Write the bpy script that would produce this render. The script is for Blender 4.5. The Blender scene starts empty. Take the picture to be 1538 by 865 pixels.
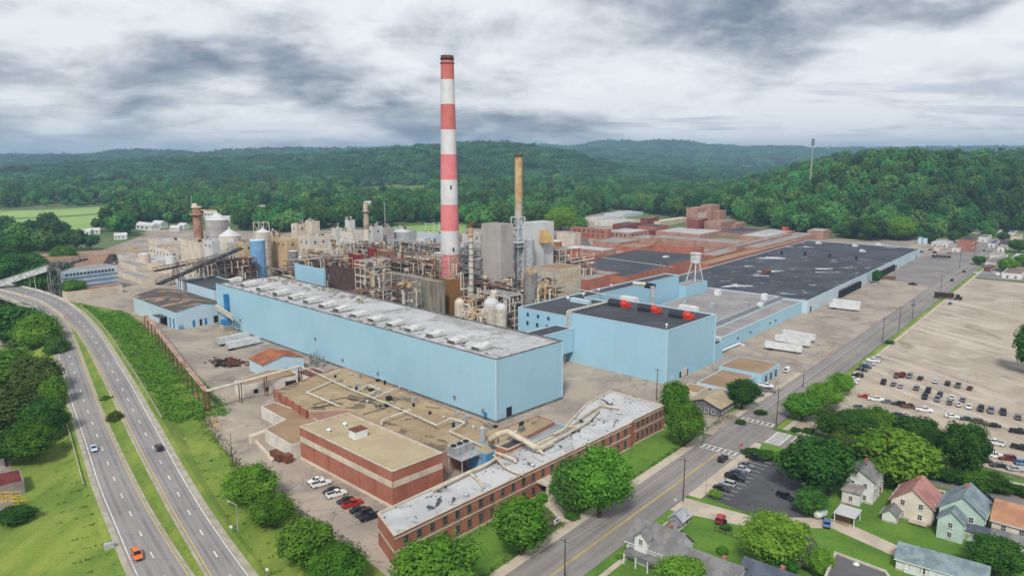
import bpy, math, random
from mathutils import Vector, Matrix, noise as mnoise
R = random.Random(11)
S = bpy.context.scene
COL = S.collection
rad = math.radians

# ------------------------------------------------------------------ camera
HC, FPX, PITCH = 92.0, 1110.0, rad(10.4388)      # height in metres, focal length for a 1538 px wide frame
cam = bpy.data.objects.new("camera", bpy.data.cameras.new("camera"))
cam.location = (0, 0, HC)
cam.rotation_euler = (rad(90) - PITCH, 0, 0)
cam.data.sensor_width = 36
cam.data.lens = 36 * FPX / 1538
cam.data.clip_start, cam.data.clip_end = 1.0, 40000
COL.objects.link(cam)
S.camera = cam
S.view_settings.view_transform = 'Standard'
S.view_settings.look = 'None'
S.view_settings.exposure = 1.0
S.view_settings.gamma = 1
S.cycles.use_denoising = True
S.cycles.max_bounces = 5
S.cycles.diffuse_bounces = 3
S.cycles.glossy_bounces = 2
S.cycles.transmission_bounces = 2
S.cycles.transparent_max_bounces = 4
S.cycles.volume_bounces = 0
S.cycles.caustics_reflective = S.cycles.caustics_refractive = False


def G(px, py, z=0.0):
    """where the line of sight through a point of the photograph meets the level z"""
    a, b = (px - 769) / FPX, (432.5 - py) / FPX
    dx, dy, dz = a, math.cos(PITCH) + b * math.sin(PITCH), -math.sin(PITCH) + b * math.cos(PITCH)
    t = (z - HC) / dz
    return Vector((dx * t, dy * t, z))


def D(px, py, y):
    """the point of that line of sight at the distance y"""
    a, b = (px - 769) / FPX, (432.5 - py) / FPX
    dx, dy, dz = a, math.cos(PITCH) + b * math.sin(PITCH), -math.sin(PITCH) + b * math.cos(PITCH)
    t = y / dy
    return Vector((dx * t, y, HC + dz * t))


# ------------------------------------------------------------------ node helpers
def lin(c):
    return tuple(((v / 255) / 12.92 if v / 255 <= .04045 else ((v / 255 + .055) / 1.055) ** 2.4) for v in c) + (1,)


class NT:
    def __init__(s, tree):
        s.t = tree

    def n(s, kind, **kw):
        nd = s.t.nodes.new(kind)
        for k, v in kw.items():
            if k.startswith('i_'):
                k = k[2:]
                nd.inputs[int(k) if k.isdigit() else k.replace('_', ' ')].default_value = v
            else:
                setattr(nd, k, v)
        return nd

    def l(s, a, b):
        s.t.links.new(a, b)

    def val(s, x, sock):
        if isinstance(x, (int, float, tuple)):
            sock.default_value = x
        else:
            s.l(x, sock)

    def math(s, op, a, b=0.0, clamp=False):
        nd = s.n('ShaderNodeMath', operation=op, use_clamp=clamp)
        s.val(a, nd.inputs[0]); s.val(b, nd.inputs[1])
        return nd.outputs[0]

    def vmul(s, v, k):
        nd = s.n('ShaderNodeVectorMath', operation='MULTIPLY')
        s.val(v, nd.inputs[0]); s.val(k, nd.inputs[1])
        return nd.outputs[0]

    def noise(s, vec, scale, detail=5, rough=.55, dist=0.0):
        nd = s.n('ShaderNodeTexNoise', noise_dimensions='3D')
        nd.inputs['Scale'].default_value = scale
        nd.inputs['Detail'].default_value = detail
        nd.inputs['Roughness'].default_value = rough
        nd.inputs['Distortion'].default_value = dist
        s.l(vec, nd.inputs['Vector'])
        return nd.outputs['Fac']

    def ramp(s, x, a, b, smooth=True):
        nd = s.n('ShaderNodeMapRange', interpolation_type='SMOOTHSTEP' if smooth else 'LINEAR')
        s.val(x, nd.inputs[0])
        nd.inputs[1].default_value, nd.inputs[2].default_value = a, b
        return nd.outputs[0]

    def mix(s, f, a, b, mode='MIX'):
        nd = s.n('ShaderNodeMix', data_type='RGBA', blend_type=mode)
        s.val(f, nd.inputs[0]); s.val(a, nd.inputs[6]); s.val(b, nd.inputs[7])
        return nd.outputs[2]


# ------------------------------------------------------------------ sky and sun
SUN_EL, SUN_AZ = rad(48), rad(-102)              # azimuth of the direction towards the sun, from +X
w = bpy.data.worlds.new("World")
S.world = w
w.use_nodes = True
k = NT(w.node_tree)
for nd in list(w.node_tree.nodes):
    w.node_tree.nodes.remove(nd)
out = k.n('ShaderNodeOutputWorld')
sky = k.n('ShaderNodeTexSky', sky_type='NISHITA', sun_disc=False)
sky.sun_elevation = SUN_EL
sky.sun_rotation = rad(90) - SUN_AZ
bg_sky = k.n('ShaderNodeBackground'); bg_sky.inputs[1].default_value = 0.08
k.l(sky.outputs[0], bg_sky.inputs[0])
SKYLOC = (.35, .9, 3.7)
tc = k.n('ShaderNodeTexCoord')
sep = k.n('ShaderNodeSeparateXYZ'); k.l(tc.outputs['Generated'], sep.inputs[0])
zz = k.math('MAXIMUM', sep.outputs[2], 0.0)
def plane(off_, sx, sy, rot, loc):
    """cloud layer seen in perspective: flattened towards the horizon, less so for a larger off_"""
    den = k.math('ADD', zz, off_)
    cv = k.n('ShaderNodeCombineXYZ')
    k.l(k.math('DIVIDE', sep.outputs[0], den), cv.inputs[0])
    k.l(k.math('DIVIDE', sep.outputs[1], den), cv.inputs[1])
    mp = k.n('ShaderNodeMapping')
    mp.inputs['Scale'].default_value = (sx, sy, 1)
    mp.inputs['Rotation'].default_value = (0, 0, rad(rot))
    mp.inputs['Location'].default_value = loc
    k.l(cv.outputs[0], mp.inputs[0])
    return mp.outputs[0]


PV = plane(.29, .85, .9, 4, SKYLOC)
PH = plane(.07, .35, .6, 8, (4.1, 2.2, 1))
big = k.noise(PV, 1.25, 2, .5, .2)
mid = k.noise(PV, 3.0, 8, .52, .35)
puff = k.noise(PV, 9.0, 8, .6, .2)
low = k.noise(PH, 1.6, 6, .55, .4)
dens = k.math('ADD', k.math('MULTIPLY', big, 0.55), k.math('ADD', k.math('MULTIPLY', mid, 0.33), k.math('MULTIPLY', puff, 0.12)))
dens = k.math('ADD', dens, k.math('MULTIPLY', k.ramp(zz, .06, .2), .055))
shade = k.ramp(dens, 0.475, 0.65)
band = k.math('MULTIPLY', k.ramp(low, .52, .68), k.math('SUBTRACT', 1.0, k.ramp(zz, .05, .13)))
light, dark = lin((230, 232, 236)), lin((110, 123, 141))
ccol = k.mix(shade, light, dark)
ccol = k.mix(k.math('MULTIPLY', band, .55), ccol, lin((150, 162, 180)))
hi_ = k.math('MULTIPLY', k.ramp(k.noise(PV, 5.5, 8, .58, .3), .52, .68), k.math('SUBTRACT', 1.0, k.math('MULTIPLY', shade, .6)))
ccol = k.mix(k.math('MULTIPLY', hi_, 0.45), ccol, lin((244, 245, 248)))
lo_ = k.ramp(k.noise(PV, 6.5, 8, .6, .3), .54, .72)
ccol = k.mix(k.math('MULTIPLY', lo_, 0.22), ccol, lin((150, 160, 176)))
bg_c = k.n('ShaderNodeBackground'); k.l(ccol, bg_c.inputs[0]); bg_c.inputs[1].default_value = 0.56
mx = k.n('ShaderNodeMixShader'); mx.inputs[0].default_value = 0.95
k.l(bg_sky.outputs[0], mx.inputs[1]); k.l(bg_c.outputs[0], mx.inputs[2]); k.l(mx.outputs[0], out.inputs[0])

sl = bpy.data.lights.new("sun", 'SUN')
sl.energy, sl.angle, sl.color = 1.5, rad(10), (1, .965, .91)
sun = bpy.data.objects.new("sun", sl)
sd = Vector((math.cos(SUN_EL) * math.cos(SUN_AZ), math.cos(SUN_EL) * math.sin(SUN_AZ), math.sin(SUN_EL)))
sun.rotation_euler = sd.to_track_quat('Z', 'Y').to_euler()
sun.location = (0, -50, 400)
COL.objects.link(sun)

# ------------------------------------------------------------------ materials
MATS = {}


def mat(name, col, col2=None, scale=.3, lo=.42, hi=.62, rough=.8, metal=0.0, spec=.3, detail=5, stretch=None, bump=0.0, bscale=None,
        fine=0.12, fscale=4.0, spots=None, extra=None, objcol=False, objvar=0.0):
    """one procedural material: a base colour, a second colour in noisy patches, fine grain, optional list of spots
    (colour, scale, low, high, strength, stretch)"""
    if name in MATS:
        return MATS[name]
    m = bpy.data.materials.new(name)
    m.use_nodes = True
    k = NT(m.node_tree)
    b = m.node_tree.nodes['Principled BSDF']
    geo = k.n('ShaderNodeNewGeometry')
    pos = geo.outputs['Position']
    if objcol:
        oi = k.n('ShaderNodeObjectInfo')
        c = oi.outputs['Color']
    else:
        c = lin(col)
    if col2:
        v = k.vmul(pos, stretch) if stretch else pos
        f = k.ramp(k.noise(v, scale, detail), lo, hi)
        c = k.mix(f, c, lin(col2))
    for sp in spots or ():
        v = k.vmul(pos, sp[5]) if len(sp) > 5 and sp[5] else pos
        f = k.math('MULTIPLY', k.ramp(k.noise(v, sp[1], 6, .6, .4), sp[2] - .045, sp[3] - .05), sp[4])
        c = k.mix(f, c, lin(sp[0]))
    if extra:
        c = extra(k, c, pos)
    if fine:
        f = k.ramp(k.noise(pos, fscale, 4, .6), .25, .75, False)
        g = k.math('ADD', k.math('MULTIPLY', f, 2 * fine), 1 - fine)
        cc = k.n('ShaderNodeCombineColor')
        for q in range(3):
            k.l(g, cc.inputs[q])
        c = k.mix(1.0, c, cc.outputs[0], 'MULTIPLY')
    if objvar:
        oi = k.n('ShaderNodeObjectInfo')
        hs = k.n('ShaderNodeHueSaturation')
        k.l(k.math('ADD', k.math('MULTIPLY', oi.outputs['Random'], 2 * objvar), 1 - objvar), hs.inputs['Value'])
        k.val(c, hs.inputs['Color'])
        c = hs.outputs[0]
    k.val(c, b.inputs['Base Color'])
    b.inputs['Roughness'].default_value = rough
    b.inputs['Metallic'].default_value = metal
    b.inputs['Specular IOR Level'].default_value = spec
    if bump:
        bn = k.n('ShaderNodeBump')
        bn.inputs['Strength'].default_value = bump
        bn.inputs['Distance'].default_value = .3
        k.l(k.noise(pos, bscale or fscale, 5), bn.inputs['Height'])
        k.l(bn.outputs[0], b.inputs['Normal'])
    MATS[name] = m
    return m


def leafmat(name, col, col2, col3, scale=.35, var=.25, trans=.3, hue=.02):
    if name in MATS:
        return MATS[name]
    m = bpy.data.materials.new(name)
    m.use_nodes = True
    k = NT(m.node_tree)
    for nd in list(m.node_tree.nodes):
        m.node_tree.nodes.remove(nd)
    geo = k.n('ShaderNodeNewGeometry')
    oi = k.n('ShaderNodeObjectInfo')
    tcx = k.n('ShaderNodeTexCoord')
    f = k.ramp(k.noise(tcx.outputs['Object'], scale, 3), .38, .62)
    c = k.mix(f, lin(col), lin(col2))
    c = k.mix(k.math('MULTIPLY', geo.outputs['Random Per Island'], .5), c, lin(col3))
    hs = k.n('ShaderNodeHueSaturation')
    k.l(c, hs.inputs['Color'])
    st = k.ramp(k.noise(oi.outputs['Location'], .0075, 3, .6), .38, .62, False)
    val = k.math('ADD', k.math('MULTIPLY', oi.outputs['Random'], 2 * var), 1 - var)
    val = k.math('MULTIPLY', val, k.math('ADD', k.math('MULTIPLY', st, .5), .78))
    k.l(val, hs.inputs['Value'])
    r2 = k.math('FRACT', k.math('MULTIPLY', oi.outputs['Random'], 17.31))
    k.l(k.math('ADD', k.math('MULTIPLY', r2, 2 * hue), .5 - hue), hs.inputs['Hue'])
    d = k.n('ShaderNodeBsdfDiffuse'); k.l(hs.outputs[0], d.inputs[0])
    t = k.n('ShaderNodeBsdfTranslucent'); k.l(hs.outputs[0], t.inputs[0])
    mxs = k.n('ShaderNodeMixShader'); mxs.inputs[0].default_value = trans
    k.l(d.outputs[0], mxs.inputs[1]); k.l(t.outputs[0], mxs.inputs[2])
    o = k.n('ShaderNodeOutputMaterial'); k.l(mxs.outputs[0], o.inputs[0])
    MATS[name] = m
    return m


# ------------------------------------------------------------------ mesh builder
def inset(poly, d):
    n = len(poly)
    res = []
    for i in range(n):
        a, b, c = Vector(poly[i - 1][:2]), Vector(poly[i][:2]), Vector(poly[(i + 1) % n][:2])
        e1, e2 = (b - a).normalized(), (c - b).normalized()
        n1, n2 = Vector((-e1.y, e1.x)), Vector((-e2.y, e2.x))
        m = (n1 + n2)
        m = m / max(.3, m.length_squared / 2)
        res.append(b + m * d)
    return res


def ccw(poly):
    a = sum(poly[i - 1][0] * poly[i][1] - poly[i][0] * poly[i - 1][1] for i in range(len(poly)))
    return list(poly) if a > 0 else list(reversed(poly))


class MB:
    def __init__(s):
        s.v, s.f, s.m = [], [], []

    def face(s, pts, m=0):
        i = len(s.v)
        s.v += [tuple(p) for p in pts]
        s.f.append(tuple(range(i, i + len(pts))))
        s.m.append(m)

    def raw(s, vs, fs, m=0):
        i = len(s.v)
        s.v += [tuple(p) for p in vs]
        s.f += [tuple(q + i for q in f) for f in fs]
        s.m += [m] * len(fs)

    def prism(s, poly, z0, z1, m=0, mt=None, bottom=False, top=True):
        poly = ccw([(p[0], p[1]) for p in poly])
        n = len(poly)
        vs = [(p[0], p[1], z0) for p in poly] + [(p[0], p[1], z1) for p in poly]
        s.raw(vs, [(i, (i + 1) % n, n + (i + 1) % n, n + i) for i in range(n)], m)
        if top:
            s.face([(p[0], p[1], z1) for p in poly], m if mt is None else mt)
        if bottom:
            s.face([(p[0], p[1], z0) for p in reversed(poly)], m)

    def box(s, x, y, z0, sx, sy, sz, a=0.0, m=0, mt=None):
        ca, sa = math.cos(a), math.sin(a)
        poly = [(x + ca * u - sa * v, y + sa * u + ca * v) for u, v in ((-sx / 2, -sy / 2), (sx / 2, -sy / 2), (sx / 2, sy / 2), (-sx / 2, sy / 2))]
        s.prism(poly, z0, z0 + sz, m, mt, True)

    def tube(s, pts, r, m=0, n=8, caps=True):
        pts = [Vector(p) for p in pts]
        rr = r if isinstance(r, (list, tuple)) else [r] * len(pts)
        rings = []
        up = None
        for i, p in enumerate(pts):
            d = (pts[min(i + 1, len(pts) - 1)] - pts[max(i - 1, 0)]).normalized()
            if up is None:
                up = Vector((0, 0, 1)) if abs(d.z) < .9 else Vector((1, 0, 0))
            a = d.cross(up)
            if a.length < 1e-4:
                a = d.cross(Vector((0, 1, .3)))
            a.normalize()
            b = a.cross(d).normalized()
            up = b
            kx = 1.0
            if 0 < i < len(pts) - 1:
                c = (pts[i] - pts[i - 1]).normalized().dot((pts[i + 1] - pts[i]).normalized())
                kx = min(1.5, 1 / max(.5, math.sqrt((1 + c) / 2)))
            rings.append([p + (a * math.cos(q) + b * math.sin(q)) * rr[i] * (kx if kx > 1.02 else 1) for q in [2 * math.pi * (j + .5) / n for j in range(n)]])
        vs = [q for ring in rings for q in ring]
        fs = []
        for i in range(len(pts) - 1):
            for j in range(n):
                fs.append((i * n + (j + 1) % n, i * n + j, (i + 1) * n + j, (i + 1) * n + (j + 1) % n))
        if caps:
            fs.append(tuple(range(n)))
            fs.append(tuple(reversed(range((len(pts) - 1) * n, len(pts) * n))))
        s.raw(vs, fs, m)

    def beam(s, p, q, w=.2, m=0):
        s.tube([p, q], w * .7071, m, 4)

    def cyl(s, x, y, z0, z1, r0, r1=None, m=0, n=16, cap=True, mt=None):
        r1 = r0 if r1 is None else r1
        vs = [(x + r0 * math.cos(2 * math.pi * j / n), y + r0 * math.sin(2 * math.pi * j / n), z0) for j in range(n)]
        vs += [(x + r1 * math.cos(2 * math.pi * j / n), y + r1 * math.sin(2 * math.pi * j / n), z1) for j in range(n)]
        s.raw(vs, [(j, (j + 1) % n, n + (j + 1) % n, n + j) for j in range(n)], m)
        if cap:
            s.face(vs[n:], m if mt is None else mt)

    def cone(s, x, y, z0, z1, r, m=0, n=16):
        vs = [(x + r * math.cos(2 * math.pi * j / n), y + r * math.sin(2 * math.pi * j / n), z0) for j in range(n)] + [(x, y, z1)]
        s.raw(vs, [(j, (j + 1) % n, n) for j in range(n)], m)

    def dome(s, x, y, z0, r, hgt, m=0, n=14, rings=4):
        for i in range(rings):
            a0, a1 = math.pi / 2 * i / rings, math.pi / 2 * (i + 1) / rings
            s.cyl(x, y, z0 + hgt * math.sin(a0), z0 + hgt * math.sin(a1), r * math.cos(a0), max(.01, r * math.cos(a1)), m, n, cap=False)

    def build(s, name, mats, parent=None, smooth=False, mesh_only=False):
        me = bpy.data.meshes.new(name)
        off = parent.matrix_basis.translation.copy() if parent else Vector((0, 0, 0))
        p = parent.parent if parent else None
        while p:
            off += p.matrix_basis.translation
            p = p.parent
        if off.length > 0:
            vs = [(a - off.x, b - off.y, c - off.z) for a, b, c in s.v]
        else:
            vs = s.v
        me.from_pydata(vs, [], s.f)
        for m in (mats if isinstance(mats, (list, tuple)) else [mats]):
            me.materials.append(m)
        if any(s.m):
            me.polygons.foreach_set('material_index', s.m)
        if smooth:
            me.polygons.foreach_set('use_smooth', [True] * len(s.f))
        me.update()
        if mesh_only:
            return me
        return place(name, me, parent)


def place(name, me, parent=None, loc=None, rz=0.0):
    """link a mesh as an object; loc in world metres"""
    o = bpy.data.objects.new(name, me)
    COL.objects.link(o)
    if parent:
        o.parent = parent
    if loc is not None:
        off = Vector((0, 0, 0))
        p = parent
        while p:
            off += p.matrix_basis.translation
            p = p.parent
        o.matrix_basis = Matrix.Translation(Vector(loc) - off) @ Matrix.Rotation(rz, 4, 'Z')
    return o


def tag(o, label, cat=None, group=None, kind=None):
    if label:
        o['label'] = label
    if cat:
        o['category'] = cat
    if group:
        o['group'] = group
    if kind:
        o['kind'] = kind
    return o


def thing(name, label, cat, loc, group=None):
    o = bpy.data.objects.new(name, None)
    o.empty_display_size = .5
    COL.objects.link(o)
    o.matrix_basis = Matrix.Translation(Vector(loc))
    return tag(o, label, cat, group)


def copy_thing(root, loc, rz=0.0, scale=1.0, label=None, color=None, first=False):
    """a copy of a thing and of its parts"""
    def cp(o, par):
        c = o.copy()
        COL.objects.link(c)
        if par:
            c.parent = par
            if color is not None:
                c.color = color
        for ch in o.children:
            cp(ch, c)
        return c
    c = root if first else cp(root, None)
    sv = scale if isinstance(scale, (tuple, list)) else (scale, scale, scale)
    c.matrix_basis = Matrix.Translation(Vector(loc)) @ Matrix.Rotation(rz, 4, 'Z') @ Matrix.Diagonal((*sv, 1))
    if first and color is not None:
        for ch in c.children:
            ch.color = color
    if label:
        c['label'] = label
    if color is not None:
        c.color = color
    return c


def rect(pts, ang):
    """smallest box at the angle ang round the points, four corners"""
    ca, sa = math.cos(ang), math.sin(ang)
    us = [p[0] * ca + p[1] * sa for p in pts]
    vs = [-p[0] * sa + p[1] * ca for p in pts]
    return [Vector((u * ca - v * sa, u * sa + v * ca)) for u, v in ((min(us), min(vs)), (max(us), min(vs)), (max(us), max(vs)), (min(us), max(vs)))]


AB, AR = rad(46), rad(50.2)                      # the plant's two grid directions


def pz(pts, z):
    return [G(x, y, z).xy for x, y in pts]


def centre(poly):
    return sum((Vector(p[:2]) for p in poly), Vector((0, 0))) / len(poly)
# ------------------------------------------------------------------ terrain
def interp(t, x):
    if x <= t[0][0]:
        return t[0][1]
    for (a, u), (b, v) in zip(t, t[1:]):
        if x <= b:
            f = (x - a) / (b - a)
            f = f * f * (3 - 2 * f)
            return u + (v - u) * f
    return t[-1][1]


def sstep(x, a, b):
    f = min(1, max(0, (x - a) / (b - a)))
    return f * f * (3 - 2 * f)


def crest(y, tab, trees):
    return [((px - 769) / FPX * y, max(0, HC + (228 - py) / FPX * y - trees)) for px, py in tab]


RIDGES = [  # distance of the foot, of the crest, crest heights across
    (1500, 2500, crest(2500, [(-500, 246), (0, 262), (90, 250), (150, 240), (300, 238), (450, 235), (520, 228), (600, 222), (660, 217), (700, 215), (760, 215), (840, 224), (900, 240), (960, 252), (1100, 275)], 20)),
    (3300, 4300, crest(4300, [(-900, 236), (0, 239), (100, 239), (190, 231), (280, 236), (340, 231), (410, 227), (480, 229), (560, 229), (900, 230), (1100, 245)], 16)),
    (4700, 6000, crest(6000, [(0, 240), (600, 232), (800, 222), (860, 225), (905, 217), (940, 216), (960, 220), (985, 215), (1020, 217), (1060, 223), (1130, 226), (1165, 224), (1210, 227), (1330, 227), (1420, 226), (1538, 225), (2200, 222)], 14)),
]


def terrain(x, y):
    h = 0.0
    for y0, yc, tab in RIDGES:
        if y > y0:
            z = interp(tab, x / yc * yc if True else x)
            f = sstep(y, y0, yc) * (1 - .75 * sstep(y, yc + 200, yc + 1500))
            n = mnoise.noise(Vector((x / 420, y / 420, 1))) * .5 + mnoise.noise(Vector((x / 170, y / 170, 4))) * .25
            h = max(h, z * f * (1 + .35 * n * (1 - sstep(y, yc - 350, yc))))
    # the wooded hill on the right with its level top
    toe = 770 + .14 * (x - 220)
    yb_ = max(0, y - 930)
    lat = sstep(x, 170 + .36 * yb_, 500 + .42 * yb_)
    r = 52 * sstep(y, toe, toe + 235) * lat + 17 * sstep(y, toe + 330, toe + 700) * lat
    dome = 20 * math.exp(-((x - 560) / 190) ** 2 - ((y - 1000) / 130) ** 2)
    r += dome * sstep(y, toe, toe + 200)
    r *= 1 - sstep(y, 2300, 3200)
    return max(h, r)


M_ground = mat('valley_ground', (86, 112, 58), (112, 120, 78), .02, .4, .65, fine=.15, fscale=.4, spots=[((128, 118, 92), .05, .6, .72, .6)])
mb = MB()
nx, ny, cs = 210, 170, 62
x0, y0 = -5600, -700
vs = [(x0 + i * cs, y0 + j * cs, terrain(x0 + i * cs, y0 + j * cs) - .12) for j in range(ny + 1) for i in range(nx + 1)]
mb.raw(vs, [(j * (nx + 1) + i, j * (nx + 1) + i + 1, (j + 1) * (nx + 1) + i + 1, (j + 1) * (nx + 1) + i) for j in range(ny) for i in range(nx)])
tag(mb.build('ground', M_ground, smooth=True), 'valley floor and hills under the woods and the plant', kind='structure')


def sheet(name, poly, z, m, label):
    o = MB()
    o.face([(p[0], p[1], z) for p in ccw([(p[0], p[1]) for p in poly])])
    return tag(o.build(name, m), label, kind='structure')


# ------------------------------------------------------------------ woodland
def leaf_quad(mbd, c, nrm, s, rnd, m=0):
    t = nrm.cross(Vector((rnd.uniform(-1, 1), rnd.uniform(-1, 1), rnd.uniform(-1, 1))))
    if t.length < 1e-3:
        t = Vector((1, 0, 0))
    t.normalize()
    b = nrm.cross(t)
    k = rnd.uniform(.55, .9)
    mbd.face([c - t * s, c - b * s * k * .6, c + t * s, c + b * s * k], m)


def crown_lobes(rnd, w, h, z0, n):
    """leafy masses of a crown w wide and h tall that starts at z0: (centre, radius)"""
    res = []
    for i in range(n):
        a = 2.4 * i + rnd.uniform(-.4, .4)
        f = (i + .5) / n
        zz = -1 + 2 * f
        rr = math.sqrt(max(0, 1 - zz * zz))
        if zz < 0:
            rr *= 1.0 - .15 * (-zz)
        r = w * rnd.uniform(.11, .24)
        q = rnd.uniform(.5, .86)
        res.append((Vector((math.cos(a) * rr * w / 2 * q, math.sin(a) * rr * w / 2 * q, z0 + h / 2 + zz * h / 2 * q)), r))
    res.append((Vector((0, 0, z0 + h * .5)), w * .3))
    return res


def crown_mesh(mbd, rnd, lobes, per, size, m=0, core=True):
    cen = sum((c for c, r in lobes), Vector((0, 0, 0))) / len(lobes)
    for c, r in lobes:
        if core:                                   # inner foliage mass of the lobe
            vs = []
            for a in range(3):
                for b in range(5):
                    t, p = math.pi * (a + 1) / 4, 2 * math.pi * (b + .5 * a) / 5
                    vs.append(c + Vector((math.sin(t) * math.cos(p), math.sin(t) * math.sin(p), math.cos(t))) * r * rnd.uniform(.6, .8))
            vs += [c + Vector((0, 0, r * .72)), c - Vector((0, 0, r * .72))]
            fs = []
            for b in range(5):
                fs += [(15, b, (b + 1) % 5), (16, 10 + (b + 1) % 5, 10 + b)]
                for a in range(2):
                    fs.append((a * 5 + b, a * 5 + 5 + b, a * 5 + 5 + (b + 1) % 5, a * 5 + (b + 1) % 5))
            mbd.raw(vs, fs, m)
        nl = max(6, int(per * (r / .9) ** 2)) if per < 0 else per
        for q in range(nl):
            d = Vector((rnd.gauss(0, 1), rnd.gauss(0, 1), rnd.gauss(.25, 1))).normalized()
            pos = c + d * r * (rnd.uniform(.72, 1.1) if rnd.random() < .85 else rnd.uniform(1.0, 1.4))
            nn = (d + (pos - cen).normalized() * .4 + Vector((rnd.uniform(-1, 1), rnd.uniform(-1, 1), rnd.uniform(-.5, 1))) * 1.0).normalized()
            leaf_quad(mbd, pos, nn, size * rnd.uniform(.7, 1.3), rnd, m)


ML_far = leafmat('far_leaves_hazed', (62, 106, 68), (40, 80, 58), (92, 134, 82), .16, .5, .15, .03)  # haze and slope shade of the ridges are painted into this darker, bluer green
ML_hill = leafmat('hill_leaves', (70, 118, 58), (40, 84, 50), (110, 150, 76), .3, .5, .2, .035)
M_bark = mat('bark', (84, 72, 60), (62, 52, 44), 1.5, fine=.2, rough=.9)


def wood_tree_mesh(seed, wd, hg):
    rnd = random.Random(seed)
    b = MB()
    b.tube([(0, 0, -1.5), (.1, 0, hg * .3), (0, .2, hg * .6)], [.4, .3, .12], 1, 5)
    crown_mesh(b, rnd, crown_lobes(rnd, wd, hg * .8, hg * .2, 18), 40, .95, 0)
    return b.build('woodland_tree', [ML_hill, M_bark], mesh_only=True)


WOOD = [wood_tree_mesh(100 + i, (15, 18, 14, 17)[i], (18, 17.5, 21, 16)[i]) for i in range(4)]


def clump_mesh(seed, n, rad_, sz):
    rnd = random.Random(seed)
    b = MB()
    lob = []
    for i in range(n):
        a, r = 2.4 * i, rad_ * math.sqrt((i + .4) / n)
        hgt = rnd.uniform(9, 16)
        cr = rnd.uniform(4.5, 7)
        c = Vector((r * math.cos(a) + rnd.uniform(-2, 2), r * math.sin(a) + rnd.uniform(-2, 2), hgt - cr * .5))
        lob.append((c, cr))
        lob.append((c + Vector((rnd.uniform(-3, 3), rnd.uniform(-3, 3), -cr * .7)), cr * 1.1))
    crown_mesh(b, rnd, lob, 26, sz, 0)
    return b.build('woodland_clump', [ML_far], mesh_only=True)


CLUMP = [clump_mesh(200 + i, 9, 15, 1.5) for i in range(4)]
proto = bpy.data.collections.new('woodland prototypes')
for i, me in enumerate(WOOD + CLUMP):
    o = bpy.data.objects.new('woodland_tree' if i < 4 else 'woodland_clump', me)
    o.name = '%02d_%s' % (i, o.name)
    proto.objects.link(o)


def frame_px(x, y, z):
    dz = z - HC
    dep = y * math.cos(PITCH) - dz * math.sin(PITCH)
    return 769 + FPX * x / dep, 432.5 - FPX * (y * math.sin(PITCH) + dz * math.cos(PITCH)) / dep


def inpoly(x, y, poly):
    c = False
    for i in range(len(poly)):
        a, b = poly[i - 1], poly[i]
        if (a[1] > y) != (b[1] > y) and x < (b[0] - a[0]) * (y - a[1]) / (b[1] - a[1]) + a[0]:
            c = not c
    return c


# open ground inside the woods: fields, river, cemetery lawn, the clearings with houses
FIELDS = [pz(p, 0) for p in (
    [(-60, 318), (60, 316), (150, 311), (180, 311), (176, 318), (130, 322), (60, 326), (-60, 331)],
    [(-60, 333), (60, 328), (130, 324), (165, 321), (140, 345), (95, 348), (30, 352), (-60, 352)],
    [(535, 284), (560, 285), (640, 286), (640, 293), (600, 291), (545, 289)],
    [(590, 341), (660, 337), (700, 338), (700, 349), (612, 350), (592, 347)])]
M_field = mat('field_grass', (156, 182, 106), (134, 166, 88), .012, .4, .6, fine=.08, fscale=.3, stretch=(1, .25, 1))
for i, f in enumerate(FIELDS):
    sheet('field', f, .05, M_field, ('long pale green field at the foot of the far wooded ridge', 'smaller green field below a hedge left of the river woods', 'pale meadow among trees under the central ridge', 'mown green field with goal posts behind the chimney')[i])
cem = [D(1385, 269, 1010).xy, D(1440, 268, 1010).xy, D(1560, 266, 1010).xy, D(1560, 266, 1075).xy, D(1385, 266, 1075).xy]
slope = pz([(1095, 277), (1165, 265.5), (1165, 269), (1110, 278)], 0)
sheet('field', slope, .05, M_field, 'pale sloping field beyond the woods behind the brick tower')
RIVER = [G(1110, 254.5, 0).xy, G(1330, 253, 0).xy, G(1330, 250, 0).xy, G(1100, 252.5, 0).xy]
M_river = mat('river_water', (205, 212, 218), fine=0, rough=.25, spec=.6)  # pale base colour has the sky's reflection painted into the water
sheet('river', [G(1100, 257.5, 0).xy, G(1350, 257, 0).xy, G(1350, 252, 0).xy, G(1100, 253, 0).xy], .06, M_river, 'pale strip of river far off beyond the woods on the right')


PLANT_EDGE = [(-80, 392), (0, 384), (60, 380), (120, 378), (180, 374), (205, 360), (225, 345), (330, 345), (420, 352), (500, 343), (600, 344), (700, 345), (780, 344), (868, 342), (875, 326), (930, 317), (1000, 326), (1045, 333), (1085, 339), (1120, 346), (1180, 354), (1250, 357), (1380, 362), (1538, 352), (1640, 348)]
EDGE_W = [G(x, y, 0) for x, y in PLANT_EDGE]


FIELDX = [pz(p, 0) for p in (
    [(-60, 314), (60, 312), (180, 308), (180, 330), (140, 350), (30, 356), (-60, 358)],
    [(60, 325), (150, 320), (130, 352), (92, 350)],
    [(535, 282), (640, 284), (640, 300), (540, 297)],
    [(588, 336), (702, 334), (702, 349), (590, 347)])]


def edge_y(x):
    if x < EDGE_W[0].x:
        return EDGE_W[0].y
    for a, b in zip(EDGE_W, EDGE_W[1:]):
        if a.x <= x <= b.x:
            return a.y + (b.y - a.y) * (x - a.x) / (b.x - a.x + 1e-6)
    return EDGE_W[-1].y + (x - EDGE_W[-1].x) * .3


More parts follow.
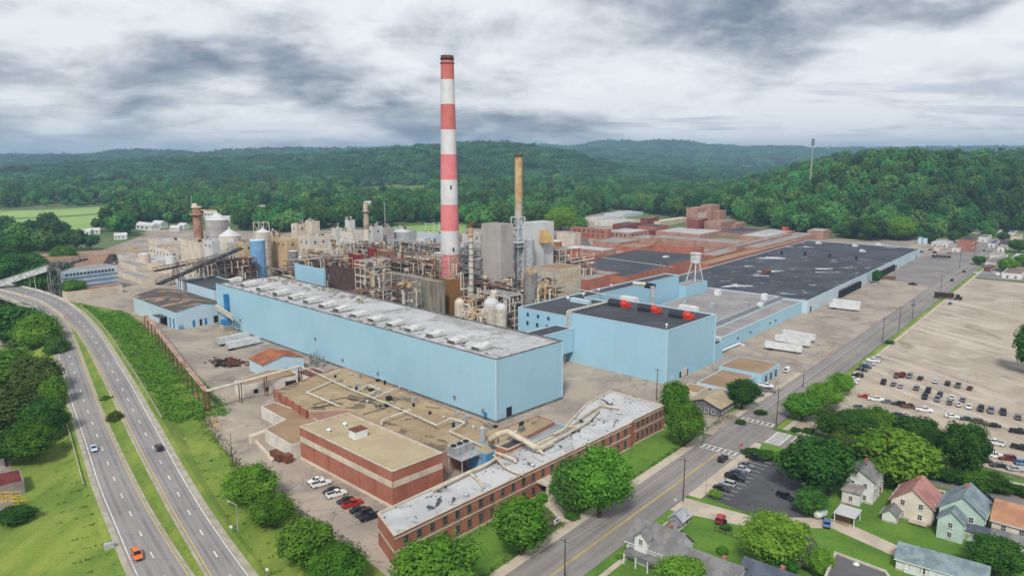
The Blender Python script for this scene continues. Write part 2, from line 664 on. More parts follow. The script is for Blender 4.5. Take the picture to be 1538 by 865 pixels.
wr = random.Random(5)
FARH = []
for x, y in ((386, 312), (392, 306), (408, 304), (416, 309), (424, 303), (436, 308), (378, 301), (362, 300), (350, 304), (508, 301), (552, 299), (560, 305), (604, 296), (330, 325), (316, 316), (265, 338), (276, 334), (222, 336), (240, 333), (130, 344), (142, 342), (182, 350), (810, 276), (548, 268)):
    FARH.append(G(x, y + 9, 0))


def by_house(x, y):
    for h in FARH:
        if abs(x - h.x - (h.y - y) * h.x / h.y * -1) < 22 and -125 < y - h.y < 14:
            return True
    return False


pts_tree, pts_far = [], []
sp = 12.5
yy = 560.0
while yy < 1750:
    lim = 0.78 * yy + 60
    xx = -lim
    s = sp * (1 if yy < 1250 else 1.35)
    while xx < lim:
        x, y = xx + wr.uniform(-.45, .45) * s, yy + wr.uniform(-.45, .45) * s
        xx += s
        if y < edge_y(x) + 7 or any(inpoly(x, y, f) for f in FIELDX) or inpoly(x, y, cem) or by_house(x, y):
            continue
        if mnoise.noise(Vector((x / 60, y / 60, 9))) > .42 and y > 900 and x < 300:
            continue
        pts_tree.append((x, y, terrain(x, y)))
    yy += s
yy = 1750.0
while yy < 7600:
    s = 20 if yy < 2700 else (30 if yy < 4400 else 46)
    lim = 0.78 * yy + 100
    xx = -lim
    while xx < lim:
        x, y = xx + wr.uniform(-.5, .5) * s, yy + wr.uniform(-.5, .5) * s
        xx += s
        fx, fy = frame_px(x, y, 0)
        if inpoly(x, y, slope) or (1100 < fx < 1235 and 251.5 < fy < 259 and y > 2600) or (1095 < fx < 1168 and 265 < fy < 277) or (y > 2600 and mnoise.noise(Vector((x / 260, y / 260, 3))) > .46):
            continue
        pts_far.append((x, y, terrain(x, y), s / 23))
    yy += s


near = sorted((p for p in pts_tree if -10 < frame_px(*p)[0] < 1548 and p[1] < edge_y(p[0]) + 170), key=lambda p: math.hypot(p[0], p[1]))[:300]
nearset = set(near)
for i, p in enumerate(near):
    o = bpy.data.objects.new('woodland_tree', WOOD[wr.randrange(4)])
    COL.objects.link(o)
    sc = wr.choice((.6, .8, .95, 1.1, 1.3, 1.45)) * wr.uniform(.92, 1.08)
    o.matrix_basis = Matrix.Translation(p) @ Matrix.Rotation(wr.uniform(0, 6.28), 4, 'Z') @ Matrix.Diagonal((sc, sc, sc * wr.uniform(.9, 1.1), 1))
    if p[0] > 200:
        tag(o, 'leafy green tree in the dense wood at the foot of the hill on the right', 'tree', 'trees of the hillside wood')
    else:
        tag(o, 'leafy green tree in the belt of woods behind the silos and yards', 'tree', 'trees of the river woods')


def scatter(name, pts, lo, hi, label):
    """one object: real tree meshes standing at the points"""
    me = bpy.data.meshes.new(name)
    me.from_pydata([p[:3] for p in pts], [], [])
    a = me.attributes.new('scl', 'FLOAT', 'POINT'); a.data.foreach_set('value', [(p[3] if len(p) > 3 else 1) * wr.choice((.55, .7, .85, 1, 1.1, 1.3, 1.45)) * wr.uniform(.9, 1.1) for p in pts])
    a = me.attributes.new('rot', 'FLOAT', 'POINT'); a.data.foreach_set('value', [wr.uniform(0, 6.28) for p in pts])
    a = me.attributes.new('idx', 'INT', 'POINT'); a.data.foreach_set('value', [wr.randint(lo, hi) for p in pts])
    o = place(name, me)
    ng = bpy.data.node_groups.new(name, 'GeometryNodeTree')
    ng.interface.new_socket('Geometry', in_out='INPUT', socket_type='NodeSocketGeometry')
    ng.interface.new_socket('Geometry', in_out='OUTPUT', socket_type='NodeSocketGeometry')
    k = NT(ng)
    gi, go = k.n('NodeGroupInput'), k.n('NodeGroupOutput')
    ci = k.n('GeometryNodeCollectionInfo')
    ci.inputs['Collection'].default_value = proto
    ci.inputs['Separate Children'].default_value = True
    ci.inputs['Reset Children'].default_value = True
    ip = k.n('GeometryNodeInstanceOnPoints')
    k.l(gi.outputs[0], ip.inputs['Points'])
    k.l(ci.outputs[0], ip.inputs['Instance'])
    ip.inputs['Pick Instance'].default_value = True

    def attr(nm, ty):
        nd = k.n('GeometryNodeInputNamedAttribute', data_type=ty)
        nd.inputs[0].default_value = nm
        return nd.outputs[0]
    k.l(attr('idx', 'INT'), ip.inputs['Instance Index'])
    cx = k.n('ShaderNodeCombineXYZ'); k.l(attr('rot', 'FLOAT'), cx.inputs[2])
    k.l(cx.outputs[0], ip.inputs['Rotation'])
    k.l(attr('scl', 'FLOAT'), ip.inputs['Scale'])
    k.l(ip.outputs[0], go.inputs[0])
    md = o.modifiers.new('scatter', 'NODES')
    md.node_group = ng
    return tag(o, label, kind='stuff')


scatter('woodland', [p for p in pts_tree if p not in nearset], 0, 3, 'continuous broadleaf woods behind the plant and over the hill on the right')
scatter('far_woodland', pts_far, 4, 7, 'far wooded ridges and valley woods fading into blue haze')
# ------------------------------------------------------------------ ground surfaces
RA = rad(50.6)


def RN(s, n, z=0.0):
    """point of the main street's own grid: s metres along its right kerb, n metres to the left of it"""
    return Vector((20 + s * math.cos(RA) - n * math.sin(RA), 154 + s * math.sin(RA) + n * math.cos(RA), z))


def cracks(k, c, pos):
    v = k.n('ShaderNodeTexVoronoi', feature='DISTANCE_TO_EDGE')
    v.inputs['Scale'].default_value = .16
    wv = k.n('ShaderNodeVectorMath', operation='ADD')
    nz = k.n('ShaderNodeTexNoise'); nz.inputs['Scale'].default_value = .3; k.l(pos, nz.inputs['Vector'])
    sc = k.n('ShaderNodeVectorMath', operation='SCALE'); sc.inputs['Scale'].default_value = 5
    k.l(nz.outputs['Color'], sc.inputs[0])
    k.l(pos, wv.inputs[0]); k.l(sc.outputs[0], wv.inputs[1])
    k.l(wv.outputs[0], v.inputs['Vector'])
    f = k.math('SUBTRACT', 1.0, k.ramp(v.outputs['Distance'], .012, .045))
    f = k.math('MULTIPLY', f, k.ramp(k.noise(pos, .05, 3), .45, .62))
    return k.mix(k.math('MULTIPLY', f, .55), c, lin((96, 88, 78)))


def slabs(ang, pitch, col, amount, wobble=.5, wid=.08):
    """paving bands: narrow dark joints every pitch metres, uneven tone from band to band"""
    def f(k, c, pos):
        d = k.n('ShaderNodeVectorMath', operation='DOT_PRODUCT')
        k.l(pos, d.inputs[0]); d.inputs[1].default_value = (-math.sin(ang), math.cos(ang), 0)
        x = k.math('ADD', k.math('DIVIDE', d.outputs['Value'], pitch), k.math('MULTIPLY', k.noise(pos, .02, 3), wobble))
        fr = k.math('FRACT', x)
        fl = k.math('FLOOR', x)
        joint = k.math('SUBTRACT', 1.0, k.ramp(k.math('ABSOLUTE', k.math('SUBTRACT', fr, .5)), .0, wid))
        joint = k.math('MULTIPLY', joint, k.ramp(k.noise(pos, .07, 5), .35, .6))
        wn = k.n('ShaderNodeTexWhiteNoise', noise_dimensions='1D')
        k.l(fl, wn.inputs['W'])
        c = k.mix(k.math('MULTIPLY', wn.outputs['Value'], .22), c, lin((205, 196, 184)))
        return k.mix(k.math('MULTIPLY', joint, amount), c, lin(col))
    return f


def streaks(ang):
    """worn bands of an old car park: long soft streaks along one direction"""
    def f(k, c, pos):
        mp = k.n('ShaderNodeMapping', vector_type='TEXTURE')
        mp.inputs['Rotation'].default_value = (0, 0, ang)
        k.l(pos, mp.inputs[0])
        v = k.vmul(mp.outputs[0], (.012, .16, 1))
        c = k.mix(k.math('MULTIPLY', k.ramp(k.noise(v, 1.0, 5, .6), .5, .66), .6), c, lin((206, 196, 182)))
        v2 = k.vmul(mp.outputs[0], (.02, .3, 1))
        c = k.mix(k.math('MULTIPLY', k.ramp(k.noise(v2, 1.0, 6, .65), .56, .72), .6), c, lin((122, 106, 88)))
        v3 = k.vmul(mp.outputs[0], (.016, .09, 1))
        return k.mix(k.math('MULTIPLY', k.ramp(k.noise(v3, 1.3, 4, .6), .6, .72), .4), c, lin((150, 144, 84)))
    return f


M_yard = mat('yard_concrete', (172, 158, 143), (148, 137, 126), .045, .42, .62, rough=.9, fine=.1, fscale=1.2,
             spots=[((110, 98, 86), .06, .6, .75, .6), ((80, 74, 70), .16, .66, .76, .55), ((198, 186, 170), .09, .62, .74, .5)], extra=cracks)
M_dirt = mat('yard_dirt', (170, 148, 120), (140, 116, 92), .07, .4, .65, rough=.95, fine=.18, fscale=.9, spots=[((112, 88, 72), .12, .58, .72, .6), ((118, 124, 70), .1, .64, .76, .5)])
M_lot = mat('lot_concrete', (182, 168, 150), (164, 150, 135), .03, .4, .62, rough=.9, fine=.1, fscale=.9,
            spots=[((118, 102, 84), .12, .58, .74, .6, (.9, .35, 1)), ((202, 190, 176), .05, .55, .72, .55), ((140, 132, 80), .06, .68, .78, .55, (.5, .2, 1))],
            extra=streaks(rad(-74)))
M_asph = mat('street_asphalt', (142, 136, 131), (126, 121, 118), .05, .4, .65, rough=.9, fine=.07, fscale=2.5, spots=[((108, 104, 102), .12, .62, .74, .5), ((160, 152, 144), .2, .66, .74, .4)])
M_hway = mat('highway_asphalt', (148, 143, 140), (134, 130, 128), .03, .4, .65, rough=.9, fine=.06, fscale=2.5, spots=[((118, 114, 112), .1, .62, .76, .35, (1, .2, 1))])
M_dark = mat('fresh_asphalt', (92, 92, 94), (78, 78, 80), .1, .4, .65, rough=.9, fine=.1, fscale=2, spots=[((60, 60, 62), .3, .62, .72, .5), ((120, 118, 114), .2, .65, .75, .35)])
M_walk = mat('pavement_concrete', (196, 182, 162), (178, 165, 148), .2, .4, .65, rough=.9, fine=.08, fscale=2)
M_kerb = mat('kerb_concrete', (170, 158, 140), (120, 104, 90), .2, .45, .6, rough=.9)
M_lawn = mat('lawn_grass', (98, 134, 48), (82, 118, 42), .06, .4, .62, rough=.95, fine=.22, fscale=1.6, bump=.25, spots=[((128, 146, 66), .1, .6, .76, .45), ((60, 94, 34), .22, .6, .74, .4)])


def mow(k, c, pos):
    v = k.vmul(pos, (.22, .035, 1))
    f = k.ramp(k.noise(v, 1.0, 4), .35, .65)
    c = k.mix(k.math('MULTIPLY', f, .5), c, lin((154, 162, 74)))
    g = k.ramp(k.noise(pos, .035, 3), .4, .62)
    return k.mix(k.math('MULTIPLY', g, .4), c, lin((70, 112, 36)))


M_verge = mat('verge_grass', (122, 142, 56), (104, 128, 48), .05, .4, .62, rough=.95, fine=.22, fscale=1.5, bump=.25, extra=mow)
M_bank = mat('rough_grass', (66, 112, 38), (88, 128, 48), .1, .4, .62, rough=.95, fine=.2, fscale=1.5, bump=.6)
M_white = mat('road_paint_white', (226, 224, 216), (190, 186, 178), .6, .45, .7, rough=.8)
M_yel = mat('road_paint_yellow', (214, 184, 104), (190, 168, 116), .5, .4, .7, rough=.8)
M_gravel = mat('track_gravel', (170, 160, 146), (140, 130, 118), .3, .4, .6, rough=.95, fine=.2)

# the works yard from the highway's foot to the woods
yard = pz([(120, 455), (195, 470), (232, 510), (262, 550), (300, 605), (312, 640), (350, 692), (385, 726), (470, 785), (548, 838), (590, 872)], 0)
yard += [RN(-32, 36).xy, RN(-32, 24).xy, RN(60, 24).xy, RN(89, 17).xy, RN(108, 13.5).xy, RN(700, 13.5).xy]
yard += pz([(1560, 352), (1380, 360), (1250, 356), (1120, 334), (1000, 322), (935, 315), (880, 325), (868, 340), (780, 343), (600, 343), (420, 348), (225, 345), (205, 358), (150, 376), (60, 384), (-80, 392), (-90, 430)], 0)
sheet('yard', yard, .02, M_yard, 'cracked and stained concrete yard round the plant')
sheet('dirt_lot', pz([(1060, 585), (1085, 530), (1214, 468), (1290, 470), (1330, 480), (1230, 560), (1150, 600), (1090, 625)], 0), .035, M_yard, 'dusty yard where the trailers stand')
sheet('dirt_patch', pz([(-60, 412), (20, 402), (120, 392), (215, 380), (205, 372), (130, 377), (30, 384), (-60, 392)], 0), .06, M_dirt, 'bare earth yard by the low barn on the left')

sheet('dirt_strip', pz([(196, 470), (224, 480), (312, 596), (336, 648), (313, 641), (298, 606), (262, 552), (232, 512)], 0), .045, M_dirt, 'strip of bare dirt along the pipe rack')
# far parking lots right of the street
lot = [RN(113, -4.6).xy, RN(500, -4.6).xy, RN(500, -260).xy, RN(60, -260).xy, RN(112, -100).xy, RN(117, -60).xy, RN(113, -30).xy]
sheet('parking_lot', lot, .03, M_lot, 'huge faded concrete car park with worn bands and rows of cars')
sheet('lawn', [RN(-90, -1).xy, RN(112, -1).xy, RN(112, -140).xy, RN(-90, -140).xy], .02, M_lawn, 'green back gardens between the houses on the right')

# streets
def strip(name, a, b, n0, n1, z, m, label, seg=1):
    return sheet(name, [RN(a, n0).xy, RN(b, n0).xy, RN(b, n1).xy, RN(a, n1).xy], z, m, label)


sheet('side_street', [RN(93, 0.0).xy, RN(106, 0).xy, RN(106.5, -160).xy, RN(94, -160).xy], .054, M_asph, 'side street running off to the right past the houses')
sheet('gate_street', [RN(89, 13.5).xy, RN(108, 13.5).xy, RN(110, 34).xy, RN(87, 34).xy], .058, M_yard, 'worn gateway apron opening off the street')
sheet('small_car_park', [RN(46, -4).xy, RN(83, -4).xy, RN(87, -14).xy, RN(87, -30).xy, RN(44, -30).xy, RN(44.5, -16).xy], .06, M_dark, 'small dark asphalt car park on the corner')
sheet('alley', [RN(33, -.2).xy, RN(42, -.2).xy, RN(43.5, -18).xy, RN(52, -30).xy, RN(56, -36).xy, RN(51.5, -50).xy, RN(44, -75).xy, RN(40, -75).xy, RN(46, -50).xy, RN(50, -36).xy, RN(44, -28).xy, RN(37, -18).xy], .064, M_walk, 'pale lane behind the houses')
sheet('driveway', [RN(54, -35).xy, RN(57.5, -35).xy, RN(68, -33).xy, RN(69, -36).xy, RN(60, -38).xy, RN(53, -39).xy], .068, M_dirt, 'bare earth drive up to the carport')

mk = MB()
def line(m, s0, s1, n, wd, mi=0, z=.085):
    m.face([RN(s0, n - wd / 2, z), RN(s1, n - wd / 2, z), RN(s1, n + wd / 2, z), RN(s0, n + wd / 2, z)], mi)
line(mk, -80, 76, 5.45, .22, 1); line(mk, -80, 76, 5.85, .22, 1)
line(mk, 118, 700, 5.6, .2, 1); line(mk, 118, 700, 9.2, .12, 0)
line(mk, 75.2, 75.8, 2.9, 5, 0)
for i in range(7):                                  # two ladder crossings over the street, one over the side street
    line(mk, 77, 80.2, 1.2 + i * 1.75, .5)
    line(mk, 108.6, 111.6, 1.2 + i * 1.75, .5)
for s in (76.9, 80.3, 108.5, 111.7):
    line(mk, s, s + .3, 6.6, 12)
for i in range(8):
    s = 94.2 + i * 1.5
    mk.face([RN(s, -6.6, .085), RN(s + .6, -6.6, .085), RN(s + .6, -2.6, .085), RN(s, -2.6, .085)])
for n in (-2.4, -6.8):
    mk.face([RN(94, n - .2, .087), RN(105.4, n - .2, .087), RN(105.4, n + .2, .087), RN(94, n + .2, .087)])
mk.face([RN(100, -8.5, .085), RN(105.4, -8.5, .085), RN(105.4, -8.9, .085), RN(100, -8.9, .085)])
tag(mk.build('street_markings', [M_white, M_yel]), 'painted lines and crossings on the street', kind='structure')

# pavements with kerbs
def walk(name, pts_outer, label, h=.13, m=None):
    b = MB()
    b.prism(pts_outer, -.1, h, 1, 0)
    return tag(b.build(name, [m or M_walk, M_kerb]), label, kind='structure')


def arc(s, n, r, a0, a1, k=6):
    return [RN(s + r * math.cos(rad(a0 + (a1 - a0) * i / k)), n + r * math.sin(rad(a0 + (a1 - a0) * i / k))).xy for i in range(k + 1)]


walk('pavement', [RN(-80, 13.5).xy, RN(80, 13.5).xy] + arc(80, 22.5, 9, -90, 0) + [RN(89, 34).xy, RN(86.6, 34).xy] + arc(80, 23, 6.6, 0, -90) + [RN(-80, 16.4).xy], 'pale pavement along the office lawn and round the gate corner')
walk('pavement', [RN(44, 0).xy, RN(92, 0).xy, RN(92, -2).xy, RN(84, -3.8).xy, RN(44, -3.8).xy], 'pale pavement between the street and the small car park')
walk('pavement', [RN(-80, -2.6).xy, RN(32, -2.6).xy, RN(32, -4).xy, RN(-80, -4).xy], 'narrow pavement in front of the corner house')
walk('pavement', [RN(109, -2.7).xy, RN(620, -2.7).xy, RN(620, -4.6).xy, RN(109, -4.6).xy], 'pale pavement beside the big car park', m=M_walk)
walk('pavement', [RN(108.3, -7).xy, RN(109.8, -7).xy, RN(110.5, -140).xy, RN(109, -140).xy], 'pavement between side street and hedge')
walk('pavement', [RN(90, -38).xy, RN(91.4, -38).xy, RN(91.6, -140).xy, RN(90.2, -140).xy], 'pavement in front of the pastel houses')
walk('pavement', [RN(110, 13.5).xy, RN(178, 13.5).xy, RN(178, 15.5).xy, RN(112, 15.5).xy], 'pavement by the low brown roofed buildings')
strip('verge', 109, 620, -.5, -2.6, .07, M_verge, 'grass strip beside the street')
strip('verge', -80, 33, -.1, -2.5, .07, M_lawn, 'grass strip in front of the corner house')
sheet('verge', [RN(106.6, -8).xy, RN(108.2, -8).xy, RN(109, -140).xy, RN(107, -140).xy], .07, M_lawn, 'grass strip along the side street')
strip('kerb_bed', 47, 83, -3.9, -4.6, .075, M_dirt, 'planted edge of the small car park')
sheet('lawn', [RN(-80, 16.5).xy, RN(80, 16.5).xy, RN(86.6, 23).xy, RN(86.5, 33).xy, RN(70, 36).xy, RN(-80, 31).xy], .075, M_lawn, 'mown lawn in front of the brick office')
sheet('path', [RN(9, 16.4).xy, RN(13, 16.4).xy, RN(17.5, 24.5).xy, RN(17.5, 27).xy, RN(14, 27).xy, RN(13.4, 24).xy], .09, M_walk, 'pale path from the pavement to the office steps')
sheet('flower_bed', [RN(3.5, 17.5).xy, RN(9, 17.2).xy, RN(13, 24.5).xy, RN(10, 28).xy, RN(5, 28).xy], .085, mat('bark_mulch', (98, 78, 58), (70, 62, 46), .5, .4, .6, fine=.25, fscale=2, spots=[((96, 120, 56), .4, .55, .65, .8)]), 'brown planted bed left of the office steps')
sheet('planting_bed', [RN(112, 18).xy, RN(121, 16.2).xy, RN(124, 20).xy, RN(114, 24).xy], .085, M_lawn, 'small lawn bed under the tree by the low sheds')
sheet('planting_bed', [RN(126, 16.2).xy, RN(134, 16.2).xy, RN(134, 20).xy, RN(127, 21).xy], .085, M_lawn, 'second lawn bed by the low sheds')

# parking bays
pb = MB()
for i in range(13):
    s = 48.5 + i * 2.75
    pb.face([RN(s, -4.7, .09), RN(s + .14, -4.7, .09), RN(s + .14, -10, .09), RN(s, -10, .09)])
for s in (74.5, 78.5):
    pb.face([RN(s, -17, .09), RN(s + .2, -17, .09), RN(s + .2, -24, .09), RN(s, -24, .09)])
tag(pb.build('bay_markings', [M_white]), 'white bay lines of the small car park', kind='structure')
pb = MB()
for (a, b) in (((1316, 591), (1323, 581)), ((1366, 600), (1372, 591)), ((1304, 588), (1311, 579)), ((1288, 590), (1372, 603)), ((1300, 583), (1350, 592))):
    p, q = G(*a, .06), G(*b, .06)
    d = (q - p).normalized(); e = Vector((-d.y, d.x, 0)) * .18
    pb.face([p - e, q - e, q + e, p + e])
tag(pb.build('bay_markings', [M_yel]), 'worn yellow lines in the big car park', kind='structure')

# left side: the verge between highway and yard, the field left of the highway
sheet('verge', pz([(150, 450), (200, 470), (300, 606), (312, 640), (350, 692), (385, 726), (470, 785), (548, 838), (590, 872), (700, 980), (300, 980), (-500, 980), (-500, 450), (0, 465)], 0), .012, M_verge, 'mown grass on both sides of the highway')
sheet('gravel_track', pz([(-80, 500), (3, 505), (8, 560), (2, 640), (18, 700), (22, 760), (-120, 800), (-160, 600)], 0), .03, M_gravel, 'pale gravel strip at the left edge of the picture')

# ------------------------------------------------------------------ highway
ZT = [(424, 8.2), (486, 7.6), (530, 6.2), (582, 4.3), (625, 2.8), (700, 1.3), (760, .7), (865, .45), (960, .4)]
def hz_(y):
    return interp(ZT, y)


EDGES = dict(
    a=[(249, 960), (200, 865), (185, 828), (164, 775), (144, 728), (127, 669), (107, 610), (98, 582), (84.5, 530), (77, 504), (71, 486), (56, 470), (24, 453), (0, 445), (-60, 429), (-150, 413)],
    b=[(350, 960), (288, 865), (260, 824), (229, 775), (204, 728), (175, 669), (149, 610), (139, 582), (120, 530), (110, 504), (101, 486), (85, 470), (59, 453), (34, 445), (0, 436.5), (-60, 423), (-150, 410)],
    c=[(372, 960), (313, 865), (288, 820), (261, 775), (236, 728), (205, 669), (190, 639), (177, 610), (163, 582), (136.5, 530), (121, 504), (105, 486), (88, 470), (61, 452.4), (36, 444.4), (2, 436), (-60, 422.5), (-150, 409.5)],
    d=[(448, 960), (376, 865), (342, 820), (311, 775), (282, 728), (249, 669), (233, 639), (216, 610), (201, 582), (169, 530), (153, 504), (138, 486), (123, 470), (111, 460), (90, 448), (66, 439), (29, 430), (0, 425), (-60, 416), (-150, 405)])


def resample(px, n):
    p = [G(x, y, hz_(y)) for x, y in px]
    # smooth the polyline, then even steps
    q = []
    for i in range(len(p) - 1):
        p0, p1, p2, p3 = p[max(i - 1, 0)], p[i], p[i + 1], p[min(i + 2, len(p) - 1)]
        for j in range(8):
            t = j / 8
            q.append(.5 * ((2 * p1) + (p2 - p0) * t + (2 * p0 - 5 * p1 + 4 * p2 - p3) * t * t + (3 * p1 - p0 - 3 * p2 + p3) * t ** 3))
    q.append(p[-1])
    L = [0]
    for a, b in zip(q, q[1:]):
        L.append(L[-1] + (b - a).length)
    res, j = [], 0
    for i in range(n):
        t = L[-1] * i / (n - 1)
        while j < len(L) - 2 and L[j + 1] < t:
            j += 1
        f = (t - L[j]) / max(1e-6, L[j + 1] - L[j])
        res.append(q[j].lerp(q[j + 1], f))
    for _ in range(6):
        res = [res[0]] + [(res[i - 1] + res[i] * 2 + res[i + 1]) / 4 for i in range(1, n - 1)] + [res[-1]]
    return res


NH = 90
EA, EB, EC, ED = (resample(EDGES[q], NH) for q in 'abcd')
up = Vector((0, 0, 1))


def ribbon(rows, m=0, b=None):
    b = b or MB()
    for r0, r1 in zip(rows, rows[1:]):
        for i in range(len(r0) - 1):
            b.face([r0[i], r1[i], r1[i + 1], r0[i + 1]], m)
    return b


IB = next(i for i in range(NH) if EB[i].y > G(86, 474, 7.6).y)     # the bridge starts here
# embankment carrying both carriageways
bank = MB()
Lr, Rr, Mr = [], [], []
for i in range(IB + 1):
    for E_, lst, sgn, o in ((EA, Lr, -1, 1.5), (ED, Rr, 1, 3)):
        d = (E_[min(i + 1, NH - 1)] - E_[max(i - 1, 0)]).normalized()
        s = Vector((d.y, -d.x, 0)).normalized() * sgn
        z = E_[i].z
        sh = E_[i] + s * o - up * .1
        toe = E_[i] + s * (o + z * 1.7 + .5); toe.z = -.05
        lst.append([E_[i] - s * .5 - up * .06, sh, toe] if sgn > 0 else [toe, sh, E_[i] - s * .5 - up * .06])
    m0, m1 = EB[i] + (EB[i] - EC[i]) * .03 - up * .06, EC[i] - up * .06
    md = (m0 + m1) / 2 - up * min(.5, (m1 - m0).length * .06)
    Mr.append([m0, md, m1])
ribbon([r for r in Lr], 1, bank); ribbon(Rr, 1, bank); ribbon(Mr, 1, bank)
tag(bank.build('embankment', [M_bank, M_verge]), 'grass bank and median of the highway', kind='structure')


def mid(A, B, f, dz=0):
    return [a.lerp(b, f) + up * dz for a, b in zip(A, B)]


def road_mat(name, tracks, c0=(150, 145, 142), c1=(134, 130, 128)):
    """asphalt with wheel paths: u runs across the road, tracks are their places"""
    def f(k, c, pos):
        uv = k.n('ShaderNodeUVMap')
        sp_ = k.n('ShaderNodeSeparateXYZ'); k.l(uv.outputs[0], sp_.inputs[0])
        u = k.math('ADD', sp_.outputs[0], k.math('MULTIPLY', k.math('SUBTRACT', k.noise(pos, .05, 2), .5), .03))
        for t, wd, cl, am in tracks:
            g = k.math('SUBTRACT', 1.0, k.ramp(k.math('ABSOLUTE', k.math('SUBTRACT', u, t)), 0, wd))
            g = k.math('MULTIPLY', g, k.ramp(k.noise(pos, .12, 4), .2, .6))
            c = k.mix(k.math('MULTIPLY', g, am), c, lin(cl))
        sl_ = k.n('ShaderNodeCombineXYZ'); k.l(k.math('MULTIPLY', sp_.outputs[0], 3.0), sl_.inputs[0]); k.l(k.math('MULTIPLY', sp_.outputs[1], .05), sl_.inputs[1])
        g = k.ramp(k.noise(sl_.outputs[0], 3.0, 5, .6), .58, .66)
        c = k.mix(k.math('MULTIPLY', g, .3), c, lin((112, 108, 106)))
        fr = k.math('FRACT', k.math('MULTIPLY', sp_.outputs[1], 1 / 14.0))
        j_ = k.math('SUBTRACT', 1.0, k.ramp(k.math('ABSOLUTE', k.math('SUBTRACT', fr, .5)), .004, .012))
        return k.mix(k.math('MULTIPLY', j_, .35), c, lin((96, 92, 90)))
    return mat(name, c0, c1, .03, .4, .65, rough=.9, fine=.08, fscale=2.5, extra=f)


def road_strip(name, A_, B_, m, label):
    b = MB()
    uvs = []
    L = 0
    n = 6
    for i in range(len(A_) - 1):
        l2 = L + (A_[i + 1] - A_[i]).length
        for j in range(n):
            b.face([A_[i].lerp(B_[i], j / n), A_[i].lerp(B_[i], (j + 1) / n), A_[i + 1].lerp(B_[i + 1], (j + 1) / n), A_[i + 1].lerp(B_[i + 1], j / n)])
            uvs += [j / n, L, (j + 1) / n, L, (j + 1) / n, l2, j / n, l2]
        L = l2
    o = b.build(name, m)
    o.data.uv_layers.new(name='UVMap').data.foreach_set('uv', uvs)
    return tag(o, label, kind='structure')


DKT, LTT = (108, 104, 102), (166, 160, 156)
M_hway2 = road_mat('highway_asphalt_worn', [(.29, .08, DKT, .5), (.74, .08, DKT, .5), (.2, .035, LTT, .5), (.38, .035, LTT, .5), (.65, .035, LTT, .5), (.83, .035, LTT, .5), (.52, .012, (92, 90, 88), .6)])
M_str2 = road_mat('street_asphalt_worn', [(.2, .07, DKT, .4), (.62, .07, DKT, .4), (.42, .02, (96, 94, 92), .6), (.82, .1, LTT, .4), (.52, .03, LTT, .4)], (146, 140, 135), (130, 125, 122))
for A_, B_, lab in ((EA, EB, 'left grey carriageway of the divided highway'), (EC, ED, 'right grey carriageway of the divided highway')):
    road_strip('highway', A_, B_, M_hway2, lab)
mk = MB()
for A_, B_, yl in ((EA, EB, 1), (EC, ED, 0)):
    for f, m in ((.07, 1 - yl), (.955, yl)):
        q = mid(A_, B_, f, .03)
        for i in range(NH - 1):
            s = (B_[i] - A_[i]).normalized() * .14
            s2 = (B_[i + 1] - A_[i + 1]).normalized() * .14
            col = 0 if (A_ is EA) == (f < .5) else 1
            mk.face([q[i] - s, q[i + 1] - s2, q[i + 1] + s2, q[i] + s], col)
    q = mid(A_, B_, .52, .03)
    L = 0
    for i in range(NH - 1):
        seg = (q[i + 1] - q[i])
        n0 = 0.0
        while n0 < seg.length:
            ph = (L + n0) % 12.2
            if ph < 3.2:
                e = min(seg.length, n0 + 3.2 - ph)
                p0, p1 = q[i] + seg.normalized() * n0, q[i] + seg.normalized() * e
                s = seg.normalized().cross(up) * .16
                mk.face([p0 - s, p0 + s, p1 + s, p1 - s])
                n0 = e + .01
            else:
                n0 += 12.2 - ph
        L += seg.length
tag(mk.build('lane_markings', [M_white, M_yel]), 'painted edge lines and dashes of the highway', kind='structure')
road_strip('street', [RN(-80 + i * 20, 0, .05) for i in range(41)], [RN(-80 + i * 20, 13.5, .05) for i in range(41)], M_str2, 'grey two lane street between the plant and the houses')
# gravel shoulders, pale
sh_ = MB()
for E_, sgn, w_ in ((EA, -1, 1.3), (ED, 1, 1.6), (EB, 1, .7), (EC, -1, .7)):
    rows = []
    for i in range(IB):
        d = (E_[min(i + 1, NH - 1)] - E_[max(i - 1, 0)]).normalized()
        s = Vector((d.y, -d.x, 0)).normalized() * sgn
        rows.append([E_[i] - up * .02, E_[i] + s * w_ - up * .04])
    ribbon(rows, 0, sh_)
tag(sh_.build('shoulder', [mat('shoulder_gravel', (178, 170, 154), (158, 152, 128), .4, .4, .6, fine=.15)]), 'pale gravel shoulders of the highway', kind='structure')

# bridge deck with parapets and piers
M_conc = mat('bridge_concrete', (182, 174, 160), (150, 142, 130), .2, .42, .65, rough=.9, fine=.1)
br = thing('road_bridge', 'curved concrete road bridge with pale parapets at the left edge', 'bridge', EB[IB])
b = MB()
rows = []
for i in range(IB - 1, NH):
    rows.append([EA[i] - up * .05, EA[i] - up * 1.6, ED[i] - up * 1.6, ED[i] - up * .05])
ribbon(rows, 0, b)
b.face([rows[0][0], rows[0][1], rows[0][2], rows[0][3]])
b.build('deck', M_conc, br)
for E_, nm in ((EA, 'parapet'), (ED, 'parapet'), (mid(EB, EC, .5), 'median_barrier')):
    b = MB()
    pr = []
    for i in range(IB - 2, NH):
        d = (E_[min(i + 1, NH - 1)] - E_[max(i - 1, 0)]).normalized()
        s = Vector((d.y, -d.x, 0)).normalized() * .3
        pr.append([E_[i] - s - up * .1, E_[i] - s * .7 + up * .95, E_[i] + s * .7 + up * .95, E_[i] + s - up * .1])
    ribbon(pr, 0, b)
    b.face(pr[0])
    b.build(nm, mat('parapet_concrete', (206, 198, 184), (182, 174, 160), .3, .4, .6, rough=.9), br)
b = MB()
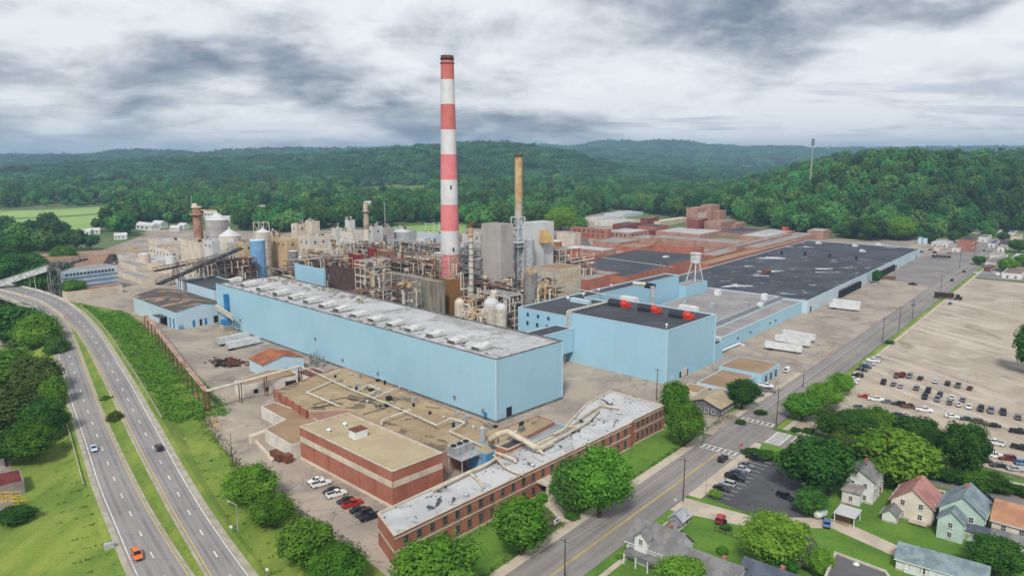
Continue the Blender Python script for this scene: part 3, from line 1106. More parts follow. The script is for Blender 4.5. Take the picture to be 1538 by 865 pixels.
for i in range(IB + 6, NH, 9):
    for f in (.08, .36, .64, .92):
        p = EA[i].lerp(ED[i], f)
        b.cyl(p.x, p.y, -.5, p.z - 2.2, .7, .7, 0, 10)
    b.tube([EA[i].lerp(ED[i], .02) - up * 2.0, EA[i].lerp(ED[i], .98) - up * 2.0], .7, 0, 4)
b.build('pier', M_conc, br)
b = MB()
b.face([EA[IB] - up * .1, ED[IB] - up * .1, Vector((ED[IB].x, ED[IB].y, -.5)), Vector((EA[IB].x, EA[IB].y, -.5))])
b.build('abutment', M_conc, br)


def guardrail(name, pts, label, group=None):
    g = thing(name, label, 'guardrail', pts[0], group)
    b, c = MB(), MB()
    L = 0
    for p, q in zip(pts, pts[1:]):
        d = q - p
        n = max(1, int(d.length / 4))
        for i in range(n):
            t = p + d * i / n
            c.box(t.x, t.y, t.z - .3, .16, .16, 1.05, 0)
        s = Vector((d.y, -d.x, 0)).normalized() * .1
        b.face([p + s + up * .45, q + s + up * .45, q + s + up * .78, p + s + up * .78])
        b.face([p - s + up * .45, p - s + up * .78, q - s + up * .78, q - s + up * .45])
        b.face([p - s + up * .78, p + s + up * .78, q + s + up * .78, q - s + up * .78])
    b.build('rail', mat('galvanised_rail', (196, 196, 178), (170, 172, 150), .5, .4, .6, rough=.5, metal=.2), g)
    c.build('post', mat('guardrail_post', (120, 112, 96)), g)
    return g


def off(E_, sgn, o, i0, i1, dz=0):
    r = []
    for i in range(i0, i1):
        d = (E_[i + 1] - E_[i - 1]).normalized()
        r.append(E_[i] + Vector((d.y, -d.x, 0)).normalized() * sgn * o + up * dz)
    return r


i0 = next(i for i in range(NH) if ED[i].y > G(235, 640, 2.5).y)
guardrail('guardrail', off(ED, 1, 3.0, i0, IB + 2), 'pale steel guardrail curving along the outer shoulder above the green bank')
i1 = next(i for i in range(NH) if EA[i].y > G(128, 728, 1).y)
i2 = next(i for i in range(NH) if EA[i].y > G(88, 560, 1).y)
guardrail('guardrail', off(EA, -1, 3.0, i1, i2, -.1), 'weathered guardrail on the grass left of the highway')
# ------------------------------------------------------------------ buildings of the plant
def ribs(k, c, pos):
    """sheet metal cladding: faint upright seams and rain streaks"""
    v = k.vmul(pos, (1.0, 1.0, .02))
    f = k.ramp(k.noise(v, .55, 5, .65), .38, .68)
    c = k.mix(k.math('MULTIPLY', f, .08), c, lin((196, 214, 220)))
    g = k.ramp(k.noise(k.vmul(pos, (.7, .7, .05)), .5, 6, .7), .58, .75)
    return k.mix(k.math('MULTIPLY', g, .12), c, lin((112, 140, 156)))


M_blue = mat('blue_cladding', (163, 202, 219), (155, 196, 214), .03, .4, .6, rough=.55, fine=.03, fscale=.8, extra=ribs)
M_bluep = mat('pale_blue_cladding', (184, 208, 220), (192, 212, 222), .04, .4, .6, rough=.6, fine=.05, fscale=1, extra=ribs)
M_pale = mat('pale_dock_cladding', (192, 208, 216), (180, 198, 208), .05, .4, .6, rough=.6, fine=.05, fscale=1, extra=ribs)
M_dblue = mat('blue_paint', (40, 118, 172), (60, 132, 180), .5, .4, .7, rough=.5)
M_roofw = mat('pale_membrane_roof', (190, 190, 190), (172, 172, 172), .05, .42, .62, rough=.9, fine=.07, fscale=1.5,
              spots=[((138, 136, 134), .07, .56, .7, .7), ((66, 66, 68), .35, .665, .71, .75), ((212, 212, 210), .2, .6, .72, .5), ((150, 140, 128), .15, .6, .7, .5)])
M_roofo = mat('worn_white_roof', (196, 196, 196), (178, 178, 178), .08, .42, .62, rough=.9, fine=.06, fscale=2,
              spots=[((132, 130, 128), .18, .6, .74, .6), ((52, 52, 54), .3, .625, .67, .9, (1, .5, 1)), ((60, 60, 62), .7, .66, .71, .7)])
M_roofb = mat('black_membrane_roof', (74, 76, 82), (62, 64, 70), .04, .4, .6, rough=.75, fine=.1, fscale=1.2, spots=[((98, 100, 106), .1, .6, .75, .5)])
M_roofbw = mat('patched_black_roof', (74, 76, 83), (60, 62, 69), .03, .4, .6, rough=.7, fine=.1, fscale=1,
               spots=[((98, 100, 108), .07, .6, .75, .5), ((205, 208, 212), .045, .655, .68, .9, (.6, 1.5, 1)), ((205, 208, 212), .2, .7, .73, .85, (.6, 1.3, 1))])
M_roofg = mat('grey_gravel_roof', (158, 152, 148), (142, 138, 136), .08, .4, .62, rough=.95, fine=.08, fscale=2, spots=[((112, 108, 106), .14, .62, .75, .5), ((186, 180, 172), .2, .65, .75, .4)])
M_rooft = mat('tan_gravel_roof', (174, 154, 122), (158, 138, 108), .06, .4, .62, rough=.95, fine=.08, fscale=2,
              spots=[((94, 84, 72), .09, .625, .66, .8), ((140, 122, 94), .2, .58, .7, .6), ((198, 182, 146), .15, .62, .75, .5), ((132, 116, 92), .3, .64, .74, .6)])
M_roofp = mat('plain_tan_roof', (182, 166, 134), (172, 156, 126), .1, .4, .62, rough=.95, fine=.05, fscale=2, spots=[((120, 108, 86), .22, .68, .76, .5)])
M_roofbr = mat('brown_roof', (160, 134, 106), (148, 122, 96), .1, .4, .62, rough=.95, fine=.06, fscale=2)
M_roofr = mat('rusty_tin_roof', (172, 106, 72), (146, 84, 60), .25, .42, .6, rough=.9, fine=.12, fscale=2, spots=[((112, 82, 66), .3, .6, .72, .7), ((190, 140, 100), .5, .62, .74, .5)])
M_mossy = mat('rusty_black_roof', (96, 88, 84), (82, 76, 74), .1, .4, .6, rough=.9, fine=.12, fscale=1.5, spots=[((176, 146, 112), .09, .57, .65, .75, (.6, 1.4, 1)), ((112, 92, 46), .12, .62, .72, .7)])
M_brick = mat('red_brick', (172, 112, 92), (158, 100, 82), .2, .42, .62, rough=.9, fine=.12, fscale=6, spots=[((120, 70, 58), .3, .62, .75, .5, (1, 1, .4)), ((176, 118, 98), .4, .64, .76, .4)])
M_brickp = mat('pale_pink_brick', (172, 136, 122), (158, 122, 108), .15, .42, .62, rough=.9, fine=.1, fscale=3, spots=[((140, 92, 78), .2, .62, .75, .5)])
M_brickd = mat('dark_red_brick', (132, 76, 68), (114, 64, 58), .2, .42, .62, rough=.9, fine=.12, fscale=3)
M_cream = mat('cream_render', (214, 202, 184), (198, 186, 168), .15, .4, .65, rough=.9, fine=.07, fscale=2, spots=[((140, 120, 100), .25, .64, .76, .5, (1, 1, .25))])
M_whitew = mat('whitewashed_wall', (216, 210, 200), (198, 190, 180), .2, .42, .65, rough=.9, fine=.06, fscale=2, spots=[((150, 138, 124), .3, .64, .76, .45, (1, 1, .3))])
M_trim = mat('pale_stone_trim', (200, 190, 174), (184, 174, 158), .5, .4, .6, rough=.9)
M_glass = mat('dark_window_glass', (38, 42, 48), (54, 60, 66), .6, .4, .6, fine=0, rough=.12, spec=.6)
M_frame = mat('window_frame', (120, 112, 104), fine=0)
M_wframe = mat('white_window_frame', (214, 214, 210), fine=0, rough=.5)
M_steel = mat('weathered_steel', (150, 148, 144), (126, 122, 118), .4, .42, .62, rough=.6, metal=.15, fine=.08)
M_galv = mat('galvanised_steel', (186, 188, 190), (168, 170, 172), .5, .4, .6, rough=.45, metal=.25, fine=.05)
M_pipe = mat('lagged_pipe', (206, 200, 186), (186, 178, 164), .5, .42, .62, rough=.7, fine=.06, spots=[((140, 126, 108), .6, .64, .76, .5)])
M_rust = mat('rusted_steel', (122, 78, 58), (98, 66, 52), .5, .4, .62, rough=.9, fine=.15, fscale=3)
M_drk = mat('dark_void', (40, 40, 42), fine=.1, rough=.9)
M_redp = mat('red_fan_paint', (214, 62, 42), (190, 50, 36), .6, .45, .65, rough=.5)
M_wh = mat('white_metal', (222, 224, 224), (204, 206, 206), .5, .45, .65, rough=.45, fine=.03)


def block(name, label, cat, poly, z1, wall, roof, z0=-.3, para=.5, cope=None, group=None, root=None, part=''):
    """a flat roofed building: walls with parapet, roof surface, optional coping"""
    poly = ccw([(p[0], p[1]) for p in poly])
    if root is None:
        c = centre(poly)
        root = thing(name, label, cat, (c.x, c.y, 0), group)
    b = MB()
    b.prism(poly, z0, z1, 0, top=False)
    inn = inset(poly, .35)
    n = len(poly)
    for i in range(n):
        j = (i + 1) % n
        b.face([(*poly[i], z1), (*poly[j], z1), (inn[j].x, inn[j].y, z1), (inn[i].x, inn[i].y, z1)])
        b.face([(inn[i].x, inn[i].y, z1), (inn[j].x, inn[j].y, z1), (inn[j].x, inn[j].y, z1 - para), (inn[i].x, inn[i].y, z1 - para)])
    b.build(part + 'wall', wall, root)
    b = MB()
    b.face([(p.x, p.y, z1 - para) for p in inn])
    b.build(part + 'roof', roof, root)
    if cope:
        b = MB()
        o, q = inset(poly, -.12), inset(poly, .45)
        for i in range(n):
            j = (i + 1) % n
            for (a0, a1, c0, c1) in (((o[i], z1 + .02), (o[j], z1 + .02), (o[j], z1 + .22), (o[i], z1 + .22)), ((o[i], z1 + .22), (o[j], z1 + .22), (q[j], z1 + .22), (q[i], z1 + .22)), ((q[i], z1 + .22), (q[j], z1 + .22), (q[j], z1 - para), (q[i], z1 - para)), ((o[i], z1 + .02), (q[i], z1 + .02), (q[j], z1 + .02), (o[j], z1 + .02))):
                b.face([(t[0].x, t[0].y, t[1]) for t in (a0, a1, c0, c1)])
        b.build(part + 'coping', cope, root)
    return root


WMESH = {}


def win_mesh(w_, h_, frame, glass, bars=1, sill=True):
    key = (w_, h_, frame.name, glass.name, bars)
    if key not in WMESH:
        b = MB()
        t = .1
        b.face([(-w_ / 2, -.02, -h_ / 2), (w_ / 2, -.02, -h_ / 2), (w_ / 2, -.02, h_ / 2), (-w_ / 2, -.02, h_ / 2)], 1)
        for x in (-w_ / 2, w_ / 2):
            b.box(x, -.05, -h_ / 2, t, .1, h_, 0, 0)
        for i in range(bars):
            b.box(-w_ / 2 + w_ * (i + 1) / (bars + 1), -.045, -h_ / 2, .06, .07, h_, 0, 0)
        b.box(0, -.05, h_ / 2 - t / 2, w_ + t, .11, t, 0, 0)
        b.box(0, -.03, -.03, w_, .06, .06, 0, 0)
        b.box(0, -.09, -h_ / 2 - .12, w_ + .3, .2, .14, 0, 0)
        WMESH[key] = b.build('window', [frame, glass], mesh_only=True)
    return WMESH[key]


def windows(root, a, b, zs, n, w_, h_, frame=None, glass=None, m0=2.0, m1=2.0, bars=1, name='window', skip=()):
    """a row of windows in the wall from a to b (outside on the right hand)"""
    a, b = Vector(a[:2]), Vector(b[:2])
    d = (b - a)
    L = d.length
    d.normalize()
    ang = math.atan2(d.y, d.x)
    me = win_mesh(w_, h_, frame or M_frame, glass or M_glass, bars)
    o = Vector((d.y, -d.x)) * .03
    for z in zs:
        for i in range(n):
            if i in skip:
                continue
            t = m0 + (L - m0 - m1) * ((i + .5) / n)
            p = a + d * t + o
            place(name, me, root, (p.x, p.y, z), ang)


def edge_out(poly, i):
    poly = ccw([(p[0], p[1]) for p in poly])
    return poly[i], poly[(i + 1) % len(poly)]


def wallpoly(poly):
    """edges of the polygon whose outside faces the camera, left to right"""
    poly = ccw([(p[0], p[1]) for p in poly])
    res = []
    for i in range(len(poly)):
        a, b = Vector(poly[i]), Vector(poly[(i + 1) % len(poly)])
        d = b - a
        if Vector((d.y, -d.x)).dot((a + b) / 2) < 0:
            res.append((a, b))
    return res


def on_wall(a, b, f, z, out=.0):
    a, b = Vector(a[:2]), Vector(b[:2])
    d = (b - a).normalized()
    p = a.lerp(b, f) + Vector((d.y, -d.x)) * out
    return Vector((p.x, p.y, z)), math.atan2(d.y, d.x)


def door(root, a, b, f, w_, h_, m, name='door', z=0.0):
    p, an = on_wall(a, b, f, z, .05)
    bb = MB()
    bb.box(p.x, p.y, z, w_, .14, h_, an)
    return bb.build(name, m, root)


# ---- the long high blue warehouse
b1 = rect(pz([(330, 427), (745, 540), (842, 513), (415, 414)], 22.6), AB)
W1 = block('blue_warehouse', 'very long tall pale blue warehouse with a pale roof in the middle of the plant', 'warehouse', b1, 22.6, M_blue, M_roofw, para=.35, cope=mat('roof_edge_flashing', (120, 118, 116), (84, 82, 80), .35, .45, .6, rough=.8))
(fa, fb), (ea, eb) = sorted(wallpoly(b1), key=lambda e: (e[0] + e[1]).x)
p, an = on_wall(ea, eb, .06, 0, .06)
door(W1, ea, eb, .18, 2.6, 4.2, M_drk)
door(W1, fa, fb, .975, 1.6, 2.6, M_dblue)
bb = MB()
bb.prism(inset(b1, -.12), -.3, .9, 0, top=True)
bb.build('plinth', mat('dark_plinth', (118, 122, 120), (96, 98, 98), .4, .4, .6), W1)
for q in ccw([tuple(v) for v in b1]):
    bb = MB(); bb.box(q[0], q[1], .9, .5, .5, 21.75, AB); bb.build('corner_flashing', M_bluep, W1)
for i, (f_, z_) in enumerate(((.045, 9.5), (.12, 6), (.46, 9), (.56, 3.5), (.68, 2.8), (.9, 3.8), (.97, 2.5))):
    p, an = on_wall(fa, fb, f_, z_, .3)
    bb = MB()
    bb.box(p.x, p.y, z_, .9, .6, 1.1 + (i == 0) * 2.5, an)
    bb.build('wall_vent', M_steel, W1)


def local(origin, ang):
    ca, sa = math.cos(ang), math.sin(ang)
    return lambda u, v, z=0: (origin[0] + ca * u - sa * v, origin[1] + sa * u + ca * v, z)


def hood_mesh():
    b = MB()
    # intake hood: box on a kerb with a sloped white top and a dark louvred mouth
    b.box(0, 0, 0, 3.6, 6.4, .5, 0, 1)
    v = [(-1.7, -3.1, .5), (1.7, -3.1, .5), (1.7, 3.1, .5), (-1.7, 3.1, .5), (-1.7, -3.1, 1.5), (1.7, -3.1, 1.5), (1.7, 3.1, 2.3), (-1.7, 3.1, 2.3)]
    b.raw(v, [(4, 5, 6, 7), (0, 4, 7, 3), (1, 2, 6, 5), (2, 3, 7, 6)], 0)
    b.raw(v, [(0, 1, 5, 4)], 2)
    for i in range(3):
        b.box(0, -3.25, .62 + i * .3, 3.2, .3, .05, 0, 1)
    return b.build('roof_hood', [mat('dirty_white_metal', (212, 212, 208), (186, 184, 178), .6, .42, .62, rough=.6, fine=.08), M_steel, M_drk], mesh_only=True)


def skylight_mesh():
    b = MB()
    b.box(0, 0, 0, 3.0, 3.0, .6, 0, 0)
    b.raw([(-1.4, -1.4, .61), (1.4, -1.4, .61), (1.4, 1.4, .61), (-1.4, 1.4, .61), (-1.2, -1.2, 1.0), (1.2, -1.2, 1.0), (1.2, 1.2, 1.5), (-1.2, 1.2, 1.5)], [(0, 1, 5, 4), (1, 2, 6, 5), (2, 3, 7, 6), (3, 0, 4, 7)], 0)
    b.face([(-1.2, -1.2, 1.0), (1.2, -1.2, 1.0), (1.2, 1.2, 1.5), (-1.2, 1.2, 1.5)], 2)
    b.box(0, 3.2, .0, 3.2, 3.0, .4, 0, 0)
    b.box(.2, 3.2, .4, 2.2, 2.0, .08, 0, 1)
    return b.build('roof_vent', [M_wh, M_steel, M_drk], mesh_only=True)


HOOD, SKYL = hood_mesh(), skylight_mesh()
ORD = ['first', 'second', 'third', 'fourth', 'fifth', 'sixth', 'seventh', 'eighth', 'ninth', 'tenth', 'eleventh', 'twelfth', 'thirteenth', 'fourteenth', 'fifteenth', 'sixteenth']
ZR = 22.27
for i, q in enumerate([(352, 424), (374, 430), (398, 436), (423, 443), (446, 449), (469, 455), (493, 461.5), (515, 467.5)]):
    p = G(*q, ZR)
    o = place('roof_hood', HOOD, None, p, AB - rad(90)); o.scale = (1.25, 1.15, 1.15)
    tag(o, '%s white roof hood from the left on the long pale warehouse roof' % ORD[i], 'roof hood', 'white hoods along the long warehouse roof')
for i, q in enumerate([(540, 474.5), (566, 481.5), (594, 488.5), (622, 496), (655, 504.5), (687, 514), (724, 524)]):
    p = G(*q, ZR)
    o = place('roof_hood', HOOD, None, p, AB - rad(90)); o.scale = (1.2, 1.05, .85)
    tag(o, '%s white roof hood from the right end of the long warehouse roof' % ORD[6 - i], 'roof hood', 'white hoods along the long warehouse roof')
# loose strips and patches on its roof
bb = MB()
rr = random.Random(3)
for i in range(120):
    f = rr.random()
    q = Vector(fa).lerp(Vector(fb), .03 + .965 * f)
    inw = Vector((-(fb - fa).y, (fb - fa).x)).normalized()
    q = q + inw * (.6 + (14 if f > .9 else 8) * rr.random() ** 1.8)
    bb.box(q.x, q.y, ZR + .012 + i * .0013, rr.uniform(.8, 3.6), rr.uniform(.25, .9), .03, AB - rad(90) + rr.uniform(-.2, .2))
tag(bb.build('roof_patch', mat('tar_patch', (74, 74, 76), (98, 98, 98), .5, .4, .6), W1), None, kind='stuff')
bb = MB()
q0 = Vector(fa).lerp(Vector(fb), .0)
for i in range(30):                                  # small ducts and curbs along its back edge
    f = .1 + .5 * rr.random()
    q = Vector(b1[0])
inw = Vector((-(fb - fa).y, (fb - fa).x)).normalized()
for i in range(34):
    f = .02 + .46 * rr.random()
    q = fa.lerp(fb, f) + inw * rr.uniform(22, 32)
    bb.box(q.x, q.y, ZR, rr.uniform(.8, 2.4), rr.uniform(.8, 2), rr.uniform(.5, 1.8), AB)
bb.build('roof_duct', mat('old_roof_metal', (176, 170, 158), (142, 132, 120), .5, .4, .6, rough=.7), W1)

# blue duct and fan at the warehouse's left end
dt = thing('air_duct', 'dark blue square air duct running up the long blue warehouse wall', 'duct', G(362, 492, 0))
bb = MB()
p0, an = on_wall(fa, fb, .063, 0, 1.4)
bb.box(p0.x, p0.y, 5.5, 1.9, 1.9, 13.2, an)
bb.build('duct', M_dblue, dt)
bb = MB()
p1, _ = on_wall(fa, fb, .07, 0, 3.2)
bb.box(p1.x, p1.y, 2.8, 4.2, 3.2, 2.6, an)
bb.tube([(p1.x, p1.y, 4.2), (p0.x, p0.y, 6.5)], 1.3, 0, 8)
bb.build('fan_housing', M_dblue, dt)
bb = MB()
bb.box(p1.x, p1.y, 0, 6, 4.5, 2.8, an)
bb.build('base', M_conc, dt)
gl = thing('sloping_gallery', 'bundle of sloping pale pipes between the two blue warehouses', 'pipe gallery', G(340, 480, 0))
bb = MB()
pa, pb_ = G(325, 466, 8), G(350, 480, 8)
for i in range(4):
    o = Vector((0, 0, i * .75))
    bb.tube([pa + o + Vector((0, 0, .8)), pb_ + o], .45, 0, 6)
bb.build('pipe', M_pipe, gl)
bb = MB()
for f in (.1, .6, .95):
    q = pa.lerp(pb_, f)
    bb.beam((q.x, q.y, 0), (q.x, q.y, 8.5), .4)
bb.build('support', M_steel, gl)

# ---- smaller blue warehouse with the rusty black roof
def gable(root, poly, z_e, z_r, wall, roof, along=0, over=.4, names=('wall', 'roof')):
    """walls and pitched roof; poly is a rectangle, the ridge runs parallel to edge `along`"""
    poly = [Vector(p[:2]) for p in ccw([(p[0], p[1]) for p in poly])]
    poly = poly[along:] + poly[:along]
    a, b, c, d = poly
    m1, m2 = (b + c) / 2, (d + a) / 2
    w_ = MB()
    w_.prism([a, b, c, d], -.3, z_e, 0, top=False)
    w_.face([(b.x, b.y, z_e), (c.x, c.y, z_e), (m1.x, m1.y, z_r)])
    w_.face([(d.x, d.y, z_e), (a.x, a.y, z_e), (m2.x, m2.y, z_r)])
    w_.build(names[0], wall, root)
    r = MB()
    ax = (b - a).normalized() * over
    sl = (z_r - z_e) / ((b - c).length / 2)
    ac = (c - b).normalized() * over
    A_, B_, C_, D_ = a - ax - ac, b + ax - ac, c + ax + ac, d - ax + ac
    R1, R2 = m1 + ax, m2 - ax
    ze, t = z_e - sl * over, .22
    for (p, q, s, u) in ((A_, B_, R1, R2), (C_, D_, R2, R1)):
        top = [(p.x, p.y, ze + t), (q.x, q.y, ze + t), (s.x, s.y, z_r + t), (u.x, u.y, z_r + t)]
        bot = [(p.x, p.y, ze + .02), (q.x, q.y, ze + .02), (s.x, s.y, z_r + .02), (u.x, u.y, z_r + .02)]
        r.face(top)
        r.face(list(reversed(bot)))
        r.face([bot[0], bot[1], top[1], top[0]])
        r.face([bot[1], bot[2], top[2], top[1]])
        r.face([bot[3], bot[0], top[0], top[3]])
    r.build(names[1], roof, root)
    return a, b, c, d


q = rect(pz([(200, 444), (270, 466), (330, 453)], 10.0), AB)
t = thing('blue_warehouse', 'smaller pale blue warehouse with a low rusty black roof beside the green bank', 'warehouse', (*centre(q), 0))
qq = ccw([tuple(v) for v in q])
gable(t, q, 9.6, 12.2, M_bluep, M_mossy, along=next(i for i in range(4) if abs(math.sin(math.atan2(qq[(i + 1) % 4][1] - qq[i][1], qq[(i + 1) % 4][0] - qq[i][0]) - AB)) > .7 and (qq[i][0] + qq[(i + 1) % 4][0]) / 2 < centre(q).x))
wl = sorted(wallpoly(q), key=lambda e: (e[0] + e[1]).x)
for f in (.86, .94):
    door(t, *wl[0], f, 1.6, 5.2, M_dblue)
bb = MB(); p, an = on_wall(*wl[0], .72, 0, .1); bb.box(p.x, p.y, 0, 9, .3, 4.6, an); bb.build('door', M_drk, t)
bb = MB(); p, an = on_wall(*wl[0], .72, 0, 2.0); bb.box(p.x, p.y, 4.8, 10, 4, .3, an); bb.build('canopy', M_roofb, t)
for f, m in ((.33, M_dblue), (.47, M_drk), (.57, M_dblue)):
    door(t, *wl[1], f, 1.3, 3.6, m)
bb = MB(); p, an = on_wall(*wl[1], .8, 0, .1); bb.box(p.x, p.y, .5, 3.6, .3, 3.6, an); bb.build('door', M_drk, t)
bb = MB()
for i in range(4):
    p, an = on_wall(*wl[1], .03 + i * .025, 0, 1.0); bb.beam((p.x, p.y, 0), (p.x, p.y, 2.2), .25)
bb.build('bollard', M_dblue, t)
q2 = rect(pz([(278, 424), (326, 436), (345, 420), (300, 416)], 11), AB)
block('low_shed', 'low black roofed shed squeezed between the two blue warehouses', 'shed', q2, 11, M_bluep, M_roofb)

# ---- second tall blue warehouse with the red fans
A2 = rad(47.6)
b2 = rect(pz([(853, 469), (1003, 497), (1072, 472)], 22), A2)
W2 = block('blue_warehouse', 'tall pale blue warehouse with a black roof and red fans', 'warehouse', b2, 22, M_blue, M_roofb, para=.25, cope=M_bluep)
w2 = sorted(wallpoly(b2), key=lambda e: (e[0] + e[1]).x)
for q in ccw([tuple(v) for v in b2]):
    bb = MB(); bb.box(q[0], q[1], 0, .45, .45, 22.0, A2); bb.build('corner_flashing', M_bluep, W2)
for f, m in ((.28, M_drk), (.12, M_bluep), (.42, M_drk)):
    door(W2, *w2[1], f, 1.3, 2.6, m)
bb = MB(); p, an = on_wall(*w2[1], .36, 0, .1); bb.box(p.x, p.y, .4, 4.2, .2, 3, an); bb.build('roller_door', M_whitew, W2)


def fan_unit(px, py, label):
    p = G(px, py, 21.76)
    f = thing('roof_fan', label, 'roof fan', p, 'red roof fans on the black warehouse roof')
    L = local((p.x, p.y), A2 - rad(90))
    b = MB()                                        # black housing, hexagonal, lying along the roof
    prof = [(0, 0), (3.2, 0), (3.8, 1.6), (2.6, 3.1), (1.0, 3.1), (-.4, 1.5)]
    v0 = [L(-7.2, -1.6 + a * .9, 21.76 + c) for a, c in prof]
    v1 = [L(-.6, -1.6 + a * .9, 21.76 + c) for a, c in prof]
    n = len(prof)
    b.raw(v0 + v1, [(i, (i + 1) % n, n + (i + 1) % n, n + i) for i in range(n)] + [tuple(reversed(range(n))), tuple(range(n, 2 * n))])
    b.build('housing', mat('fan_housing_black', (52, 54, 60), rough=.6), f)
    b = MB()
    for ang_, r in ((0, 1.75),):
        pts = []
        b.tube([L(-.4, .1, 23.4), L(1.0, .1, 23.4)], 1.75, 0, 14)
        b.tube([L(1.0, .1, 23.4), L(2.3, .1, 23.4)], [1.75, 1.1], 0, 14)
    x, y, z = L(3.2, .1, 23)
    b.box(x, y, 22.2, 1.6, 1.6, 1.7, A2)
    x, y, z = L(1.2, .1, 23)
    b.box(x, y, 21.9, 2.6, 3.2, .5, A2)
    b.build('fan', M_redp, f)
    b = MB()
    for k_ in range(-1, 2):
        b.beam(L(-7.4, k_ * 1.4, 21.9), L(4.4, k_ * 1.4, 21.9), .3)
    b.build('skid', M_rust, f)


fan_unit(935, 461, 'leftmost red fan with black housing on the black warehouse roof')
fan_unit(981, 469, 'middle red fan with black housing on the black warehouse roof')
fan_unit(1029, 478.5, 'rightmost red fan with black housing on the black warehouse roof')
for px, py, l in ((945, 452, 'white'), (1034, 466, 'pale')):
    p = G(px, py, 21.76)
    bb = MB()
    bb.box(p.x, p.y, 21.76, 9, 2.6, 1.9, A2 - rad(90)); bb.box(p.x, p.y, 23.66, 8, 2.0, .3, A2 - rad(90))
    tag(bb.build('roof_unit', M_wh), '%s air handling box at the back edge of the red fan roof' % l, 'roof unit')
p = G(1001, 493, 21.76)
bb = MB(); bb.cyl(p.x, p.y, 21.76, 23.2, .25, .25); bb.cyl(p.x, p.y, 23.2, 23.8, .6, .3)
tag(bb.build('roof_ventilator', M_wh), 'small white mushroom ventilator at the near roof corner of the red fan warehouse', 'ventilator')

# ---- black roofed wing to its left and behind it
pB = [G(772, 463, 20).xy, G(852, 478, 20).xy, G(955, 447, 20).xy, G(1020, 413.5, 20).xy]
b3 = rect(pB[:1] + pB[2:], A2)
fr = w2[0]
nrm2 = Vector((math.cos(A2), math.sin(A2)))
u0 = Vector(fr[0]).dot(nrm2) + .6                    # its front is almost flush with the tall warehouse
vv = Vector((-math.sin(A2), math.cos(A2)))
vl = Vector(pB[0]).dot(vv)
v2a = Vector(fr[0]).dot(vv)
vr = Vector(pB[3]).dot(vv)
u1 = Vector(pB[3]).dot(nrm2)
ub = max(Vector(p_).dot(nrm2) for p_ in b2)


def UV(u, v):
    return nrm2 * u + vv * v


b3 = [UV(u0, vl), UV(u0, v2a + .3), UV(ub + .3, v2a + .3), UV(ub + .3, vr), UV(u1, vr), UV(u1, vl)]
W3 = block('blue_wing', 'lower blue wing with a black roof behind and left of the red fan warehouse', 'warehouse', b3, 20, M_blue, M_roofb, para=.25, cope=M_bluep)
windows(W3, UV(u0, vl), UV(u0, v2a), [13.5], 4, 1.3, 1.6, M_dblue, M_glass, 3, 3, name='window', skip=())
windows(W3, UV(u0, vl), UV(u0, v2a), [17.6], 3, 1.3, 1.4, M_dblue, M_glass, 3, 8, name='window', skip=())
# pipes on it
pp = thing('roof_pipe', 'white lagged pipe crossing the black roof left of the red fans', 'pipe', G(867, 435, 20))
bb = MB(); bb.tube([G(870, 435, 20.6), G(930, 446, 20.6), G(934, 449, 21.5)], .3, 0, 7); bb.build('pipe', M_pipe, pp)
pp = thing('roof_pipe', 'pair of white pipes climbing the wall at the left end of the red fan warehouse', 'pipe', G(852, 500, 0))
bb = MB()
for o in (0, 1.3):
    pA_, an = on_wall(*w2[0], .012 + o / 50, 0, .8)
    back = on_wall(*w2[1], .0, 0, 0)[0]
    s = Vector((pA_.x, pA_.y, 0))
    inn_ = Vector((nrm2.x, nrm2.y, 0))
    bb.tube([s - inn_ * 4 + up * 8.6, s + up * 8.9, s + up * 9.6, s + up * 22.6, s + inn_ * 1.5 + up * 23.0, s + inn_ * 32 + up * 22.6], .3, 0, 7)
bb.build('pipe', M_pipe, pp)
bb = MB(); p = G(872, 454, 20); bb.box(p.x, p.y, 19.7, 2.6, 11, 1.9, A2)
tag(bb.build('roof_unit', M_bluep), 'long low pale box on the black roof left of the red fans', 'roof unit')
for i, (x, y, l) in enumerate(((853, 450, 'left'), (876, 444, 'middle'), (899, 437, 'right'), (918, 431, 'far right'))):
    p = G(x, y, 19.8)
    bb = MB(); bb.cyl(p.x, p.y, 19.75, 20.7, .5); bb.cyl(p.x, p.y, 20.7, 21.2, 1.0, .6)
    tag(bb.build('roof_ventilator', M_wh), 'small white ventilator, %s one of four on the black wing roof' % l, 'ventilator', 'ventilators on the black wing roof')
# plant with dark drum on the blue wing
t = thing('exhaust_pipe', 'upright metal exhaust duct with dark drum against the blue wing wall', 'duct', G(980, 470, 8))
p = D(979, 470, 372); bb = MB()
bb.cyl(p.x, p.y, 8, p.z + 14, 1.3, 1.3, 0, 12); bb.build('stack', M_galv, t)
bb = MB(); p2_ = D(969, 428, 374); p3_ = D(984, 431, 374); bb.tube([p2_, p3_], 1.5, 0, 10); bb.build('drum', M_drk, t)
bb = MB(); bb.tube([p2_ + Vector((-6, 2, .5)), p2_ + Vector((1, 0, .4))], 1.0, 0, 8); bb.build('elbow', M_pipe, t)
# blue block stepping down behind
bb4 = rect([UV(u1 + .2, vr).xy if False else UV(u1 + .3, vr + 4), UV(u1 + 26, vr - 5)], A2)
block('blue_annex', 'small blue annex below the water tank frame behind the blue wing', 'annex', bb4, 14, M_blue, M_roofg)

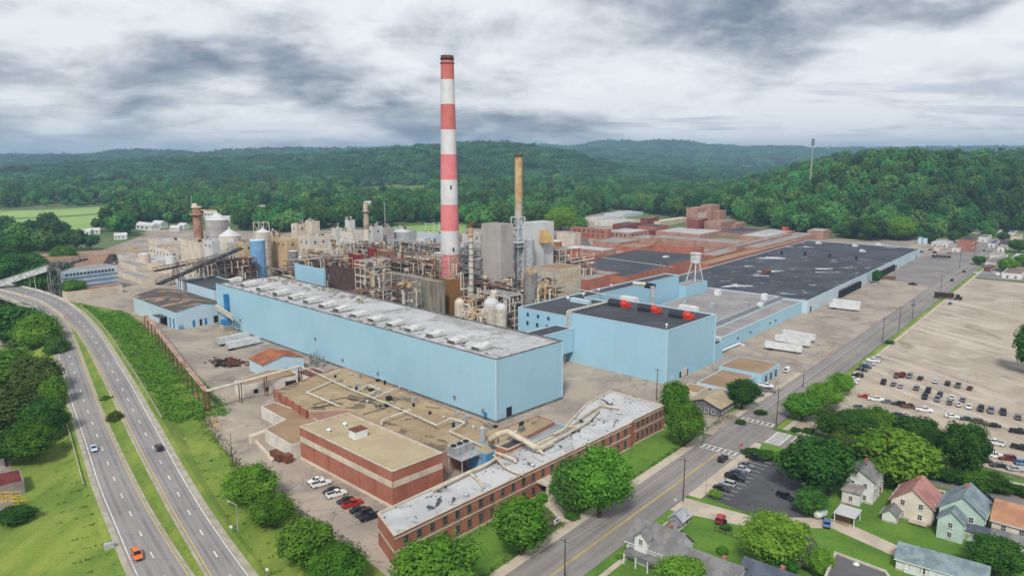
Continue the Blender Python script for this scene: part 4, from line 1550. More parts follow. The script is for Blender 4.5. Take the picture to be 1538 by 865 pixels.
# connector between the two tall warehouses
cn = [eb, UV(u0 - .3, v2a - 1.5), UV(u0 - .3, v2a - 9.5)]
e1 = Vector(eb)
cp = [Vector(eb) + Vector((-.0, .0)), UV(Vector(fr[0]).dot(nrm2) - .25, v2a - 1), UV(Vector(fr[0]).dot(nrm2) - .25, v2a - 13)]
cdir = Vector((math.cos(AB), math.sin(AB)))
cw = Vector((math.cos(AB - math.pi / 2), math.sin(AB - math.pi / 2)))
lenc = (Vector(fr[0]) - Vector(eb)).dot(cdir) - .6
c0 = Vector(eb) + cdir * .2 + cw * -35.5
cpoly = [c0 + cw * 7, c0 + cdir * lenc + cw * 7, c0 + cdir * lenc - cw * 3, c0 - cw * 3]
cb = block('link_bridge', 'short raised blue link between the two tall blue warehouses', 'link building', cpoly, 15.5, M_blue, M_roofb, z0=5.0, para=.2, cope=M_bluep)
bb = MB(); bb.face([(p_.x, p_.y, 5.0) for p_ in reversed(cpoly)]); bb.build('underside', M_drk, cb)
bb = MB()
for f in (.12, .5, .88):
    for g in (6.5, -2.5):
        q = c0 + cdir * lenc * f + cw * g
        bb.beam((q.x, q.y, -.2), (q.x, q.y, 5.0), .5)
bb.build('support', M_steel, cb)

# ---- low grey roofed halls with the blue street wall
A5 = rad(50.3)
n5 = Vector((math.cos(A5), math.sin(A5)))
m5 = Vector((-math.sin(A5), math.cos(A5)))
s0, s1 = G(1085, 507, 6.6), G(1213, 452, 6.6)
base5 = s0.xy.dot(m5)
gl5 = G(1120, 472, 6.6).xy.dot(m5)
ua, ub5 = s0.xy.dot(n5) - 6, s1.xy.dot(n5)
P5 = lambda u, v: n5 * u + m5 * v
h1 = [P5(ua, base5), P5(ub5 - .3, base5), P5(ub5 - .3, gl5 - 1), P5(ua, gl5 - 1)]
W5 = block('low_hall', 'long low blue walled hall with a grey roof beside the trailer yard', 'hall', h1, 6.6, M_blue, M_roofg, para=.25, cope=M_bluep)
e5 = sorted(wallpoly(h1), key=lambda e: -(e[1] - e[0]).length)[0]
door(W5, *e5, .985, 2.0, 3.0, M_drk)
for f in (.2, .33, .55, .62):
    p, an = on_wall(*e5, f, 3, .2); bb = MB(); bb.box(p.x, p.y, 2.5, .6, .4, .8, an); bb.build('wall_lamp', M_drk, W5)
vb5 = vr2 = UV(u1, vr).dot(m5)
h2 = [P5(ua + 14, gl5 + 3), P5(ub5 - .3, gl5 + 3), P5(ub5 - .3, gl5 + 36), P5(ua + 14, gl5 + 36)]
h2 = [P5(UV(ub, vr).dot(n5) - 5, gl5 + 3), P5(ub5 - .3, gl5 + 3), P5(ub5 - .3, UV(u1, vr).dot(m5) - 1.5), P5(UV(ub, vr).dot(n5) - 5, UV(u1, vr).dot(m5) - 7)]
W6 = block('low_hall', 'broad dusty grey roofed hall between blue wing and big black roof', 'hall', h2, 7.6, M_bluep, M_roofg, para=.25)
bb = MB()
for i in range(3):
    z = 7.0 + .3 * i
    bb.tube([Vector((*P5(ua + 2, gl5 + i * .9 - .3), z)), Vector((*P5(ub5 - 2, gl5 + i * .9 - .3), z))], .35, 0, 6)
t = thing('roof_pipe', 'dark bundle of pipes lying in the gutter between the two low grey roofs', 'pipes', Vector((*P5(ua, gl5), 0)))
bb.build('pipe', M_steel, t)
for i, (x, y, sx, sy, sz, l) in enumerate(((1078, 443, 4, 3, 3.2, 'white box unit beside the foot of the blue wing'), (1121, 461, 3, 3, 2.6, 'small grey box unit on the low grey roof'), (1148, 450, 3.4, 3, 3.4, 'pale tall box unit on the low roof near the black roof'), (1070, 462, 5, 3, 2.4, 'pale box unit on the low roof just behind the red fans'), (1142, 460, 4, 2.4, 2, 'squat white box unit by the roof pipes'), (1030, 456, 3, 2.5, 2, 'white box unit close behind the middle fan'))):
    p = G(x, y, 7.3)
    bb = MB(); bb.box(p.x, p.y, 7.2, sx, sy, sz, A5); bb.box(p.x, p.y, 7.2 + sz, sx * .8, sy * .8, .25, A5)
    tag(bb.build('roof_unit', (M_wh, M_galv)[i % 2]), l, 'roof unit')
# small lean-to and white pipe at the right foot of the tall warehouse
qa, an = on_wall(*w2[1], 1.0, 0, 0)
lt = [Vector(w2[1][1]) + n5 * .25 + m5 * -.2, Vector(w2[1][1]) + n5 * 9, Vector(w2[1][1]) + n5 * 9 + m5 * 8, Vector(w2[1][1]) + n5 * .25 + m5 * 8]
block('lean_to', 'small blue lean-to with a dark roof at the right end of the tall blue warehouse', 'annex', lt, 8.2, M_blue, M_roofb, para=.2)
t = thing('street_pipe', 'white pipe dropping from the low hall roof to the ground by the brown roofs', 'pipe', Vector((*P5(ua - 2, base5 - 1), 0)))
bb = MB(); q = P5(ua + 1.5, base5 - .8); q2 = P5(ua + 1.5, base5 + 6); q3 = P5(ua + 22, base5 - 1.8)
bb.tube([(q2.x, q2.y, 7.6), (q.x, q.y, 7.6), (q.x, q.y, .9), (q3.x, q3.y, .9), (q3.x + 2, q3.y - 2, .2)], .4, 0, 7); bb.build('pipe', M_wh, t)

# ---- the huge black roofed shed
bR = rect(pz([(1213.5, 452), (1378, 374), (1213, 361)], 7.4), rad(50.6))
WR = block('black_roofed_shed', 'huge low shed with a patchy black roof and pale dock wall at right', 'warehouse', bR, 7.4, M_pale, M_roofbw, para=.2, cope=M_pale)
eR = sorted(wallpoly(bR), key=lambda e: -(e[1] - e[0]).length)[0]


def dock_mesh():
    b = MB()
    b.box(-1.75, -.9, 0, .5, 1.8, 4.4); b.box(1.75, -.9, 0, .5, 1.8, 4.4); b.box(0, -.9, 4.0, 4, 1.8, .5)
    b.box(0, -.1, 0, 3.0, .2, 4.0, 0, 1)
    b.box(0, -.5, 0, 3, 1, 1.1, 0, 1)
    return b.build('dock_shelter', [mat('dock_rubber', (46, 47, 50), rough=.9), M_drk], mesh_only=True)


DK = dock_mesh()
for lo, hi, n in ((.205, .345, 11), (.475, .665, 9)):
    for i in range(n):
        p, an = on_wall(*eR, lo + (hi - lo) * i / (n - 1), .2, .03)
        place('dock_shelter', DK, WR, p, an)
for f in (.02, .71, .95):
    door(WR, *eR, f, 2.2, 3.2, M_drk)
for x, y, kind, l in ((1149, 411, 'rust', 'rusty brown roof fan in the middle of the big black roof'), (1228, 366, 'w', 'small white cowl at the far left of the big black roof'), (1283, 370, 'w', 'small white box near the far edge of the big black roof'), (1294, 378, 'w', 'broken white roof unit on the big black roof'), (1318, 368, 'w', 'white unit at the far right edge of the big black roof'), (1209, 383, 'd', 'leftmost of three dark stubs on the big black roof'), (1246, 386, 'd', 'middle one of three dark stubs on the big black roof'), (1286, 390, 'd', 'rightmost of three dark stubs on the big black roof'), (1174, 382, 'd', 'low dark vent on the left part of the big black roof')):
    p = G(x, y, 7.3)
    bb = MB()
    if kind == 'rust':
        bb.box(p.x, p.y, 7.2, 4.5, 3, 1.6, 1); bb.tube([(p.x, p.y, 8.8), (p.x + 2, p.y, 9.4), (p.x + 4, p.y, 9.2)], 1.2, 0, 8); bb.cyl(p.x - 1.5, p.y, 8.8, 10, 1)
    elif kind == 'w':
        bb.box(p.x, p.y, 7.2, 3.2, 2.6, 1.9, .8); bb.box(p.x + 1.8, p.y - .8, 7.2, 2, 2, 1.2, .4)
    else:
        bb.cyl(p.x, p.y, 7.2, 9.3, .9); bb.cyl(p.x, p.y, 9.3, 9.8, 1.3, 1.0)
    tag(bb.build('roof_unit', {'rust': M_rust, 'w': M_wh, 'd': M_drk}[kind]), l, 'roof unit')

# ---- middle black roof and the brick ranges round it
def near_len(p, d, xt, z):
    lo, hi = 0.0, 400.0
    s = 1 if frame_px(p.x + d.x * 5, p.y + d.y * 5, z)[0] > frame_px(p.x, p.y, z)[0] else -1
    for _ in range(50):
        m = (lo + hi) / 2
        if (frame_px(p.x + d.x * m, p.y + d.y * m, z)[0] - xt) * s < 0:
            lo = m
        else:
            hi = m
    return lo


def nb(name, label, cat, xn, yn, yb, xl, xr, wall, roof, ang=AR, para=.4, cope=None, group=None, cap=130, z0=-.3):
    """a building from its near roof corner (xn, yn), the line yb where that corner meets the ground, and how far it
    runs left and right"""
    g = G(xn, yb, 0)
    z = D(xn, yn, g.y).z
    u, v = Vector((math.cos(ang), math.sin(ang))), Vector((-math.sin(ang), math.cos(ang)))
    lu, lv = min(cap, near_len(g, u, xr, z)), min(cap, near_len(g, v, xl, z))
    p = g.xy
    poly = [p, p + u * lu, p + u * lu + v * lv, p + v * lv]
    r = block(name, label, cat, poly, z, wall, roof, para=para, cope=cope, group=group, z0=z0)
    return r, poly, z


bm = rect(pz([(874, 392), (960, 374), (1041, 382), (939, 416)], 9), rad(51.5))
block('black_roofed_hall', 'wide brick hall with a plain black roof left of the water tank frame', 'hall', bm, 9, M_brick, M_roofb, para=.7, cope=M_brick)
bb = MB(); a_, b_ = G(905, 387, 8.4), G(1010, 401, 8.4); bb.tube([a_, b_], .22, 0, 5)
tag(bb.build('roof_line', M_pipe), 'thin white conduit crossing the middle black roof', 'conduit')
for x, y, l in ((888, 395, 'left'), (1000, 386, 'right')):
    p = G(x, y, 8.4); bb = MB(); bb.box(p.x, p.y, 8.3, 5, 4, .5, AR, 0); bb.box(p.x, p.y, 8.8, 4.4, 3.4, .25, AR, 0)
    tag(bb.build('skylight', M_wh), '%s one of two white skylights on the middle black roof' % l, 'skylight')
block('brick_block', 'brick block with a plain grey roof in front of the middle black roof', 'building', rect(pz([(876, 420), (932, 409), (873, 402)], 9.2), AR), 9.2, M_brick, M_roofg)
nb('brick_range', 'long brick parapet range along the left edge of the huge black roof', 'building', 1063, 397, 408, 1042, 1208, M_brick, M_roofbr, AR, para=.6, cap=240)
t, q, z = nb('brick_mill', 'long brick mill with two rows of small windows behind the boiler house', 'building', 912, 345, 361, 857, 918, M_brick, M_roofg, AR)
e = sorted(wallpoly(q), key=lambda e: (e[0] + e[1]).x)[0]
windows(t, *e, [z - 3, z - 7.5], 7, 1.8, 2.2, M_frame, M_glass, 3, 3)
t, q, z = nb('brick_mill', 'brick mill with a bright grey roof right of the long mill', 'building', 945, 350, 362, 908, 975, M_brickp, M_roofw, AR)
e = sorted(wallpoly(q), key=lambda e: (e[0] + e[1]).x)
windows(t, *e[0], [z - 3], 5, 1.8, 2.4, M_frame, M_glass, 3, 3)
windows(t, *e[1], [z - 3], 4, 1.8, 2.4, M_frame, M_glass, 3, 3)
t, q, z = nb('brick_block', 'dark brick block with tall windows among the far mill roofs', 'building', 972, 328, 344, 962, 990, M_brickd, M_roofbr, AR)
e = sorted(wallpoly(q), key=lambda e: (e[0] + e[1]).x)
windows(t, *e[1], [z - 6], 5, 1.9, 5, M_frame, M_glass, 1, 1)
nb('brick_block', 'low dark roofed brick block left of the tall windowed one', 'building', 940, 338, 346, 920, 962, M_brickd, M_roofb, AR)
nb('tan_shed', 'long pale tan shed behind the far mill roofs', 'shed', 990, 333, 343, 978, 1034, M_cream, M_cream, AR)
nb('brick_block', 'brick block below the tan shed with a dark roof', 'building', 985, 341, 351, 958, 1004, M_brick, M_roofb, AR)
nb('pale_shed', 'white roofed shed left of the far mill roofs', 'shed', 905, 329, 334, 880, 940, M_whitew, M_roofw, AR)
nb('pale_shed', 'pale blue green roofed shed at the wood edge behind the mills', 'shed', 935, 322, 327, 908, 966, M_bluep, M_roofw, AR)
nb('pale_shed', 'yellowish flat shed in front of the far pale sheds', 'shed', 950, 333, 339, 916, 968, M_cream, M_roofp, AR)
# stepped brick tower
nb('brick_tower', 'tallest stepped part of the far brick tower', 'tower', 1066, 308.5, 346, 1053, 1081, M_brickp, M_roofbr, AR)
t, q, z = nb('brick_tower', 'left stepped part of the far brick tower with a cream front', 'tower', 1046, 313, 348, 1031, 1066, M_brickp, M_roofbr, AR)
e = sorted(wallpoly(q), key=lambda e: (e[0] + e[1]).x)[-1]
p, an = on_wall(*e, .5, 0, .15); bb = MB(); bb.box(p.x, p.y, z - 15, (e[1] - e[0]).length * .96, .3, 9.5, an); bb.build('cream_panel', M_cream, t)
nb('brick_tower', 'right lower step of the far brick tower', 'tower', 1080, 317, 346, 1070, 1091, M_brickp, M_roofbr, AR)
t, q, z = nb('brick_block', 'dark red block at the foot of the brick tower', 'building', 1048, 330, 352, 1032, 1063, M_brickd, M_roofbr, AR)
t, q, z = nb('brick_block', 'pale brick block with small windows right of the dark red one', 'building', 1082, 334, 353, 1058, 1104, M_brickp, M_roofbr, AR)
e = sorted(wallpoly(q), key=lambda e: (e[0] + e[1]).x)
windows(t, *e[1], [z - 3.5, z - 9], 4, 1.7, 2, M_frame, M_glass, 2, 2)
nb('brick_block', 'low pale brick block at the right end of the far mill', 'building', 1105, 337, 350, 1088, 1121, M_brickp, M_roofbr, AR)
t, q, z = nb('long_mill_roof', 'very long grey roofed mill range below the brick tower', 'building', 1105, 366, 378, 976, 1120, M_brickp, M_roofg, AR, cap=190)
nb('long_mill_roof', 'white roofed mill range behind the long grey one', 'building', 1052, 352, 361, 985, 1085, M_brickp, M_roofw, AR, cap=120)
nb('long_mill_roof', 'dark slate roofed mill range at the foot of the brick tower', 'building', 1110, 351, 358, 1062, 1146, M_brickp, M_roofb, AR, cap=120)
nb('long_mill_roof', 'brick hall with a pale sunken roof behind the middle black roof', 'building', 1050, 372, 382, 980, 1058, M_brick, M_roofw, AR, para=1.2, cap=100)
nb('long_mill_roof', 'low brick hall with a dark wet roof right of the middle black roof', 'building', 1075, 384, 393, 1046, 1122, M_brick, M_roofg, AR, para=.8, cap=120)
t, q, z = nb('windowed_mill', 'long pink brick mill with a row of white windows by the huge black roof', 'building', 1106, 370, 384, 1095, 1190, M_brickp, M_roofg, AR, cap=230)
e = sorted(wallpoly(q), key=lambda e: -(e[1] - e[0]).length)[0]
windows(t, *e, [z - 4], 18, 3.2, 2.4, M_wframe, M_wh, 30, 10, bars=2)
nb('pink_roofed_hall', 'wide hall with a pale dusty roof left of the huge black roof', 'building', 1139, 372, 383, 1108, 1224, M_brickp, M_roofg, AR, cap=330)
nb('orange_box', 'bright orange red metal box building on the far mill roofs', 'building', 1180, 341, 354, 1175, 1191, mat('orange_red_paint', (206, 92, 72), (190, 80, 64), .3, .4, .6), M_roofbr, AR)
t, q, z = nb('brick_block', 'pale brick end block at the far left corner of the huge black roof', 'building', 1236, 347, 361, 1213, 1248, M_brickp, M_roofw, AR)

for i, (l, xn, yn, yb_, xl, xr, wm_, rm_) in enumerate((
        ('long low pink mill range with a white roof right of the yellow hopper', 905, 377, 387, 842, 926, M_brickp, M_roofw), ('brick range with a brown roof in front of the long low pink one', 880, 386, 398, 836, 905, M_brick, M_roofbr),
        ('cream block with a grey roof just right of the white boiler box', 862, 351, 372, 836, 872, M_cream, M_roofg), ('pink mill block with a dull roof below the bright grey roofed mill', 930, 365, 374, 890, 962, M_brickp, M_roofg),
        ('low pink block with a grey roof among the mills', 990, 360, 368, 945, 1012, M_brickp, M_roofg), ('low red brick link between the mills and the middle black roof', 960, 372, 380, 925, 985, M_brick, M_roofbr),
        ('small dark roofed block below the tall windowed mill block', 958, 350, 358, 935, 985, M_brickd, M_roofb), ('white roofed sheds row behind the dark mill block', 930, 334, 341, 893, 955, M_whitew, M_roofw),
        ('grey roofed mill strip left of the brick tower', 1028, 347, 355, 1000, 1042, M_brickp, M_roofg), ('long grey strip of roof right of the brick tower', 1120, 349, 356, 1085, 1172, M_brickp, M_roofg),
        ('pale roofed strip behind the long windowed mill', 1150, 356, 364, 1110, 1205, M_brickp, M_roofw))):
    nb('mill_block', l, 'building', xn, yn, yb_, xl, xr, wm_, rm_, AR, para=.5, cap=120)
# ---- water tank frame on legs
M_lg2 = mat('dull_white_steel', (204, 206, 206), (178, 180, 178), .4, .42, .62, rough=.6, fine=.08)
p = D(1043, 430, 452)
wt = thing('water_tank_tower', 'white water tank standing on a lattice of splayed legs', 'water tower', (p.x, p.y, 0))
zt = D(1043, 381, p.y).z
bb = MB(); bb.cyl(p.x, p.y, zt - 5.5, zt, 3.3, 3.3, 0, 16); bb.cyl(p.x, p.y, zt, zt + .5, 3.7, 3.3, 0, 16); bb.cyl(p.x, p.y, zt - 7.2, zt - 5.5, 1.4, 3.3, 0, 16)
bb.build('tank', M_lg2, wt)
for i in range(6):
    a = math.pi / 3 * i + .3
    bb = MB(); bb.beam((p.x + 2.4 * math.cos(a), p.y + 2.4 * math.sin(a), zt - 5), (p.x + 7.4 * math.cos(a), p.y + 7.4 * math.sin(a), 8), .5); bb.build('leg', M_lg2, wt)
bb = MB()
for k_, r in ((.35, 4.2), (.7, 5.9)):
    z = zt - 5 + (8 - zt + 5) * k_
    for i in range(6):
        a, c = math.pi / 3 * i + .3, math.pi / 3 * (i + 1) + .3
        bb.beam((p.x + r * math.cos(a), p.y + r * math.sin(a), z), (p.x + r * math.cos(c), p.y + r * math.sin(c), z), .3)
        bb.beam((p.x + r * math.cos(a), p.y + r * math.sin(a), z), (p.x + (r + 1.6) * math.cos(c), p.y + (r + 1.6) * math.sin(c), z - 4.5), .16)
bb.cyl(p.x, p.y, 8, zt - 6, .6, .6); bb.build('brace', M_galv, wt)
q = rect([p.xy + P5(-5.5, -5), p.xy + P5(5.5, 5)], A5)
block('brick_pump_house', 'red brick box under the white water tank', 'building', q, 12.5, M_brickd, M_roofbr)
# ------------------------------------------------------------------ near buildings: brick hall, tan roofs, office
q = rect(pz([(450, 641), (591, 708), (664, 680)], 10.2), AB)
BH = block('brick_hall', 'red brick hall with a tan roof and a pale band round its walls', 'building', q, 10.2, M_brick, M_roofp, para=.35, cope=M_trim)
for a_, b_ in wallpoly(q):
    L = (b_ - a_).length
    n = max(3, int(L / 6.6))
    for i in range(n):                               # pale blind panels let into the band
        f = (i + .5) / n
        p, an = on_wall(a_, b_, f, 0, .03)
        bb = MB(); bb.box(p.x, p.y, 5.7, L / n - .12, .16, 1.7, an); bb.build('wall_panel', M_cream, BH)
    bb = MB()
    for i in range(n + 1):
        p, an = on_wall(a_, b_, min(.995, max(.005, i / n)), 0, .06); bb.box(p.x, p.y, .9, .1, .12, 9.0, an)
    bb.build('downpipe', M_brick, BH)
    p, an = on_wall(a_, b_, .5, 0, .12); bb = MB(); bb.box(p.x, p.y, -.2, L + .3, .25, .9, an); bb.build('plinth', M_cream, BH)
p = G(538, 655, 10)
pn = thing('roof_penthouse', 'small white roof hut with a rust red lid on the tan brick hall', 'roof hut', (p.x, p.y, 9.85))
bb = MB(); bb.box(p.x, p.y, 9.85, 4.2, 3.4, 2.4, AB); bb.build('hut', M_wh, pn)
bb = MB(); bb.box(p.x, p.y, 12.25, 4.4, 3.6, .2, AB); bb.build('lid', M_rust, pn)
for x, y, l in ((494, 648, 'near'), (518, 639, 'far')):
    p = G(x, y, 9.9); bb = MB(); bb.cyl(p.x, p.y, 9.85, 10.5, .35); bb.cyl(p.x, p.y, 10.5, 11, .75, .3)
    tag(bb.build('roof_ventilator', M_wh), 'small white vent at the left end of the tan brick hall roof, %s one' % l, 'ventilator')

tan = pz([(411, 587), (462, 619), (520, 616), (662, 679), (705, 670), (730, 682.5), (747, 673), (766, 655), (792, 654), (833, 633), (808, 623), (752, 643), (520, 552), (500, 553)], 6.3)
TR = block('tan_roofed_shed', 'sprawling low shed with a stained tan roof in front of the long blue warehouse', 'shed', tan, 6.3, M_brickp, M_rooft, para=.3)
rr = random.Random(8)
for i in range(64):                                  # vents and small boxes on it
    f, g = rr.random(), rr.random()
    px_, py_ = 500 + 290 * f, 566 + 82 * f + (g - .35) * 40
    p = G(px_, py_, 6.1)
    if not inpoly(p.x, p.y, [tuple(v) for v in tan]):
        continue
    bb = MB()
    h = rr.uniform(.5, 1.5)
    if i % 2:
        bb.cyl(p.x, p.y, 6.0, 6.0 + h, .4); bb.cyl(p.x, p.y, 6 + h, 6.3 + h, .6, .4)
    else:
        bb.box(p.x, p.y, 6.0, rr.uniform(.8, 2.2), rr.uniform(.8, 1.6), h, AB)
    bb.build('roof_vent', (M_steel, M_drk, M_galv)[i % 3], TR)
for pts, m in (([(520, 596), (470, 607)], M_drk), ([(520, 598), (565, 606), (565, 612)], M_drk), ([(545, 622), (580, 612)], M_drk), ([(470, 612), (515, 606)], M_drk)):
    bb = MB(); bb.tube([G(x, y, 6.4) for x, y in pts], .12, 0, 5); bb.build('roof_conduit', m, TR)
t = thing('brick_screen', 'low red brick screen wall along the edge of the tan roof', 'wall', G(435, 603, 4))
bb = MB(); a_, b_ = G(412, 586, 6.6), G(461, 618, 6.6)
d = (b_ - a_); an = math.atan2(d.y, d.x)
for i in range(5):
    m = a_ + d * (i + .5) / 5
    b2_ = MB(); b2_.box(m.x, m.y, 3.9, d.length / 5 - .4, .35, 3.0, an); b2_.build('panel', M_brick, t)
for i in range(6):
    m = a_ + d * i / 5
    b2_ = MB(); b2_.box(m.x, m.y, 3.9, .5, .6, 3.2, an); b2_.build('pier', M_brickd, t)
low = pz([(412, 603), (392, 610), (428, 629.5), (397, 644), (437, 668), (456, 663), (482, 634), (462, 621)], 4.3)
block('brown_roofed_shed', 'low shed with a brown roof and white walls left of the brick hall', 'shed', low, 4.3, M_whitew, M_roofbr, para=.12)
bb = MB(); bb.prism(pz([(373, 652), (396, 644), (400, 647), (377, 655)], 2.8), 0, 2.6, 0); bb.prism(pz([(377, 656), (381, 656), (412, 690), (408, 692)], .6), 0, .9, 0)
tag(bb.build('loading_bay_wall', M_cream), 'cream side wall of the bay by the brown roofed shed', 'wall')
for x, y, l in ((417, 690, 'left'), (432, 694, 'right')):
    p = G(x, y, 0); c_ = thing('rusty_container', 'rust brown steel container, %s of the pair beside the brick hall' % l, 'container', p)
    bb = MB(); bb.box(p.x, p.y, .3, 5.2 if l == 'left' else 2.6, 2.2, 2.2, AB - rad(90)); bb.build('body', M_rust, c_)
    bb = MB()
    for i in range(5):
        for s_ in (-1, 1):
            L = local((p.x, p.y), AB - rad(90)); xx, yy_, _ = L((-2.2 + i * 1.1) * (1 if l == 'left' else .5), s_ * 1.15); bb.box(xx, yy_, .3, .16, .14, 2.3, AB - rad(90))
    bb.build('rib', M_brickd, c_)

# white pipe run across the tan roof
t = thing('roof_pipe', 'long white pipe running across the tan roof with square loops', 'pipe', G(600, 640, 7))
bb = MB()
zP = 7.6
bb.tube([G(x, y, zP) for x, y in ((452, 550), (477, 561), (520, 581), (577, 604), (620, 622), (656, 638.5), (677, 628), (698, 634.5), (675, 647), (702, 659), (722, 668))], .22, 0, 6)
bb.tube([G(x, y, zP) for x, y in ((535, 588), (553, 578), (571, 584), (549, 594))], .24, 0, 6)
bb.tube([G(x, y, zP) for x, y in ((561, 597), (601, 581))], .24, 0, 6)
bb.tube([G(x, y, zP) for x, y in ((617, 615), (575, 630), (572, 636))], .28, 0, 6)
bb.tube([G(x, y, zP) for x, y in ((489, 563), (512, 555))], .24, 0, 6)
bb.tube([G(x, y, 6.6) for x, y in ((500, 572), (461, 589), (510, 610))], .3, 0, 6)
bb.build('pipe', mat('white_pipe', (212, 208, 196), (188, 182, 168), .6, .45, .65, rough=.6, fine=.03), t)
bb = MB()
for x, y in ((477, 561), (498, 571), (520, 581), (548, 592), (577, 604), (598, 613), (620, 622), (640, 631), (690, 654), (712, 664)):
    p = G(x, y, zP); bb.box(p.x, p.y, 6.0, .16, .16, 1.5)
bb.build('support', M_steel, t)

# cooling units on a stand between brick hall and office
p = G(690, 682, 6.3)
cu = thing('cooling_unit', 'grey cooling unit on steel legs between the brick hall and the office', 'cooling unit', (p.x, p.y, 0))
L = local((p.x, p.y), AB)
for i in range(3):
    bb = MB(); x, y, _ = L(-1.5 + i * 2.4, .8); bb.box(x, y, 6.6, 2.1, 3.6, 2.4, AB); bb.build('fan_case', M_galv, cu)
    bb = MB(); bb.cyl(x, y, 9.0, 9.35, .85, .85, 0, 12); bb.build('fan_ring', M_drk, cu)
bb = MB(); x, y, _ = L(.9, -1.2); bb.box(x, y, 6.3, 8, 6.4, .3, AB); bb.build('deck', M_galv, cu)
for u_, v_ in ((-2.6, -4), (4.4, -4), (4.4, 1.6), (-2.6, 1.6)):
    bb = MB(); x, y, _ = L(u_, v_); bb.beam((x, y, 0), (x, y, 6.3), .3); bb.build('leg', M_galv, cu)
bb = MB(); bb.beam(L(4, -4, 6.3), L(7.5, -6.5, 2.2), .9); bb.build('stair', M_steel, cu)
q = rect(pz([(704, 669), (730, 681.5), (747, 672)], 6.9), AB)
block('blue_annex', 'little blue walled block beside the cooling unit', 'annex', q, 6.7, mat('mid_blue_cladding', (92, 158, 202), (104, 168, 208), .2, .4, .6, rough=.6), M_roofp, para=.2)
q = rect(pz([(749, 668), (763, 676), (788, 662)], 9.5), AR)
t = block('brick_stair_house', 'small brick stair house with a dark roof among the fat pipes', 'building', q, 9.5, M_brick, M_roofb, para=.4, cope=M_trim)
p = G(725, 662, 6.3); bb = MB(); bb.cyl(p.x, p.y, 6.0, 10.4, .9, .9, 0, 12); bb.cyl(p.x, p.y, 10.4, 11, .9, .3, 0, 12)
tag(bb.build('silencer', M_galv), 'upright grey silencer drum where the fat pipes leave the tan roof', 'silencer')
q = rect(pz([(792, 655), (831, 633), (836, 640), (800, 662)], 5.2), AR)
block('blue_dock', 'long blue trimmed dock roof behind the office', 'shed', q, 5.3, M_blue, M_roofg, para=.2)

# ---- office
of = pz([(592, 805), (567, 771), (738, 692), (846, 643), (880, 607), (916, 587), (998, 609), (952, 631), (948, 635.2)], 8.4)
OF = block('brick_office', 'long two storey brick office with a worn white roof along the lawn', 'building', of, 8.4, M_brick, M_roofo, para=.3, cope=M_trim)
P0, P1 = of[0], of[8]
P2_, P3_ = of[7], of[6]


def band(root, a, b, z, h, m, out=.04, name='trim_band'):
    p, an = on_wall(a, b, .5, 0, out)
    bb = MB(); bb.box(p.x, p.y, z, (Vector(b[:2]) - Vector(a[:2])).length - .1, .16, h, an); bb.build(name, m, root)


for a_, b_, n in ((P0, P1, 23), (P2_, P3_, 6)):
    windows(OF, a_, b_, [6.35, 2.5], n, 1.35, 2.05, M_frame, M_glass, 1.2, 1.2, skip=())
    band(OF, a_, b_, 4.25, .45, M_trim)
    band(OF, a_, b_, -.2, .7, M_trim)
    band(OF, a_, b_, 7.55, .3, M_trim)
a_, b_ = of[1], of[0]
band(OF, a_, b_, 4.25, .45, M_trim); band(OF, a_, b_, -.2, .7, M_trim)
a_, b_ = of[6], of[5]
windows(OF, a_, b_, [6.35, 2.5], 3, 1.35, 2.05, M_frame, M_glass, 2, 2)
# entrance porch with columns and steps
d = (P1 - P0).normalized(); an = math.atan2(d.y, d.x); o = Vector((d.y, -d.x))
fz = ((G(835, 745, 0).xy - P0).dot(d))
pc = P0 + d * fz
bb = MB(); c_ = pc + o * 2.0; bb.box(c_.x, c_.y, 4.3, 8.5, 4.0, .5, an); bb.build('porch_roof', M_trim, OF)
for k_ in (-1, 0, 1):
    bb = MB(); c_ = pc + o * 3.6 + d * k_ * 3.6; bb.box(c_.x, c_.y, 1.0, .7, .7, 3.3, an); bb.build('porch_column', M_trim, OF)
for i in range(5):
    bb = MB(); c_ = pc + o * (2.4 + i * .45); bb.box(c_.x, c_.y, -.05, 8, 4.6, 1.05 - i * .2, an); bb.build('step', M_walk, OF) if i == 0 else None
    if i:
        bb = MB(); c_ = pc + o * (4.6 + i * .4); bb.box(c_.x, c_.y, -.05, 6, .42, 1.05 - i * .2, an); bb.build('step', M_walk, OF)
bb = MB(); c_ = pc + o * .1; bb.box(c_.x, c_.y, 1.0, 3.2, .2, 2.8, an); bb.build('door', M_glass, OF)
# blue and white board by the path
p = RN(8.5, 18.2, 0); sg = thing('name_board', 'small white and blue sign board beside the office path', 'sign', p)
bb = MB(); bb.box(p.x, p.y, .3, 2.4, .18, 1.2, RA); bb.build('board', M_wh, sg)
bb = MB(); n_ = Vector((math.sin(RA), -math.cos(RA))); bb.box(p.x + n_.x * .11, p.y + n_.y * .11, .75, 1.2, .05, .5, RA); bb.build('emblem', mat('sign_blue', (40, 70, 150), fine=0), sg)
bb = MB(); bb.box(p.x, p.y, 0, 2.0, .14, .3, RA); bb.build('foot', M_steel, sg)

